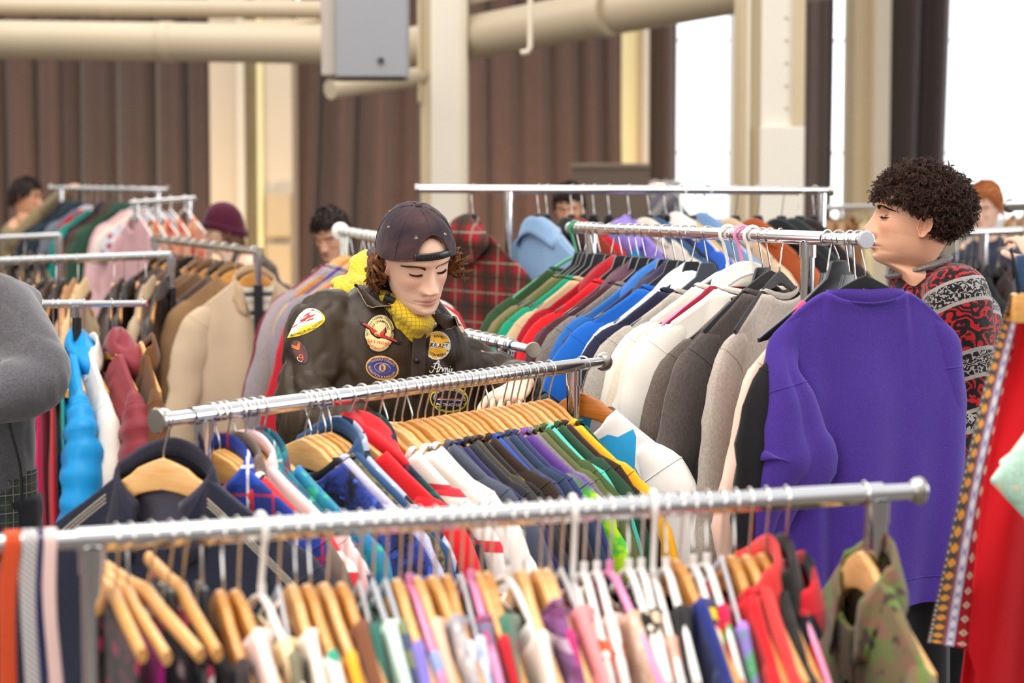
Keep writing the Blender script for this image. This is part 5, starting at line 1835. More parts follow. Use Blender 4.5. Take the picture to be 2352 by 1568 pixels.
def brow_strokes(f, side, n, r, thick):
    m = MB()
    rg = random.Random(5 + side)
    for k in range(n):
        t = rg.random()
        ax = lerp(0.013, 0.050, t)
        z = 0.0185 - 0.0065 * f.get('frown', 0.3) * (1 - t) ** 1.2 + 0.0060 * math.sin(min(1, t * 1.25) * PI * 0.62) - 0.006 * max(0, t - 0.6) / 0.4 + f.get('brow', 0) + rg.uniform(-1, 1) * thick * (1 - 0.5 * t)
        pts = []
        for q in range(3):
            xx = ax + 0.0042 * q * (0.6 + t)
            zz = z + 0.0022 * q * (1 - 1.6 * t)
            d, _ = face_shape(xx, zz, f)
            w_, fr = interp(WID, zz), interp(FRO, zz)
            s = min(0.98, (xx / w_)) ** (1 / 0.95)
            c = math.sqrt(max(0, 1 - s * s))
            y = -fr * c ** 0.78 - d * min(1, c * 2.2) - 0.0008 - 0.0006 * q
            pts.append((side * xx, y, zz))
        m.tube(pts, [r, r * 0.8, r * 0.3], 4)
    return m


def person(label, cat='person', loc=(0, 0, 0)):
    return thing('person', label, cat, loc)


def body_with_head(name, f, M, mat, extra=None, **kw):
    """M places the head; extra = list of (verts fn) islands in world space, added to the same body mesh"""
    m, tint = head_mesh(f, **kw)
    m.xform(M)
    if extra is not None:
        b = len(m.v)
        m.v += extra.v
        m.f += [tuple(b + i for i in q) for q in extra.f]
        tint += [(0, 0, 0)] * len(extra.v)
    me = m.mesh(name)
    ca = me.color_attributes.new('tint', 'FLOAT_COLOR', 'POINT')
    for i, c in enumerate(tint): ca.data[i].color = (*c, 1)
    return me


def relocate(me, o):
    me.transform(Matrix.Translation(-Vector(o)))
    return me


def chain_tube(m, pts, rad, n=20, cnt=30):
    cs = spline(pts, cnt)
    rs = spline([((r, r, 0) if not isinstance(r, tuple) else (r[0], r[1], 0)) for r in rad], cnt)
    m.tube(cs, [(max(0.003, q.x), max(0.003, q.y)) for q in rs], n, up=None)


def cloth_union(name, m, voxel=0.009, wr=0.006, fscale=14, seed=0.0, smooth=3, strength=None, crease=0.45):
    """fuse overlapping tubes into one garment and wrinkle it"""
    me = m.mesh('src')
    me = evaluated(me, [('REMESH', dict(mode='VOXEL', voxel_size=voxel, use_smooth_shade=True)), ('SMOOTH', dict(factor=0.5, iterations=smooth * 2))])
    bm = bmesh.new()
    bm.from_mesh(me)
    bm.normal_update()
    for v in bm.verts:
        p = v.co
        k = strength(p) if strength else 1.0
        q = Vector((p.x * 1.5 + 0.5 * p.z, p.y * 1.5, p.z * 0.85 - 0.45 * p.x))
        a = noise.noise(q * fscale + Vector((seed, 0, 0)))
        b = noise.noise(q * fscale * 1.9 + Vector((0, seed, 3)))
        c = noise.noise(p * fscale * 0.55 + Vector((seed, 7, 3)))
        d = 1.5 * c + crease * (0.6 - 1.0 * math.exp(-(a / 0.16) ** 2) - 0.45 * math.exp(-(b / 0.16) ** 2))
        v.co = p + v.normal * d * wr * k
    bm.normal_update()
    for fc in bm.faces: fc.smooth = True
    bm.to_mesh(me)
    bm.free()
    me.name = name
    return me


def hand_island(m, M, curl=0.6, side=1, spread=0.12, thumb=0.5):
    """a hand in local space: wrist at origin, fingers along +X, palm facing -Z, thumb towards +Y*side"""
    b0 = len(m.v)
    pts = [(-0.05, 0, 0), (-0.01, 0, 0), (0.03, 0, 0.002), (0.07, 0, 0.002), (0.092, 0, 0.0)]
    m.tube(spline(pts, 10), [(r1, r2) for r1, r2 in ((0.026, 0.021), (0.027, 0.021), (0.028, 0.019), (0.033, 0.018), (0.037, 0.017), (0.040, 0.016), (0.041, 0.015), (0.041, 0.014), (0.040, 0.013), (0.036, 0.011))], 16, up=(0, 0, 1))
    for k, (y, L, r) in enumerate(((0.030, 0.072, 0.0085), (0.010, 0.080, 0.0088), (-0.010, 0.074, 0.0084), (-0.029, 0.058, 0.0074))):
        p = Vector((0.082, y * side, 0.0))
        an = 0.12
        pts = [p - Vector((0.015, 0, 0)), p.copy()]
        for seg, fr in enumerate((0.42, 0.32, 0.26)):
            an += curl * (0.75, 1.0, 0.7)[seg]
            d = Vector((math.cos(an), spread * (y / 0.03) * side * math.cos(an), -math.sin(an)))
            p = p + d * L * fr
            pts.append(p.copy())
        sp = spline(pts, 14)
        rad = [r * (1.06 if i % 4 == 1 else 0.98) * (1 - 0.25 * (i / 13) ** 2) for i in range(14)]
        rad[-1] *= 0.55
        m.tube(sp, rad, 10)
        # nail
        e = sp[-2]
        m.ball((e.x, e.y, e.z + r * 0.55), (r * 0.75, r * 0.62, r * 0.22), 8, 5)
    p = Vector((0.012, 0.026 * side, -0.006))
    dirs = [Vector((0.65, 0.72 * side, -0.22)), Vector((0.86, 0.42 * side, -0.3 - thumb * 0.3)), Vector((0.95, 0.1 * side, -0.35 - thumb * 0.4))]
    pts = [p.copy()]
    for d, L in zip(dirs, (0.040, 0.032, 0.026)):
        p = p + d.normalized() * L
        pts.append(p.copy())
    m.tube(spline(pts, 12), [0.0145, 0.0142, 0.0138, 0.0128, 0.0118, 0.011, 0.0106, 0.0108, 0.0106, 0.0098, 0.0082, 0.0045], 10)
    for i in range(b0, len(m.v)): m.v[i] = M @ m.v[i]
    return b0


def strands(name, roots, mat, parent, r=0.0011, n=10, seed=1, sides=4):
    """roots: list of (point, direction, length, curl radius, turns, droop)"""
    rg = random.Random(seed)
    m = MB()
    for p, d, L, cr, turns, droop in roots:
        d = Vector(d).normalized()
        a = d.orthogonal().normalized()
        b = d.cross(a)
        ph = rg.uniform(0, 6.28)
        pts = []
        for k in range(n):
            t = k / (n - 1)
            an = ph + turns * 2 * PI * t
            c = cr * min(1, t * 3)
            q = Vector(p) + d * (L * t) + (a * math.cos(an) + b * math.sin(an)) * c + Vector((0, 0, -droop * t * t))
            pts.append(q)
        m.tube(pts, [r * (1 - 0.55 * (k / (n - 1)) ** 2) for k in range(n)], sides, cap=False)
    return m.build(name, mat, parent, angle=None)


def hairmat(name, a, b):
    t = NT(name)
    t.color(t.mix(t.ramp(t.noise(60, 3), 0.35, 0.7), lin(a), lin(b)))
    t.set(rough=0.5, spec=0.28)
    return t.m
# ---------------------------------------------------------------- text and patches
GLY = {}


def glyph(ch, shear=0.0):
    if (ch, shear) in GLY: return GLY[(ch, shear)]
    if ch == ' ':
        GLY[(ch, shear)] = ([], [], 0.32)
        return GLY[(ch, shear)]
    cu = bpy.data.curves.new('glyph', 'FONT')
    cu.body = ch
    cu.resolution_u = 3
    cu.offset = 0.012
    o = bpy.data.objects.new('glyph', cu)
    C.objects.link(o)
    dg = bpy.context.evaluated_depsgraph_get()
    me = bpy.data.meshes.new_from_object(o.evaluated_get(dg))
    bpy.data.objects.remove(o)
    vs = [(v.co.x, v.co.y) for v in me.vertices]
    fs = [tuple(p.vertices) for p in me.polygons]
    bpy.data.meshes.remove(me)
    x0 = min(v[0] for v in vs)
    x1 = max(v[0] for v in vs)
    GLY[(ch, shear)] = ([(x - x0, y) for x, y in vs], fs, x1 - x0 + 0.10)
    return GLY[(ch, shear)]


class Patch:
    """flat embroidery drawn in its own 2D frame, then laid on a cloth surface"""
    def __init__(s): s.v, s.f, s.mi, s.mats, s.lift = [], [], [], [], []

    def mat(s, m):
        if m not in s.mats: s.mats.append(m)
        return s.mats.index(m)

    def poly(s, pts, m, lift, fill=True):
        b = len(s.v)
        k = s.mat(m)
        c = (sum(p[0] for p in pts) / len(pts), sum(p[1] for p in pts) / len(pts))
        rings = 4
        for r in range(rings + 1):
            for p in pts:
                t = r / rings
                s.v.append((lerp(p[0], c[0], t * 0.999), lerp(p[1], c[1], t * 0.999)))
                s.lift.append(lift if r else lift * 0.4)
        n = len(pts)
        for r in range(rings):
            for i in range(n):
                s.f.append((b + r * n + i, b + r * n + (i + 1) % n, b + (r + 1) * n + (i + 1) % n, b + (r + 1) * n + i))
                s.mi.append(k)

    def ell(s, cx, cy, rx, ry, m, lift, n=48, clip=None):
        pts = [(cx + rx * math.cos(2 * PI * i / n), cy + ry * math.sin(2 * PI * i / n)) for i in range(n)]
        if clip is not None: pts = [(max(clip, x), y) for x, y in pts]
        s.poly(pts, m, lift)

    def raw(s, vs, fs, m, lift):
        b = len(s.v)
        k = s.mat(m)
        s.v += vs
        s.lift += [lift] * len(vs)
        for f in fs:
            s.f.append(tuple(b + i for i in f))
            s.mi.append(k)

    def arc(s, txt, rx, ry, a0, a1, size, m, lift, inside=False, wide=1.0):
        """letters along an ellipse arc from angle a0 to a1 (degrees); inside = feet towards the rim"""
        wsum = sum(glyph(c)[2] for c in txt)
        acc = 0
        for c in txt:
            vs, fs, w_ = glyph(c)
            an = math.radians(lerp(a0, a1, (acc + w_ / 2) / wsum))
            acc += w_
            if not vs: continue
            px, py = rx * math.cos(an), ry * math.sin(an)
            tx, ty = -rx * math.sin(an), ry * math.cos(an)
            l = math.hypot(tx, ty)
            tx, ty = tx / l, ty / l
            if a1 < a0: tx, ty = -tx, -ty
            nx, ny = -ty, tx
            out = [(px + ((x - w_ / 2) * tx * wide + (y - 0.35) * nx) * size, py + ((x - w_ / 2) * ty * wide + (y - 0.35) * ny) * size) for x, y in vs]
            s.raw(out, fs, m, lift)

    def line(s, txt, cx, cy, size, m, lift, wide=1.0):
        wsum = sum(glyph(c)[2] for c in txt)
        x0 = -wsum / 2
        for c in txt:
            vs, fs, w_ = glyph(c)
            s.raw([(cx + (x0 + x) * size * wide, cy + (y - 0.35) * size) for x, y in vs], fs, m, lift)
            x0 += w_

    def stroke(s, pts, r, m, lift, n=60):
        sp = spline([(x, y, 0) for x, y in pts], n)
        b = []
        for i, p in enumerate(sp):
            t = (sp[min(i + 1, n - 1)] - sp[max(i - 1, 0)]).normalized()
            b.append(((p.x - t.y * r, p.y + t.x * r), (p.x + t.y * r, p.y - t.x * r)))
        s.raw([q for pr_ in b for q in pr_], [(2 * i, 2 * i + 1, 2 * i + 3, 2 * i + 2) for i in range(n - 1)], m, lift)

    def lay(s, name, surf, cpx, cpy, rot, parent, origin, sx=1.0, sy=1.0):
        """2D units are image pixels at the cloth; every vertex is laid on the cloth below it"""
        bv, eye = surf, Vector((0, 0, CAMZ))
        c, sn = math.cos(math.radians(rot)), math.sin(math.radians(rot))
        out, last = [], None
        for (x, y), lf in zip(s.v, s.lift):
            X = cpx + (x * c + y * sn) * sx
            Y = cpy - (-x * sn + y * c) * sy
            d = (P(X, Y, 5.0) - eye).normalized()
            h, nrm, _, _ = bv.ray_cast(eye, d)
            if h is None: h, nrm = last if last else (P(X, Y, 4.7), Vector((0, -1, 0)))
            if nrm.dot(d) > 0: nrm = -nrm
            last = (h, nrm)
            out.append(h + nrm * lf * 0.5 - d * lf * 0.6 - Vector(origin))
        me = bpy.data.meshes.new(name)
        me.from_pydata([tuple(v) for v in out], [], s.f)
        for m in s.mats: me.materials.append(m)
        for p, k in zip(me.polygons, s.mi): p.material_index = k
        bm = bmesh.new(); bm.from_mesh(me)
        bmesh.ops.recalc_face_normals(bm, faces=bm.faces[:])
        bm.to_mesh(me); bm.free()
        o = bpy.data.objects.new(name, me)
        C.objects.link(o)
        o.parent = parent
        return o


def thread(name, hexc):
    return simple('thread_' + name, hexc, rough=0.75, nscale=60, namp=0.08, bump=0.25, bscale=900)


T_CREAM, T_BLACK, T_RED, T_ORANGE = thread('cream', 'F0D696'), thread('black', '1B1719'), thread('red', 'D93A34'), thread('orange', 'E0702E')
T_GOLD, T_BLUE, T_WHITE, T_YELL = thread('gold', 'E3A53C'), thread('blue', '34408E'), thread('white', 'F0ECE6'), thread('yellow', 'F2B632')
T_LEMON, T_NAVY, T_PINKRED = thread('lemon', 'F3CF2E'), thread('navy', '232741'), thread('coral', 'D8564A')

# ---------------------------------------------------------------- the man in the backwards cap
p1 = person('person in dark brown patched jacket, yellow hoodie and backwards cap looking down at shirts', loc=P(880, 1000, 4.85) * 1)
p1.location.z = 0
O1 = p1.location.copy()
HM1 = Matrix.Translation(P(955, 590, 4.66)) @ Matrix.Rotation(math.radians(-7), 4, 'Y') @ Matrix.Rotation(math.radians(25), 4, 'Z') @ Matrix.Rotation(math.radians(25), 4, 'X')
F1 = dict(jaw=1.0, wide=0.97, nose=1.2, nosew=1.15, lip=0.9, brow=-0.004, frown=1.15, lash=0.55)
SK1 = skin('fair_skin', 'E9BFA6', 'DE9C84', 'C9817A')
ex = MB()
# hidden core of the body, arms and hands
T1, H1 = Vector((-0.280, 4.81, 1.42)), Vector((-0.315, 4.92, 0.94))
LT = Vector((0.89, 0.42, -0.15)).normalized()
FT = Vector((0.40, -0.90, 0)).normalized()
shR, elR, wrR = P(742, 752, 4.74), P(702, 960, 4.66), P(850, 990, 4.50)
shL, elL, wrL = P(1024, 806, 4.88), P(1180, 876, 4.86), P(1192, 888, 4.58)
ex.tube(spline([HM1 @ Vector((0, 0, -0.19)), T1 + Vector((0, 0.02, -0.06)), T1.lerp(H1, 0.5), H1], 12), [(0.045, 0.045), (0.045, 0.045), (0.07, 0.06), (0.17, 0.10), (0.17, 0.10), (0.16, 0.10), (0.155, 0.1), (0.15, 0.1), (0.15, 0.1), (0.155, 0.1), (0.16, 0.1), (0.16, 0.1)], 18, up=(FT.x, FT.y, 0))
for a, b, c in ((shR, elR, wrR), (shL, elL, wrL)):
    ex.tube(spline([a, a.lerp(b, 0.5), b, b.lerp(c, 0.5), c], 14), [0.052 - 0.0018 * k for k in range(14)], 12)
for s in (-1, 1):
    hp = H1 + LT * 0.09 * s
    ex.tube(spline([hp, (hp.x, hp.y, 0.5), (hp.x, hp.y + 0.02, 0.06)], 12), [0.085 - 0.0035 * k for k in range(12)], 14)


def hand_frame(wrist, fwd, palm_down):
    x = Vector(fwd).normalized()
    z = -Vector(palm_down)
    z = (z - x * z.dot(x)).normalized()
    y = z.cross(x)
    M = Matrix((x, y, z)).transposed().to_4x4()
    return Matrix.Translation(wrist) @ M


hand_island(ex, hand_frame(wrL, (-0.30, -0.86, -0.22), (0.1, 0.35, -0.9)), curl=0.75, side=-1)
hand_island(ex, hand_frame(wrR, (0.75, -0.5, 0.0), (0.2, 0.3, -0.9)), curl=0.7, side=1)
bme = body_with_head('body', F1, HM1, SK1, ex)
link('body', relocate(bme, O1), SK1, p1)
BR1 = hairmat('brow_hair', '3A2418', '2A1810')
for s in (1, -1):
    mm = brow_strokes(F1, s, 330, 0.0007, 0.0030)
    mm.xform(HM1)
    link('eyebrow', relocate(mm.mesh('eyebrow'), O1), BR1, p1)
    # lashes of the lowered lids
    mm = MB()
    for k in range(34):
        ax = 0.019 + 0.027 * k / 33
        zz_ = -0.0062 - 0.0035 * (1 - ((ax - 0.032) / 0.016) ** 2) + 0.002
        d, _ = face_shape(ax, zz_, F1)
        w_, fr = interp(WID, zz_) * 0.97, interp(FRO, zz_)
        sn = min(0.98, ax / w_)
        c = math.sqrt(1 - sn * sn)
        y = -fr * c ** 0.78 - d
        mm.tube([(s * ax, y, zz_), (s * (ax + 0.001), y - 0.004, zz_ - 0.002), (s * (ax + 0.002), y - 0.007, zz_ - 0.0015)], [0.0005, 0.0004, 0.0002], 4)
    mm.xform(HM1)
    link('eyelashes', relocate(mm.mesh('eyelashes'), O1), BR1, p1)

# cap ------------------------------------------------------------
CAPM = NT('faded_cap_twill')
CAPM.color(CAPM.mix(CAPM.ramp(CAPM.noise(11, 3), 0.32, 0.72), lin('1F1A24'), lin('4C3536')))
CAPM.set(rough=0.9, spec=0.2, sheen=0.1)
CAPM.bump(CAPM.noise(420, 2), 0.25, 0.0012)
CAPM = CAPM.m
CT, AW = 0.128, 0.50


def cedge(an):      # an = 0 at the face
    e = interp([(0, 0.040), (0.5, 0.037), (1.2, 0.020), (1.9, 0.008), (2.6, -0.012), (PI, -0.016)], abs(an))
    return e


def carch(an):
    if abs(an) < AW: return cedge(an) + 0.050 * math.sqrt(1 - (an / AW) ** 2)
    return cedge(an)


def cpt(an, z, off=0.0):
    k = max(0, min(1, z / CT)) if z > 0 else 0
    r = max(0.0, 1 - k ** 2.5) ** 0.5
    a, fr, ba = 0.0885 + off, 0.1085 + off, 0.118 + off
    c, s = math.cos(an), math.sin(an)
    pan = 1 - 0.010 * abs(math.sin(3 * an + PI / 2)) * 0.6
    x = a * r * s * pan
    y = (-fr if c > 0 else ba) * r * abs(c) * pan
    q = Vector((x, y, z + off * k))
    return q


def capfn(u, v):
    an = 2 * PI * (u - 0.5)
    z = lerp(carch(an), CT, 1 - (1 - v) ** 1.6)
    p = cpt(an, z)
    w_ = 0.0022 * nz(p, 26, 4) + 0.0016 * nz(p, 60, 9)
    return p * (1 + w_ * 8)


mb = MB()
mb.grid(capfn, 140, 40, cu=True)
me = evaluated(mb.xform(HM1).mesh('cap_crown'), [('SOLIDIFY', dict(thickness=0.0022, offset=1.0))])
cap = link('cap', relocate(me, O1), CAPM, p1)
cap['label'] = 'faded dark cap worn backwards'
mb = MB()
for k in range(6):
    an = (k - 2) * PI / 3
    pts = []
    for i in range(20):
        z = lerp(carch(an) + 0.004, CT - 0.001, i / 19)
        pts.append(cpt(an, z, 0.0026))
    mb.tube(pts, 0.0011, 5)
mb.tube([cpt(2 * PI * (i / 120 - 0.5), carch(2 * PI * (i / 120 - 0.5)) + 0.001, 0.002) for i in range(120)], 0.0018, 5, closed=True)
mb.xform(HM1)
link('cap_seams', relocate(mb.mesh('cap_seams'), O1), CAPM, cap)
mb = MB(); mb.ball((0, 0, CT + 0.003), (0.0085, 0.0085, 0.004), 16, 8); mb.xform(HM1)
link('top_button', relocate(mb.mesh('top_button'), O1), CAPM, cap)
for k in range(6):
    an = k * PI / 3 + PI / 6
    c = cpt(an, 0.085, 0.002)
    nrm = (cpt(an, 0.085, 0.01) - c).normalized()
    a1 = nrm.orthogonal().normalized(); a2 = nrm.cross(a1)
    mb = MB()
    mb.tube([c + (a1 * math.cos(2 * PI * i / 12) + a2 * math.sin(2 * PI * i / 12)) * 0.0026 for i in range(12)], 0.0009, 5, closed=True)
    mb.xform(HM1)
    link('eyelet', relocate(mb.mesh('eyelet'), O1), STEEL, cap)
mb = MB()
mb.grid(lambda u, v: cpt(lerp(-AW - 0.06, AW + 0.06, u), cedge(lerp(-AW, AW, u)) + lerp(-0.002, 0.0155, v), 0.001 + 0.0018 * math.sin(PI * v)), 30, 6)
me = evaluated(mb.xform(HM1).mesh('strap'), [('SOLIDIFY', dict(thickness=0.002, offset=1.0))])
link('snap_strap', relocate(me, O1), BLACKPLASTIC, cap)
mb = MB()
for k in range(7):
    an = lerp(-0.30, 0.14, k / 6)
    c = cpt(an, cedge(an) + 0.0066, 0.005)
    mb.ball(tuple(c), (0.0022, 0.0022, 0.0022), 8, 5)
mb.xform(HM1)
link('snap_row', relocate(mb.mesh('snap_row'), O1), BLACKMETAL, cap)


def brim(u, v):
    an = PI + lerp(-0.85, 0.85, u)
    e = cpt(an, cedge(an))
    out = Vector((math.sin(an) * 0.55, -math.cos(an), 0))
    k = v * (0.066 * (1 - 0.65 * abs(2 * u - 1) ** 3))
    return e + out * k + Vector((0, 0, -0.45 * k - 0.14 * e.x * e.x / 0.09 * v))


mb = MB()
mb.grid(brim, 30, 10)
me = evaluated(mb.xform(HM1).mesh('brim'), [('SOLIDIFY', dict(thickness=0.003, offset=0.0))])
link('brim', relocate(me, O1), CAPM, cap)

# hair below the cap
HR1 = hairmat('brown_hair', '8A5A34', '55331E')
rg = random.Random(3)
for sd in (-1, 1):
    roots = []
    for k in range(150 if sd < 0 else 80):      # locks: several strands that wave together
        an = sd * (rg.uniform(1.62, 2.95) if sd < 0 else rg.uniform(1.25, 2.5))
        ln = (rg.uniform(0.042, 0.070) if abs(an) > 1.85 else rg.uniform(0.025, 0.042)) if sd < 0 else rg.uniform(0.03, 0.06)
        z = cedge(an) + rg.uniform(-0.05, 0.008)
        w_, ba = interp(WID, z), interp(BAC, z)
        p = Vector((math.sin(an) * (w_ + 0.006), -math.cos(an) * (ba + 0.004), z))
        d = HM1.to_3x3() @ Vector((math.sin(an) * 0.55, -math.cos(an) * 0.35, -0.6)) + Vector((0, 0, -0.55)) + Vector((rg.uniform(-0.25, 0.25), rg.uniform(-0.25, 0.25), 0))
        if sd > 0: d += Vector((0.8, 0, 0.35))
        d.normalize()
        sx_ = d.cross(Vector((0, 0, 1))).normalized()
        ph, am, tw = rg.uniform(0, 6.28), rg.uniform(0.008, 0.014), rg.uniform(0.7, 1.25)
        up_ = sx_.cross(d)
        for q in range(10):
            off = Vector((rg.uniform(-1, 1), rg.uniform(-1, 1), rg.uniform(-1, 1))) * 0.0035
            pts = []
            for i in range(14):
                t_ = i / 13
                a_ = ph + tw * 2 * PI * t_
                pts.append(HM1 @ p + off * (1 - 0.35 * t_) + d * ln * t_ + (sx_ * math.cos(a_) + up_ * math.sin(a_)) * am * min(1, 2 * t_) - O1)
            roots.append(pts)
    m = MB()
    for pts in roots: m.tube(pts, [0.0010 * (1 - 0.5 * (i / 13) ** 2) for i in range(14)], 4, cap=False)
    if sd > 0:
        hr = m.build('hair', HR1, p1, angle=None)
        m = MB()
        for k in range(110):
            an = rg.uniform(-AW * 0.9, AW * 0.9)
            p = cpt(an, carch(an) + 0.004, -0.008)
            m.tube([HM1 @ p - O1, HM1 @ (p + Vector((0, -0.003, -rg.uniform(0.008, 0.018)))) - O1], [0.001, 0.0004], 4, cap=False)
    hr = m.build('hair', HR1, p1, angle=None)
    hr['label'] = 'wavy brown hair'

# hoodie ----------------------------------------------------------
hd = MB()
loop = [P(800, 650, 4.88), P(848, 660, 4.765), P(886, 684, 4.70), P(916, 708, 4.67), P(944, 732, 4.655), P(966, 748, 4.66), P(986, 738, 4.72), P(994, 706, 4.80), P(960, 660, 4.92), P(880, 632, 4.97)]
cs = spline(loop + [loop[0], loop[1]], 60)[:54]
hd.tube(cs, [(0.0205 + 0.003 * math.sin(k * 0.5), 0.019) for k in range(54)], 16, closed=True)
hd.ball(tuple(P(838, 618, 4.955)), (0.042, 0.05, 0.040), 18, 12)
hd.ball(tuple(P(798, 652, 4.90)), (0.046, 0.05, 0.024), 18, 12)
hd.tube(spline([P(836, 655, 4.84), P(822, 615, 4.89), P(850, 592, 4.96)], 10), [0.022] * 10, 14)
hd.tube(spline([P(768, 664, 4.86), P(828, 684, 4.79), P(878, 716, 4.715), P(925, 752, 4.685)], 14), [(0.022, 0.016)] * 14, 14)
hd.tube(spline([P(945, 758, 4.69), P(958, 775, 4.70), P(964, 800, 4.735)], 10), [(0.020, 0.014)] * 10, 14)
hd.tube([HM1 @ Vector((0, 0.006, -0.150)), HM1 @ Vector((0, 0.012, -0.20)), HM1 @ Vector((0, 0.02, -0.27))], [(0.062, 0.058), (0.066, 0.062), (0.075, 0.07)], 20)
hd.tube(spline([P(890, 735, 4.86), P(890, 800, 4.88)], 8), [(0.12, 0.08)] * 8, 20, up=(FT.x, FT.y, 0))
hme = cloth_union('hoodie', hd, voxel=0.007, wr=0.005, fscale=17, seed=2, smooth=2)
t = NT('yellow_waffle_knit')
x_, y_, z_ = t.xyz()
u_ = t.math('ADD', x_, t.math('MULTIPLY', y_, 0.6))
v_ = t.math('ADD', z_, t.math('MULTIPLY', y_, 0.3))
l1 = t.math('LESS_THAN', t.math('FRACT', t.math('ADD', t.math('MULTIPLY', u_, 105), 50)), 0.22)
l2 = t.math('LESS_THAN', t.math('FRACT', t.math('ADD', t.math('MULTIPLY', v_, 105), 50)), 0.22)
gl_ = t.math('MAXIMUM', l1, l2)
t.color(t.mix(t.math('MULTIPLY', gl_, 0.6), lin('E0BC22'), lin('8E7A1C')))
t.set(rough=0.9, sheen=0.2)
t.bump(t.math('SUBTRACT', 1.0, gl_), 0.6, 0.003)
hoodie = link('hoodie', relocate(hme, O1), t.m, p1)
hoodie['label'] = 'mustard yellow waffle hoodie'

# jacket -----------------------------------------------------------
JM = NT('brown_nylon_twill')
n1 = JM.noise(5, 3)
JM.color(JM.mix(JM.ramp(n1, 0.3, 0.75), lin('261C12'), lin('3B2C1C')))
JM.set(rough=0.5, spec=0.32, sheen=0.0)
JM.bump(JM.noise(1, 2, stretch=(700, 700, 350)), 0.12, 0.001)
JM = JM.m
jk = MB()
rows_ = [(-0.055, 0.085, 0.080), (-0.02, 0.125, 0.10), (0.03, 0.172, 0.125), (0.08, 0.195, 0.145), (0.15, 0.208, 0.160), (0.25, 0.225, 0.168), (0.36, 0.222, 0.165), (0.48, 0.215, 0.155), (0.56, 0.205, 0.145)]
AX = (H1 - T1).normalized()


def torso(u, v):
    k = v * (rows_[-1][0] - rows_[0][0]) + rows_[0][0]
    a = interp([(r[0], r[1]) for r in rows_], k)
    b = interp([(r[0], r[2]) for r in rows_], k)
    an = 2 * PI * u
    c, s = math.cos(an), math.sin(an)
    c = math.copysign(abs(c) ** 0.85, c); s = math.copysign(abs(s) ** 0.85, s)
    return T1 + AX * k + LT * (a * c) + FT * (b * s + 0.012)


jk.grid(torso, 44, 34, cu=True, capu=True)
def sleeve(m, a, b, c, r0, r1, r2):
    pts = [a + (T1 - a) * 0.25, a, a.lerp(b, 0.5), b, b.lerp(c, 0.45), b.lerp(c, 0.92)]
    cs = spline(pts, 26)
    rs = spline([(r0 * 0.9, 0, 0), (r0, 0, 0), (r1, 0, 0), (r1 * 1.02, 0, 0), (r2 * 1.05, 0, 0), (r2 * 0.8, 0, 0)], 26)
    m.tube(cs, [q.x for q in rs], 20)
sleeve(jk, shR, elR, wrR, 0.084, 0.080, 0.07)
sleeve(jk, shL, elL, wrL, 0.072, 0.062, 0.055)
# cap of the near shoulder
jk.ball(tuple(shR + Vector((0.02, 0.01, 0.0))), (0.084, 0.085, 0.082), 16, 12)


def jstr(p):
    dR = min((p - shR).length, (p - elR).length)
    base = 1.0
    if p.x < shR.x + 0.06: base = 1.9 if p.z < shR.z - 0.1 else 1.2
    elif p.x > shL.x - 0.02: base = 1.6
    return base


jme = cloth_union('jacket', jk, voxel=0.0075, wr=0.0085, fscale=7.5, seed=5, smooth=3, strength=jstr, crease=0.7)
bvj = BVHTree.FromPolygons([v.co.copy() for v in jme.vertices], [tuple(p.vertices) for p in jme.polygons])
EYE = Vector((0, 0, CAMZ))


def hit(px, py, off=0.0, bv=None):
    d = (P(px, py, 5.0) - EYE).normalized()
    h, n, _, _ = (bv or bvj).ray_cast(EYE, d)
    if h is None: return P(px, py, 4.68)
    if n.dot(d) > 0: n = -n
    return h + n * off * 0.6 - d * off * 0.5


jacket = link('jacket', relocate(jme, O1), JM, p1)
jacket['label'] = 'dark brown work jacket covered in patches'


def flap(name, corners, off, mat, parent, n=14, thick=0.004, edge=None):
    """four image corners (tl, tr, br, bl) laid over the jacket"""
    tl, tr, br, bl = [Vector((*c, 0)) for c in corners]
    def fn(u, v):
        q = tl.lerp(tr, u).lerp(bl.lerp(br, u), v)
        o_ = off if not callable(off) else off(u, v)
        return hit(q.x, q.y, o_) - O1
    m = MB(); m.grid(fn, n, n)
    me = evaluated(m.mesh(name), [('SMOOTH', dict(factor=0.5, iterations=4)), ('SOLIDIFY', dict(thickness=thick, offset=1.0))])
    return link(name, me, mat, parent), fn


JM2 = simple('brown_collar_twill', '382A1F', rough=0.45, spec=0.4, nscale=8, namp=0.12, bump=0.12, bscale=500)
STITCH = thread('tan', 'B49A78')
for cor, nm in (([(812, 655), (868, 690), (914, 708), (853, 716)], 'a'), ([(984, 722), (1050, 728), (1056, 752), (1016, 760)], 'b')):
    fo, fn = flap('collar', cor, lambda u, v: 0.012 + 0.012 * math.sin(PI * u) + 0.004 * v, JM2, jacket)
    m = MB()
    edge = [fn(0.06, t / 14) for t in range(1, 14)] + [fn(u / 14, 0.93) for u in range(1, 14)] if nm == 'a' else [fn(0.94, t / 14) for t in range(1, 14)] + [fn(1 - u / 14, 0.93) for u in range(1, 14)]
    m.tube([e + Vector((0, -0.006, 0.0)) for e in edge], 0.0009, 4)
    m.build('collar_stitching', STITCH, jacket)
# placket edge with snaps, dark opening at the throat
flap('placket', [(946, 760), (978, 752), (968, 1010), (938, 1010)], 0.006, JM2, jacket, thick=0.003)
for (x, y) in ((992, 748), (956, 828), (951, 905)):
    c = hit(x, y, 0.016) - O1
    m = MB(); m.ball(tuple(c), (0.0075, 0.005, 0.0075), 14, 8)
    m.build('snap_button', STEEL if y < 760 else BLACKMETAL, jacket)
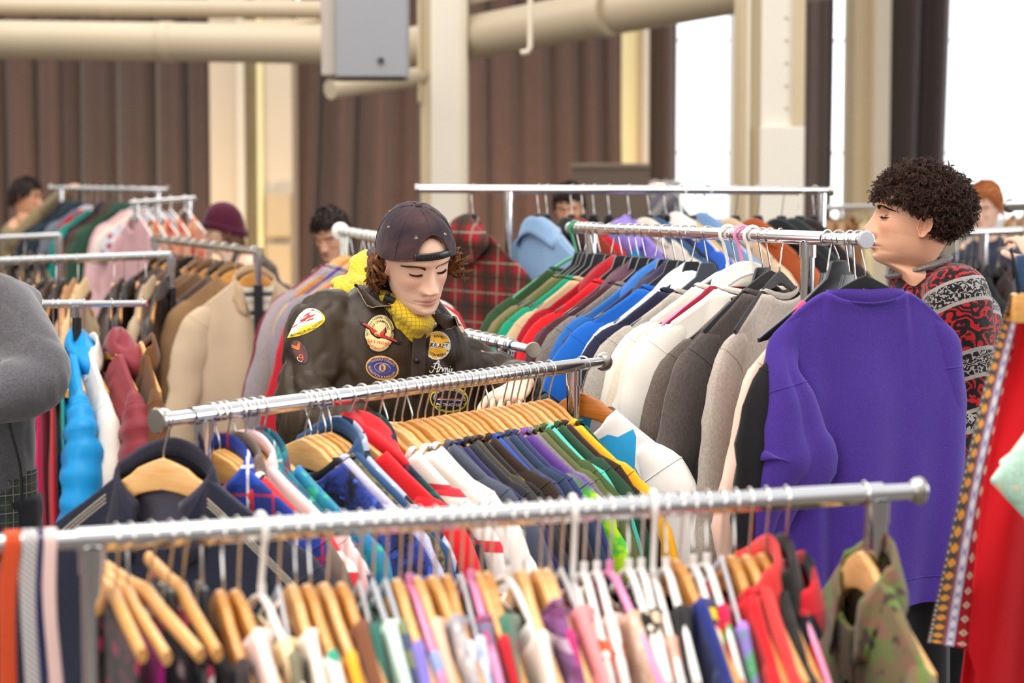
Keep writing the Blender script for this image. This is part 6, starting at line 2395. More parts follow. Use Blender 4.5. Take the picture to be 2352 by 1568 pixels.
# cord lock on the hood cord
m = MB()
c = P(892, 688, 4.665) - O1
m.tube([c + Vector((-0.010, 0, 0.006)), c + Vector((0.014, 0, -0.004))], [0.0095, 0.0085], 12)
m.ball(tuple(c + Vector((0.0, -0.004, 0.014))), 0.006, 10, 6)
m.build('cord_lock', BLACKPLASTIC, hoodie)
m = MB()
m.tube(spline([c + Vector((0, 0, 0)), c + Vector((-0.008, 0.004, -0.025)), c + Vector((0.004, 0.0, -0.045)), c + Vector((0.012, 0.006, -0.02))], 16), 0.0014, 6)
m.build('hood_cord', BLACKPLASTIC, hoodie)

# patches ----------------------------------------------------------
a = Patch()     # tournament of champions, with a red ribbon-like aeroplane
a.ell(0, 0, 36.5, 46, T_BLACK, 0.0022)
a.ell(0, 0, 33, 42, T_CREAM, 0.0034)
a.arc('INTERNATIONAL TOURNAMENT', 28.5, 36.5, 196, -18, 7.6, T_BLACK, 0.0042, wide=0.9)
a.arc('OF CHAMPIONS', 20.5, 28, 158, 22, 7.4, T_BLACK, 0.0042, wide=0.9)
a.line('LAS VEGAS', 1, -21, 9.0, T_RED, 0.0042, wide=1.0)
a.arc('CIRCUS CIRCUS HOTELS', 28.5, 36.5, 208, 332, 7.6, T_ORANGE, 0.0042, wide=0.9)
a.poly([(-53, 24), (-36, 17), (-6, -3), (4, 3), (14, 20), (18, 6), (14, -3), (30, -7), (55, -12), (50, -20), (36, -17), (10, -12), (-8, -14), (-24, -4), (-31, 6), (-47, 14)], T_BLACK, 0.0046)
a.poly([(-50, 22), (-36, 14), (-12, -2), (4, 1), (13, 16), (15, 5), (11, -5), (30, -9), (50, -13), (47, -17), (34, -14), (8, -10), (-8, -11), (-22, -2), (-30, 8), (-45, 15)], T_RED, 0.0054)
a.ell(-5, -3, 10, 7, T_CREAM, 0.0058, 24)
a.poly([(-14, -4), (-4, -10), (10, -9), (8, -3), (-2, -2)], T_RED, 0.0062)
a.lay('patch', bvj, 872, 765, 9, jacket, O1)
b = Patch()     # county recreation and parks
b.ell(0, 0, 38.5, 28, T_GOLD, 0.0024)
b.ell(0, 0, 35.5, 25.2, T_BLUE, 0.0034)
b.arc('NASSAU COUNTY', 29.5, 19.6, 152, 28, 7.2, T_GOLD, 0.0042)
b.arc('RECREATION & PARKS DPT', 30, 20, 186, 356, 6.8, T_GOLD, 0.0042)
b.ell(0, 0.5, 23.5, 14.5, T_GOLD, 0.0040)
b.ell(0, 0.5, 22, 13.2, T_BLUE, 0.0046)
b.ell(0, 0.5, 10.5, 11.5, T_GOLD, 0.0052, 12)
b.poly([(-4, -8), (-1, -3), (-5, 0), (-4, 6), (0, 8), (4, 5), (2, 2), (5, -2), (2, -3), (5, -8), (1, -5)], T_BLUE, 0.0058)
b.lay('patch', bvj, 878, 845, 12, jacket, O1)
c_ = Patch()    # radio control
c_.ell(0, 0, 31, 33, T_WHITE, 0.0024, clip=-18)
c_.ell(0, 0, 28.5, 30.5, T_YELL, 0.0034, clip=-17.5)
c_.poly([(-17.5, 10), (29, 10), (30, 0), (29, -10), (-17.5, -10)], T_BLACK, 0.0038)
c_.poly([(-17.5, 8.8), (28.5, 8.8), (29.5, 0), (28.5, -8.8), (-17.5, -8.8)], T_WHITE, 0.0044)
c_.line('KRAFT', 5, 0.2, 12.5, T_BLACK, 0.0050, wide=0.98)
c_.arc('RADIO', 22, 22, 118, 52, 8.4, T_BLACK, 0.0044)
c_.arc('CONTROL', 22.5, 23, 230, 318, 8.2, T_BLACK, 0.0044)
c_.lay('patch', bvj, 1004, 793, 7, jacket, O1)
n_ = Patch()    # chain stitched name
n_.stroke([(-27, -8), (-24, -10), (-20, -6), (-14, 8), (-9, 17), (-7, 14), (-9, 0), (-10, -8), (-7, -7), (-5, -3)], 1.1, T_WHITE, 0.003)
n_.stroke([(-24, 4), (-18, 2), (-11, -1), (-4, 6), (-12, 12), (-20, 9)], 0.9, T_WHITE, 0.0032)
n_.stroke([(-5, -3), (-2, 3), (-1, 1), (1, 1), (2, -7), (4, -2), (6, 1), (8, 0), (8, -8), (9, -3), (11, 1), (13, 0), (13, -7), (15, -8), (17, -2), (18, 0), (17, -5), (19, -9), (22, -5), (24, -2), (24, 1), (22, 0), (22, -6), (25, -9), (28, -7), (30, -6)], 1.05, T_WHITE, 0.003, n=140)
n_.ell(20, 5, 1.3, 1.3, T_WHITE, 0.003, 10)
n_.ell(-27, -7, 1.6, 1.6, T_WHITE, 0.003, 10)
n_.stroke([(-26, -20), (-20, -17), (-14, -19), (0, -18.5), (16, -19)], 0.8, T_WHITE, 0.003)
n_.stroke([(-26, -20), (-20, -22.5), (-4, -22), (16, -22)], 0.8, T_WHITE, 0.003)
n_.lay('stitched_name', bvj, 1014, 846, 2, jacket, O1)
e_ = Patch()    # model aeronautics instructor
e_.ell(0, 0, 44, 31, T_LEMON, 0.0024)
e_.ell(0, 0, 41, 28, T_BLACK, 0.0034)
e_.arc('ACADEMY OF MODEL AERONAUTICS', 35, 22, 186, -8, 6.4, T_WHITE, 0.0042)
e_.poly([(-28, 3), (28, 3), (30, 0), (-30, 0)], T_RED, 0.0042)
e_.poly([(-30, 0), (30, 0), (31, -3), (-31, -3)], T_WHITE, 0.0044)
e_.poly([(-31, -3), (31, -3), (30, -6), (-30, -6)], T_BLUE, 0.0042)
e_.line('INSTRUCTOR', 0, -12.5, 8.6, T_WHITE, 0.0044)
e_.lay('patch', bvj, 1031, 916, 3, jacket, O1)
g_ = Patch()    # shoulder patch of the flying society
outl = [(-46, -36), (-33, -8), (-18, 18), (4, 32), (28, 26), (41, 6), (20, -14), (-14, -30)]
sc = lambda k, dx=0, dy=0: [(x * k + dx, y * k + dy) for x, y in outl]
sm = [(q.x, q.y) for q in spline([(x, y, 0) for x, y in outl + [outl[0]]], 50)[:-1]]
g_.poly(sm, T_LEMON, 0.0022)
g_.poly([(x * 0.92 - 0.5, y * 0.92 + 2.5 - (0 if y > 0 else 0)) for x, y in sm], T_WHITE, 0.0032)
g_.poly([(-42, -34), (-26, -18), (-8, -8), (18, 0), (36, 6), (20, -13), (-14, -29)], T_LEMON, 0.0038)
g_.poly([(-22, -6), (-4, 3), (0, 8), (16, 14), (22, 20), (8, 16), (4, 20), (-2, 13), (-14, 6), (-20, 4), (-15, 0)], T_RED, 0.0044)
g_.poly([(-6, 0), (14, 6), (18, 10), (4, 8)], T_PINKRED, 0.0048)
g_.poly([(-12, 10), (2, 17), (10, 24), (-2, 19)], T_RED, 0.0046)
g_.poly([(-34, -14), (-24, -8), (-20, -3), (-30, -9)], T_PINKRED, 0.0044)
for i_, ch in enumerate('MID HUDSON RC SOCIETY'):
    vs, fs, w_ = glyph(ch)
    tt = i_ / 20
    q = Vector((lerp(-37, 33, tt), lerp(-31, 1, tt ** 1.15) - 2.5 * math.sin(PI * tt), 0))
    ag = 0.50
    g_.raw([(q.x + (x * math.cos(ag) - (y - 0.3) * math.sin(ag)) * 5.2, q.y + (x * math.sin(ag) + (y - 0.3) * math.cos(ag)) * 6.2) for x, y in vs], fs, T_BLACK, 0.0048)
for i_, ch in enumerate('WWI JAMBOREE'):
    vs, fs, w_ = glyph(ch)
    tt = i_ / 11
    q = Vector((lerp(-16, 31, tt), 13 + 13 * math.sin(PI * (0.12 + 0.72 * tt)), 0))
    ag = lerp(0.85, -0.5, tt)
    g_.raw([(q.x + (x * math.cos(ag) - y * math.sin(ag)) * 4.8, q.y + (x * math.sin(ag) + y * math.cos(ag)) * 5.6 - 1) for x, y in vs], fs, T_BLACK, 0.0046)
g_.lay('patch', bvj, 706, 740, 0, jacket, O1)
k_ = Patch()    # small oval patch with an eagle and a nine
k_.ell(0, 0, 17.5, 31, T_NAVY, 0.0022, 30)
k_.ell(0, 0, 15.5, 28.5, thread('rust_brown', '5A3A34'), 0.0032, 30)
for s in (-1, 1):
    for q in range(5):
        k_.stroke([(0, 4 + 2 * q), (s * (5 + q), 10 + 3.0 * q), (s * (11 - q), 18 - 3 * q + 2 * q)], 0.7, T_ORANGE, 0.0042, n=12)
k_.line('9', -1, -14, 24, T_PINKRED, 0.0044)
k_.stroke([(-9, -8), (-11, -16), (-5, -24)], 0.7, T_CREAM, 0.0044, n=12)
k_.lay('patch', bvj, 689, 808, -26, jacket, O1)
# ring on the far hand
m = MB()
c = hand_frame(wrL, (-0.30, -0.86, -0.22), (0.1, 0.35, -0.9)) @ Vector((0.105, 0.010, -0.006))
m.tube([c + Vector((0.0105 * math.cos(a_ * PI / 8), 0.0, 0.0105 * math.sin(a_ * PI / 8))) - O1 for a_ in range(16)], 0.0016, 6, closed=True)
m.build('finger_ring', STEEL, p1)
# trousers
m = MB()
for s in (-1, 1):
    hp = H1 + LT * 0.09 * s
    m.tube(spline([hp + Vector((0, 0, 0.08)), (hp.x, hp.y, 0.5), (hp.x, hp.y + 0.02, 0.05)], 14), [0.115 - 0.003 * k for k in range(14)], 16)
tme = cloth_union('trousers', m, voxel=0.014, wr=0.006, seed=3, smooth=2)
link('trousers', relocate(tme, O1), pl('2A2C34'), p1)
for s in (-1, 1):
    hp = H1 + LT * 0.09 * s
    m = MB(); m.tube(spline([(hp.x, hp.y + 0.06, 0.05), (hp.x + FT.x * 0.06, hp.y + FT.y * 0.06, 0.05), (hp.x + FT.x * 0.20, hp.y + FT.y * 0.20, 0.035)], 10), [(0.045, 0.045), (0.048, 0.05), (0.05, 0.05), (0.05, 0.048), (0.05, 0.042), (0.05, 0.036), (0.05, 0.033), (0.048, 0.03), (0.04, 0.028), (0.02, 0.02)], 14)
    m.xform(Matrix.Translation(-O1))
    m.build('shoe', BLACKPLASTIC, p1)
# ---------------------------------------------------------------- the curly haired man at the right
p2 = person('person with dark curly hair in a red, black and grey patterned sweater seen in profile', loc=(P(2175, 700, 4.9).x, 4.9, 0))
O2 = p2.location.copy()
HM2 = Matrix.Translation(P(2099, 505, 4.86)) @ Matrix.Rotation(math.radians(-90), 4, 'Z') @ Matrix.Rotation(math.radians(-9), 4, 'X') @ Matrix.Scale(1.0, 4)
F2 = dict(jaw=1.06, wide=1.0, nose=1.2, nosew=1.15, lip=1.6, brow=-0.003, lash=0.8, open=1.0, chin=0.011, neckback=0.055)
SK2 = skin('olive_skin', 'D3A183', 'C67E64', 'AE665A')
T2 = P(2166, 656, 4.93)
H2 = Vector((T2.x + 0.03, 4.95, 0.92))
ex = MB()
ex.tube(spline([HM2 @ Vector((0, 0.07, -0.19)), T2 - Vector((0, 0, 0.08)), T2.lerp(H2, 0.5), H2], 12), [(0.045, 0.045), (0.05, 0.05), (0.08, 0.10), (0.09, 0.16), (0.09, 0.16), (0.09, 0.15), (0.09, 0.15), (0.09, 0.15), (0.09, 0.15), (0.1, 0.16), (0.1, 0.16), (0.1, 0.16)], 18, up=(0, 1, 0))
s2, e2, w2 = P(2200, 690, 4.73), P(2236, 960, 4.70), P(2120, 1060, 4.62)
s2b, e2b, w2b = P(2150, 690, 5.12), P(2150, 930, 5.16), P(2010, 960, 5.05)
for a, b, c in ((s2, e2, w2), (s2b, e2b, w2b)):
    ex.tube(spline([a, a.lerp(b, 0.5), b, b.lerp(c, 0.5), c], 14), [0.05 - 0.0018 * k for k in range(14)], 12)
for s in (-1, 1):
    ex.tube(spline([H2 + Vector((0, 0.09 * s, 0)), (H2.x, H2.y + 0.09 * s, 0.5), (H2.x + 0.02, H2.y + 0.09 * s, 0.06)], 12), [0.085 - 0.0035 * k for k in range(12)], 14)
hand_island(ex, hand_frame(w2, (-0.9, -0.1, -0.2), (0, 0.2, -0.9)), curl=0.6, side=-1)
hand_island(ex, hand_frame(w2b, (-0.9, -0.1, 0.1), (0, 0.2, -0.9)), curl=0.6, side=1)
me = body_with_head('body', F2, HM2, SK2, ex)
link('body', relocate(me, O2), SK2, p2)
BR2 = hairmat('black_brow_hair', '1C1310', '120C0A')
for s in (1, -1):
    mm = brow_strokes(F2, s, 150, 0.0006, 0.0026)
    mm.xform(HM2)
    link('eyebrow', relocate(mm.mesh('eyebrow'), O2), BR2, p2)
    mm = MB()
    for k in range(34):
        ax = 0.019 + 0.027 * k / 33
        zz_ = -0.0045 - 0.0035 * (1 - ((ax - 0.032) / 0.016) ** 2) + 0.002
        d, _ = face_shape(ax, zz_, F2)
        w_, fr = interp(WID, zz_), interp(FRO, zz_)
        sn = min(0.98, ax / w_)
        c = math.sqrt(1 - sn * sn)
        y = -fr * c ** 0.78 - d
        mm.tube([(s * ax, y, zz_), (s * (ax + 0.001), y - 0.005, zz_ - 0.0025), (s * (ax + 0.002), y - 0.009, zz_ - 0.001)], [0.0006, 0.0005, 0.0002], 4)
    mm.xform(HM2)
    link('eyelashes', relocate(mm.mesh('eyelashes'), O2), BR2, p2)
# curls
HR2 = hairmat('dark_curls', '4A2F22', '1C120E')
rg = random.Random(11)
m = MB()
R2 = HM2.to_3x3()
cnt = 0
while cnt < 2300:
    v = Vector((rg.gauss(0, 1), rg.gauss(0, 1), rg.gauss(0, 1))).normalized()
    c0 = Vector((0, 0.018, 0.040))
    p = c0 + Vector((v.x * 0.090, v.y * 0.112, v.z * 0.092))
    # keep clear of the face, the ears and the throat
    if p.z < 0.030 + 0.10 * max(0, -(p.y + 0.05)) and p.y < -0.045: continue
    if p.z < 0.012 + 0.25 * max(0, -p.y - 0.0) and p.y < 0.030: continue
    if p.z < -0.076: continue
    cnt += 1
    out = (p - c0).normalized()
    d = (out * 1.1 + Vector((rg.uniform(-0.7, 0.7), rg.uniform(-0.7, 0.7), rg.uniform(-0.75, 0.5)))).normalized()
    L = rg.uniform(0.016, 0.036) * (0.75 if p.z < -0.01 else 1.0)
    a = d.orthogonal().normalized(); b = d.cross(a)
    ph, cr, tr_ = rg.uniform(0, 6.28), rg.uniform(0.004, 0.0075), rg.uniform(0.9, 1.9)
    q0 = p - out * 0.006
    for q in range(4):
        off = Vector((rg.uniform(-1, 1), rg.uniform(-1, 1), rg.uniform(-1, 1))) * 0.0022
        p2_ = ph + rg.uniform(-0.25, 0.25)
        pts = [HM2 @ (q0 + off + d * (L * i / 11) + (a * math.cos(p2_ + tr_ * 2 * PI * i / 11) + b * math.sin(p2_ + tr_ * 2 * PI * i / 11)) * cr) - O2 for i in range(12)]
        m.tube(pts, [0.00085 * (1 - 0.5 * (i / 11) ** 2) for i in range(12)], 3, cap=False)
m.grid(lambda u, v: HM2 @ (Vector((0, 0.012, 0.042)) + Vector((0.086 * math.cos(2 * PI * u) * math.sin(PI * v), 0.110 * math.sin(2 * PI * u) * math.sin(PI * v) , -0.082 * math.cos(PI * v))) * (1 + 0.03 * math.sin(9 * u * 6.28) * math.sin(14 * v)) + Vector((0, 0.022 * max(0, math.cos(PI * v)), 0))) - O2, 40, 24, cu=True)
h2 = m.build('hair', HR2, p2, angle=None)
h2['label'] = 'thick dark curly hair'
# sweater
SWM = NT('patterned_knit')
geo = SWM.n('ShaderNodeNewGeometry').outputs['Position']
def dotp(v, off):
    q = SWM.n('ShaderNodeVectorMath', operation='DOT_PRODUCT')
    SWM.l(SWM.co, q.inputs[0])
    q.inputs[1].default_value = v
    return SWM.math('SUBTRACT', q.outputs['Value'], off)
dirv = Vector((0.26, -0.38, -0.88)).normalized()
S0 = s2 + Vector((-0.02, -0.02, 0.085)) - O2
sc_ = dotp(tuple(dirv), dirv.dot(S0))
wn = SWM.n('ShaderNodeTexWave', wave_type='RINGS')
wn.inputs['Scale'].default_value = 9
wn.inputs['Distortion'].default_value = 22
wn.inputs['Detail'].default_value = 1.5
wn.inputs['Detail Scale'].default_value = 2.2
SWM.l(SWM.co, wn.inputs[0])
orn = SWM.ramp(wn.outputs['Fac'], 0.60, 0.66)
nb = SWM.noise(70, 2)
orn = SWM.math('MULTIPLY', orn, SWM.ramp(nb, 0.36, 0.42))
colr = SWM.mix(orn, lin('151114'), lin('A8161F'))
wg = SWM.n('ShaderNodeTexWave', wave_type='RINGS')
wg.inputs['Scale'].default_value = 20
wg.inputs['Distortion'].default_value = 14
wg.inputs['Detail Scale'].default_value = 3
SWM.l(SWM.co, wg.inputs[0])
scr = SWM.ramp(wg.outputs['Fac'], 0.62, 0.70)
GREY = lin('8F8A86')
for b0_, b1_ in ((0.040, 0.104), (0.205, 0.270), (0.335, 0.39), (0.47, 0.53), (-0.10, -0.06)):
    inb = SWM.math('MULTIPLY', SWM.math('GREATER_THAN', sc_, b0_), SWM.math('LESS_THAN', sc_, b1_))
    core = SWM.mix(scr, lin('151114'), GREY)
    colr = SWM.mix(inb, colr, core)
    for e_ in (b0_, b1_ - 0.008):
        ln = SWM.math('MULTIPLY', SWM.math('GREATER_THAN', sc_, e_), SWM.math('LESS_THAN', sc_, e_ + 0.009))
        colr = SWM.mix(ln, colr, GREY)
spk = SWM.noise(260, 2)
colr = SWM.mix(SWM.math('MULTIPLY', SWM.ramp(spk, 0.55, 0.7), 0.35), colr, lin('1A1416'))
SWM.color(colr)
SWM.set(rough=0.95, spec=0.2, sheen=0.2)
SWM.bump(SWM.noise(1, 2, stretch=(330, 330, 260)), 0.5, 0.003)
jk2 = MB()
rows2_ = [(-0.075, 0.070, 0.070), (-0.045, 0.092, 0.090), (0.0, 0.150, 0.115), (0.05, 0.190, 0.130), (0.12, 0.205, 0.136), (0.25, 0.205, 0.130), (0.45, 0.20, 0.125), (0.52, 0.19, 0.12)]
AX2 = (H2 - T2).normalized()
HB = P(2106, 618, 4.89)


def torso2(u, v):
    k = v * 0.595 - 0.075
    a = interp([(r[0], r[1]) for r in rows2_], k)
    b = interp([(r[0], r[2]) for r in rows2_], k)
    an = 2 * PI * u
    c, s = math.cos(an), math.sin(an)
    sh = max(0, 1 - (k + 0.075) / 0.12)
    base = T2 + AX2 * k
    base = base.lerp(Vector((HB.x, HB.y, base.z)), sh * 0.9)
    return base + Vector((b * s, a * c, 0)) + Vector((0, 0, -0.03 * abs(c) * sh))


jk2.grid(torso2, 44, 36, cu=True, capu=True)
def sleeve2(m, a, b, c, r0, r1, r2, T):
    pts = [a + (T - a) * 0.3, a, a.lerp(b, 0.5), b, b.lerp(c, 0.5), b.lerp(c, 0.95)]
    cs = spline(pts, 26)
    rs = spline([(r0 * 0.9, 0, 0), (r0, 0, 0), (r1, 0, 0), (r1, 0, 0), (r2 * 1.05, 0, 0), (r2 * 0.75, 0, 0)], 26)
    m.tube(cs, [q.x for q in rs], 20)
sleeve2(jk2, s2, e2, w2, 0.082, 0.076, 0.06, T2)
sleeve2(jk2, s2b, e2b, w2b, 0.08, 0.074, 0.06, T2)
m2 = cloth_union('sweater', jk2, voxel=0.0085, wr=0.004, fscale=8, seed=8, smooth=3)
so2 = link('sweater', relocate(m2, O2), SWM.m, p2)
so2['label'] = 'red, black and grey patterned knit sweater'
m = MB()
ring = []
for k in range(40):
    an = 2 * PI * k / 40
    ring.append(HB + Vector((0.070 * math.sin(an) + 0.004, 0.070 * math.cos(an), 0.006 + 0.024 * math.sin(an))) - O2)
m.tube(ring, [(0.013, 0.007)] * 40, 10, up=(0, 0, 1), closed=True)
m.build('ribbed_collar', ht('8E8884', '5A5654'), so2)
m = MB()
for s in (-1, 1):
    m.tube(spline([H2 + Vector((0, 0.09 * s, 0.06)), (H2.x, H2.y + 0.09 * s, 0.5), (H2.x + 0.02, H2.y + 0.09 * s, 0.05)], 14), [0.11 - 0.003 * k for k in range(14)], 16)
link('trousers', relocate(cloth_union('trousers', m, voxel=0.015, wr=0.006, smooth=2), O2), pl('17181C'), p2)
for s in (-1, 1):
    m = MB(); m.tube(spline([(H2.x + 0.08, H2.y + 0.09 * s, 0.05), (H2.x, H2.y + 0.09 * s, 0.05), (H2.x - 0.16, H2.y + 0.09 * s, 0.035)], 8), [0.04, 0.048, 0.05, 0.05, 0.046, 0.042, 0.036, 0.02], 14)
    m.xform(Matrix.Translation(-O2)); m.build('shoe', BLACKPLASTIC, p2)


# ---------------------------------------------------------------- figures further off
def figure(label, px, py, Y, yaw, pitch, roll, skinm, hair, coat, sc=1.0, hairkind='short', arms=None, legs='24262C', glasses=False, beanie=None, coatwr=0.006, hs=1.0, lean=0.0, shoulders=0.2, back=0.02):
    root = person(label, loc=(P(px, py, Y).x, Y, 0))
    O = root.location.copy()
    HMx = Matrix.Translation(P(px, py, Y)) @ Matrix.Rotation(math.radians(roll), 4, 'Y') @ Matrix.Rotation(math.radians(yaw), 4, 'Z') @ Matrix.Rotation(math.radians(pitch), 4, 'X') @ Matrix.Scale(hs, 4)
    F = dict(jaw=1.0, nose=1.1, lip=1.0)
    fd = Matrix.Rotation(math.radians(yaw), 3, 'Z') @ Vector((0, -1, 0))
    lt = Vector((-fd.y, fd.x, 0))
    nb = HMx @ Vector((0, 0.01, -0.19))
    T = Vector((nb.x, nb.y, nb.z - 0.05)) - fd * back
    Hh = Vector((T.x, T.y, max(0.85, T.z - 0.52))) - fd * lean
    ex = MB()
    ex.tube(spline([nb, T, T.lerp(Hh, 0.5), Hh], 10), [(0.055, 0.05), (0.1, 0.08), (0.15, 0.09), (0.16, 0.1), (0.16, 0.1), (0.15, 0.1), (0.15, 0.1), (0.15, 0.1), (0.15, 0.1), (0.15, 0.1)], 14, up=tuple(fd))
    jk = MB()
    jk.tube(spline([nb + Vector((0, 0, 0.02)), T + Vector((0, 0, 0.0)), T - Vector((0, 0, 0.10)), T.lerp(Hh, 0.5), Hh - Vector((0, 0, 0.12))], 16), [(0.07, 0.065), (0.085, 0.075), (0.11, 0.09), (shoulders * 0.78, 0.11), (shoulders * 0.95, 0.125)] + [(shoulders, 0.135)] * 11, 20, up=tuple(fd))
    for i, s in enumerate((1, -1)):
        sh = T + lt * (shoulders - 0.03) * s - Vector((0, 0, 0.075))
        if arms and arms[i]: el, wr = arms[i]
        else: el, wr = sh + lt * 0.05 * s - Vector((0, 0, 0.29)), sh + lt * 0.03 * s + fd * 0.10 - Vector((0, 0, 0.52))
        el, wr = Vector(el), Vector(wr)
        ex.tube(spline([sh, el, wr], 9), [0.045, 0.045, 0.042, 0.04, 0.038, 0.035, 0.032, 0.03, 0.028], 10)
        jk.tube(spline([T - Vector((0, 0, 0.06)), sh, sh.lerp(el, 0.5), el, el.lerp(wr, 0.5), el.lerp(wr, 0.95)], 18), [0.07, 0.078, 0.08, 0.078] + [0.072] * 6 + [0.066] * 4 + [0.06, 0.056, 0.052, 0.05], 14)
        dd = (wr - el).normalized()
        hand_island(ex, hand_frame(wr, tuple(dd), (0.05, 0.1, -1)), curl=0.5, side=s)
        hp = Hh + lt * 0.09 * s
        ex.tube(spline([hp, (hp.x, hp.y, 0.5), (hp.x, hp.y, 0.06)], 8), [0.08, 0.075, 0.07, 0.065, 0.06, 0.055, 0.05, 0.045], 10)
    me = body_with_head('body', F, HMx, skinm, ex, nu=64, nv=72)
    link('body', relocate(me, O), skinm, root)
    link('coat', relocate(cloth_union('coat', jk, voxel=0.014, wr=coatwr, fscale=9, seed=px, smooth=2), O), coat, root)
    m = MB()
    for s in (1, -1):
        hp = Hh + lt * 0.09 * s
        m.tube(spline([hp, (hp.x, hp.y, 0.5), (hp.x, hp.y, 0.05)], 8), [0.11, 0.105, 0.1, 0.095, 0.09, 0.085, 0.08, 0.078], 12)
    link('trousers', relocate(cloth_union('trousers', m, voxel=0.02, wr=0.005, smooth=1), O), pl(legs), root)
    for s in (1, -1):
        hp = Hh + lt * 0.09 * s
        m = MB(); m.tube(spline([(hp.x - fd.x * 0.08, hp.y - fd.y * 0.08, 0.05), (hp.x, hp.y, 0.05), (hp.x + fd.x * 0.17, hp.y + fd.y * 0.17, 0.03)], 8), [0.04, 0.047, 0.05, 0.05, 0.046, 0.042, 0.036, 0.02], 12)
        m.xform(Matrix.Translation(-O)); m.build('shoe', BLACKPLASTIC, root)
    # hair or hat
    m = MB()
    line_z = lambda an: interp([(0, 0.068), (0.9, 0.055), (1.3, 0.01), (1.9, -0.03), (2.5, -0.06), (PI, -0.065)], abs(an)) if beanie is None else interp([(0, 0.038), (1.2, 0.015), (2.0, -0.025), (PI, -0.055)], abs(an))

    def hf(u, v):
        an = 2 * PI * (u - 0.5)
        z0 = line_z(an)
        top = 0.132 if beanie is None else 0.150
        z = lerp(z0, top, 1 - (1 - v) ** 1.5)
        k = max(0, min(1, z / top))
        r = max(0, 1 - k ** 2.6) ** 0.5
        a, fr, ba = (0.085, 0.104, 0.116) if beanie is None else (0.081, 0.101, 0.112)
        c, s_ = math.cos(an), math.sin(an)
        p = Vector((a * r * s_, (-fr if c > 0 else ba) * r * abs(c), z))
        w_ = (0.07 if beanie is None else 0.015) * nz(p, 42, px)
        if beanie is None and 0.9 < abs(an): p *= 1.02
        return p * (1 + w_)
    m.grid(hf, 56, 22, cu=True)
    m.xform(HMx)
    mat = beanie or hair
    hs_ = MB()
    rgh = random.Random(px + 1)
    if beanie is None:
        for k in range(420):
            u0, v0 = rgh.random(), rgh.random() ** 1.3
            p0 = Vector(hf(u0, v0)); p1_ = p0 * 1.03 + Vector((rgh.uniform(-0.012, 0.012), rgh.uniform(-0.012, 0.012), -0.012 - 0.02 * (1 - v0)))
            pm = p0 * 1.06 + Vector((0, 0, 0.004))
            hs_.tube([HMx @ p0 - O, HMx @ pm - O, HMx @ p1_ - O], [0.0035, 0.003, 0.0012], 4)
        hs_.build('hair_tufts', hair, root)
    hm_ = evaluated(m.mesh('hair' if beanie is None else 'beanie'), [('SOLIDIFY', dict(thickness=0.006, offset=0.0))])
    link('hair' if beanie is None else 'beanie', relocate(hm_, O), mat, root)
    if beanie is not None:
        m = MB()
        m.tube([HMx @ (Vector((0.087 * math.sin(a_), (-0.107 if math.cos(a_) > 0 else 0.119) * abs(math.cos(a_)), line_z(((a_ + PI) % (2 * PI)) - PI) + 0.012))) - O for a_ in [2 * PI * k / 48 for k in range(48)]], [(0.007, 0.020)] * 48, 8, up=(0, 0, 1), closed=True)
        m.build('beanie_cuff', beanie, root)
        m = MB()
        rg_ = random.Random(px)
        for k in range(60):
            an = rg_.uniform(1.3, 2.9) * rg_.choice((-1, 1))
            z = line_z(an) + 0.01
            p = Vector((math.sin(an) * 0.08, -math.cos(an) * 0.1, z))
            m.tube([HMx @ p - O, HMx @ (p + Vector((math.sin(an) * 0.012, 0.004, -0.05))) - O, HMx @ (p + Vector((math.sin(an) * 0.004, 0.0, -0.10))) - O], [0.004, 0.004, 0.002], 5)
        m.build('hair', hair, root)
    for s in (1, -1):
        mm = brow_strokes(F, s, 60, 0.0012, 0.004)
        mm.xform(HMx); mm.xform(Matrix.Translation(-O))
        mm.build('eyebrow', hair, root)
    if glasses:
        g = MB()
        for s in (1, -1):
            g.tube([HMx @ Vector((s * 0.033 + 0.025 * math.cos(a_ * PI / 10), -0.112 + 0.018 * abs(s * 0.033 + 0.025 * math.cos(a_ * PI / 10)) / 0.05, -0.004 + 0.021 * math.sin(a_ * PI / 10))) - O for a_ in range(20)], 0.0018, 6, closed=True)
            g.tube([HMx @ Vector((s * 0.058, -0.092, 0.004)) - O, HMx @ Vector((s * 0.078, 0.01, 0.0)) - O], 0.0016, 6)
        g.tube([HMx @ Vector((-0.01, -0.115, 0.0)) - O, HMx @ Vector((0.01, -0.115, 0.0)) - O], 0.0016, 6)
        g.build('eyeglasses', simple('gilt_frame', 'B08A3A', rough=0.25, metal=0.8), root)
    return root


DKH = hairmat('dark_brown_hair', '2A1C16', '170F0C')
GINGER = hairmat('ginger_hair', 'B8703A', '8A4A22')
figure('person with maroon beanie and round glasses in a brown fuzzy coat by the pilaster', 514, 528, 10.2, -80, 8, 0, SK1, hairmat('chestnut_hair', '6A4630', '4A2E20'), fab('mottle', '2E1F18', '4A3528', rough=1.0), beanie=pl('4A0E28'), glasses=True, hs=0.95, coatwr=0.012, shoulders=0.27, lean=0.30, back=0.12)
figure('person with dark hair bowed over the white knobbed rack', 760, 538, 9.2, -24, 24, 0, SK2, DKH, pl('3A3430'), hs=0.92)
q = P(60, 455, 14.0)
figure('person in an olive coat reaching out along the far rail', 62, 452, 14.0, 84, 4, 0, skin('rosy_skin', 'E0A888', 'D0705A', 'B86058'), DKH, pl('8C7A58'), arms=[None, (P(105, 490, 13.8), P(158, 438, 13.5))], hs=1.0)
figure('person with ginger hair looking down near the bright right window', 2262, 474, 10.4, -38, 16, 4, SK1, GINGER, pl('2C3140'), hs=1.0)
figure('person with black hair in a rust top behind the far centre rail', 1308, 474, 9.6, -10, 18, 0, SK2, DKH, pl('8A3226'), hs=0.85)

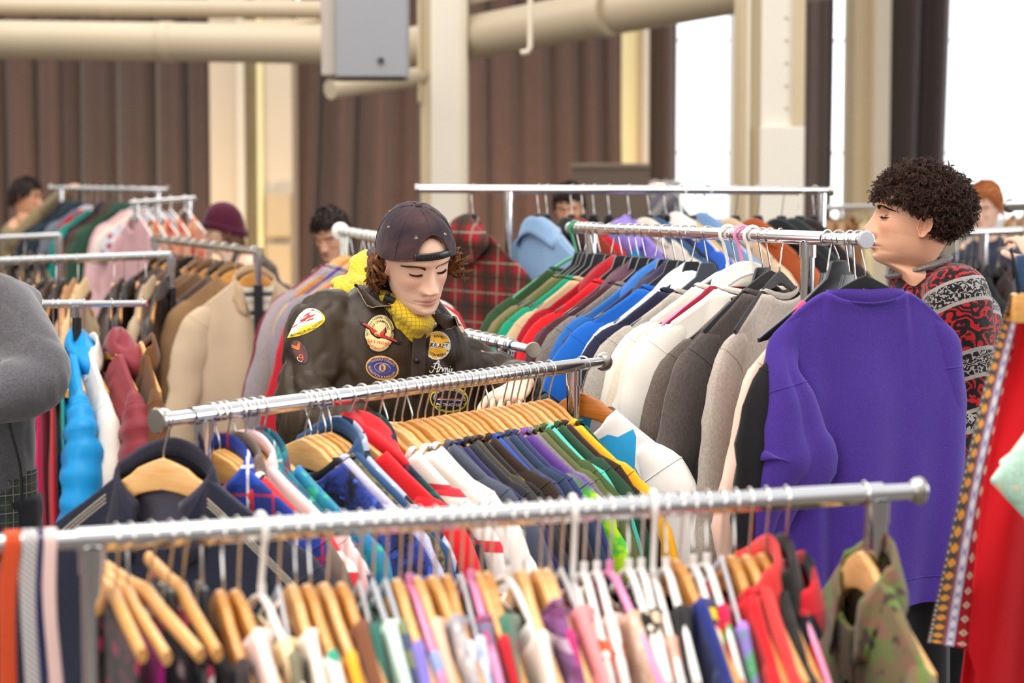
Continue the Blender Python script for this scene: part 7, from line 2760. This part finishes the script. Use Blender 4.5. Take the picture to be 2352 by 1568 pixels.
# person in grey fleece cut off by the left edge
p3 = person('person in a grey fleece jacket seen from behind at the left edge', loc=(P(-40, 800, 4.95).x, 4.95, 0))
O3 = p3.location.copy()
HM3 = Matrix.Translation(P(-120, 470, 4.85)) @ Matrix.Rotation(math.radians(-150), 4, 'Z') @ Matrix.Rotation(math.radians(14), 4, 'X')
sh3, el3, wr3 = P(16, 720, 4.92), P(88, 872, 4.80), P(-70, 940, 4.66)
T3, H3 = P(-100, 690, 4.98), Vector((P(-100, 690, 4.98).x, 5.0, 0.95))
ex = MB()
ex.tube(spline([HM3 @ Vector((0, 0.01, -0.19)), T3, T3.lerp(H3, 0.5), H3], 10), [(0.06, 0.06), (0.1, 0.08)] + [(0.15, 0.1)] * 8, 14, up=(0, 1, 0))
ex.tube(spline([sh3, el3, wr3], 9), [0.05 - 0.002 * k for k in range(9)], 12)
hand_island(ex, hand_frame(wr3, (-0.9, -0.2, 0.2), (0, 0, -1)), curl=0.5, side=1)
for s in (-1, 1):
    ex.tube(spline([H3 + Vector((0.09 * s, 0, 0)), (H3.x + 0.09 * s, H3.y, 0.5), (H3.x + 0.09 * s, H3.y, 0.06)], 8), [0.085 - 0.005 * k for k in range(8)], 12)
me = body_with_head('body', dict(), HM3, SK1, ex, nu=48, nv=56)
link('body', relocate(me, O3), SK1, p3)
m = MB()
m.grid(lambda u, v: HM3 @ Vector((0.088 * math.sin(2 * PI * u) * max(0, 1 - (v * 0.98) ** 2.5) ** 0.5, (0.112) * -math.cos(2 * PI * u) * max(0, 1 - (v * 0.98) ** 2.5) ** 0.5, lerp(0.03 + 0.05 * math.cos(2 * PI * u), 0.13, v))) - O3, 40, 16, cu=True)
m.build('hair', DKH, p3)
FLE = fab('mottle', '474548', '55535A', s=0.25, rough=1.0, sheen=0.5, bump=0.6)
jk3 = MB()
jk3.tube(spline([T3 + Vector((0, 0, 0.06)), T3, T3 - Vector((0, 0, 0.12)), T3.lerp(H3, 0.55), H3 + Vector((0.02, 0, -0.01))], 20), [(0.09, 0.08), (0.13, 0.11), (0.17, 0.13), (0.20, 0.15)] + [(0.215, 0.16)] * 9 + [(0.205, 0.155), (0.20, 0.15), (0.19, 0.15), (0.185, 0.145), (0.18, 0.14), (0.175, 0.135), (0.165, 0.13)], 26, up=(0, 1, 0))
jk3.tube(spline([T3.lerp(sh3, 0.45), sh3, sh3.lerp(el3, 0.55) + Vector((0.012, 0, 0)), el3, el3.lerp(wr3, 0.5), wr3], 26), [0.085, 0.09, 0.094, 0.092, 0.088] + [0.084] * 9 + [0.080] * 6 + [0.074, 0.068, 0.062, 0.058, 0.055, 0.05], 20)
fl = link('fleece_jacket', relocate(cloth_union('fleece_jacket', jk3, voxel=0.010, wr=0.006, fscale=7, seed=12, smooth=3), O3), FLE, p3)
m = MB()
zz = spline([P(18, 945, 4.84), P(26, 990, 4.845), P(44, 1060, 4.86), P(50, 1110, 4.87), P(48, 1160, 4.88)], 24)
m.tube([z_ - O3 for z_ in zz], 0.0035, 6)
m.build('pocket_zip', BLACKPLASTIC, fl)
m = MB()
m.tube([c - O3 for c in spline([H3 + Vector((0.02, 0, 0.06)), H3 + Vector((0.02, 0, -0.02)), H3 + Vector((0.015, 0, -0.075))], 10)], [(0.168, 0.135)] * 10, 30, up=(0, 1, 0))
m.build('shirt_hem', fab('plaid', '3A3F3A', '2A2E35', '5F6A50', '8C8A76', s=0.5), p3)
m = MB()
for s in (-1, 1):
    m.tube(spline([H3 + Vector((0.085 * s + 0.01, 0, 0.0)), (H3.x + 0.09 * s, H3.y, 0.5), (H3.x + 0.09 * s, H3.y, 0.05)], 12), [0.108 - 0.003 * k for k in range(12)], 16)
link('trousers', relocate(cloth_union('trousers', m, voxel=0.015, wr=0.006, smooth=2), O3), pl('1E2026'), p3)
for s in (-1, 1):
    m = MB(); m.tube(spline([(H3.x + 0.09 * s, H3.y - 0.08, 0.05), (H3.x + 0.09 * s, H3.y, 0.05), (H3.x + 0.09 * s, H3.y + 0.16, 0.03)], 8), [0.04, 0.047, 0.05, 0.05, 0.046, 0.042, 0.036, 0.02], 12)
    m.xform(Matrix.Translation(-O3)); m.build('shoe', BLACKPLASTIC, p3)

# person beyond the right edge whose hand grips a black hanger with a dark brown sweater
hc = P(2322, 588, 6.0)
f8 = figure('person beyond the right edge gripping a black hanger', 2520, 500, 6.1, -75, 8, 0, SK1, DKH, pl('2A1D1A'), arms=[(P(2440, 700, 5.9), hc + Vector((0.085, 0.0, -0.02))), None])
M8 = dress_frame(r14, 2352, 0.17, 0.9)
hanger('velvet', M8, r14, 0.17, 'dark brown knit gripped by a hand', 'hangers on the round ended rail')
garment('knit', M8, pl('2B1713'), 'dark brown sweater held up by a hand at the right edge', 'sweater', 'sweaters held at the right edge', 0, scale=1.05)
# a dark skirt hung low between the purple sweatshirt and the red robe
M9 = dress_frame(swr, 1998, 0.075, 0.1)
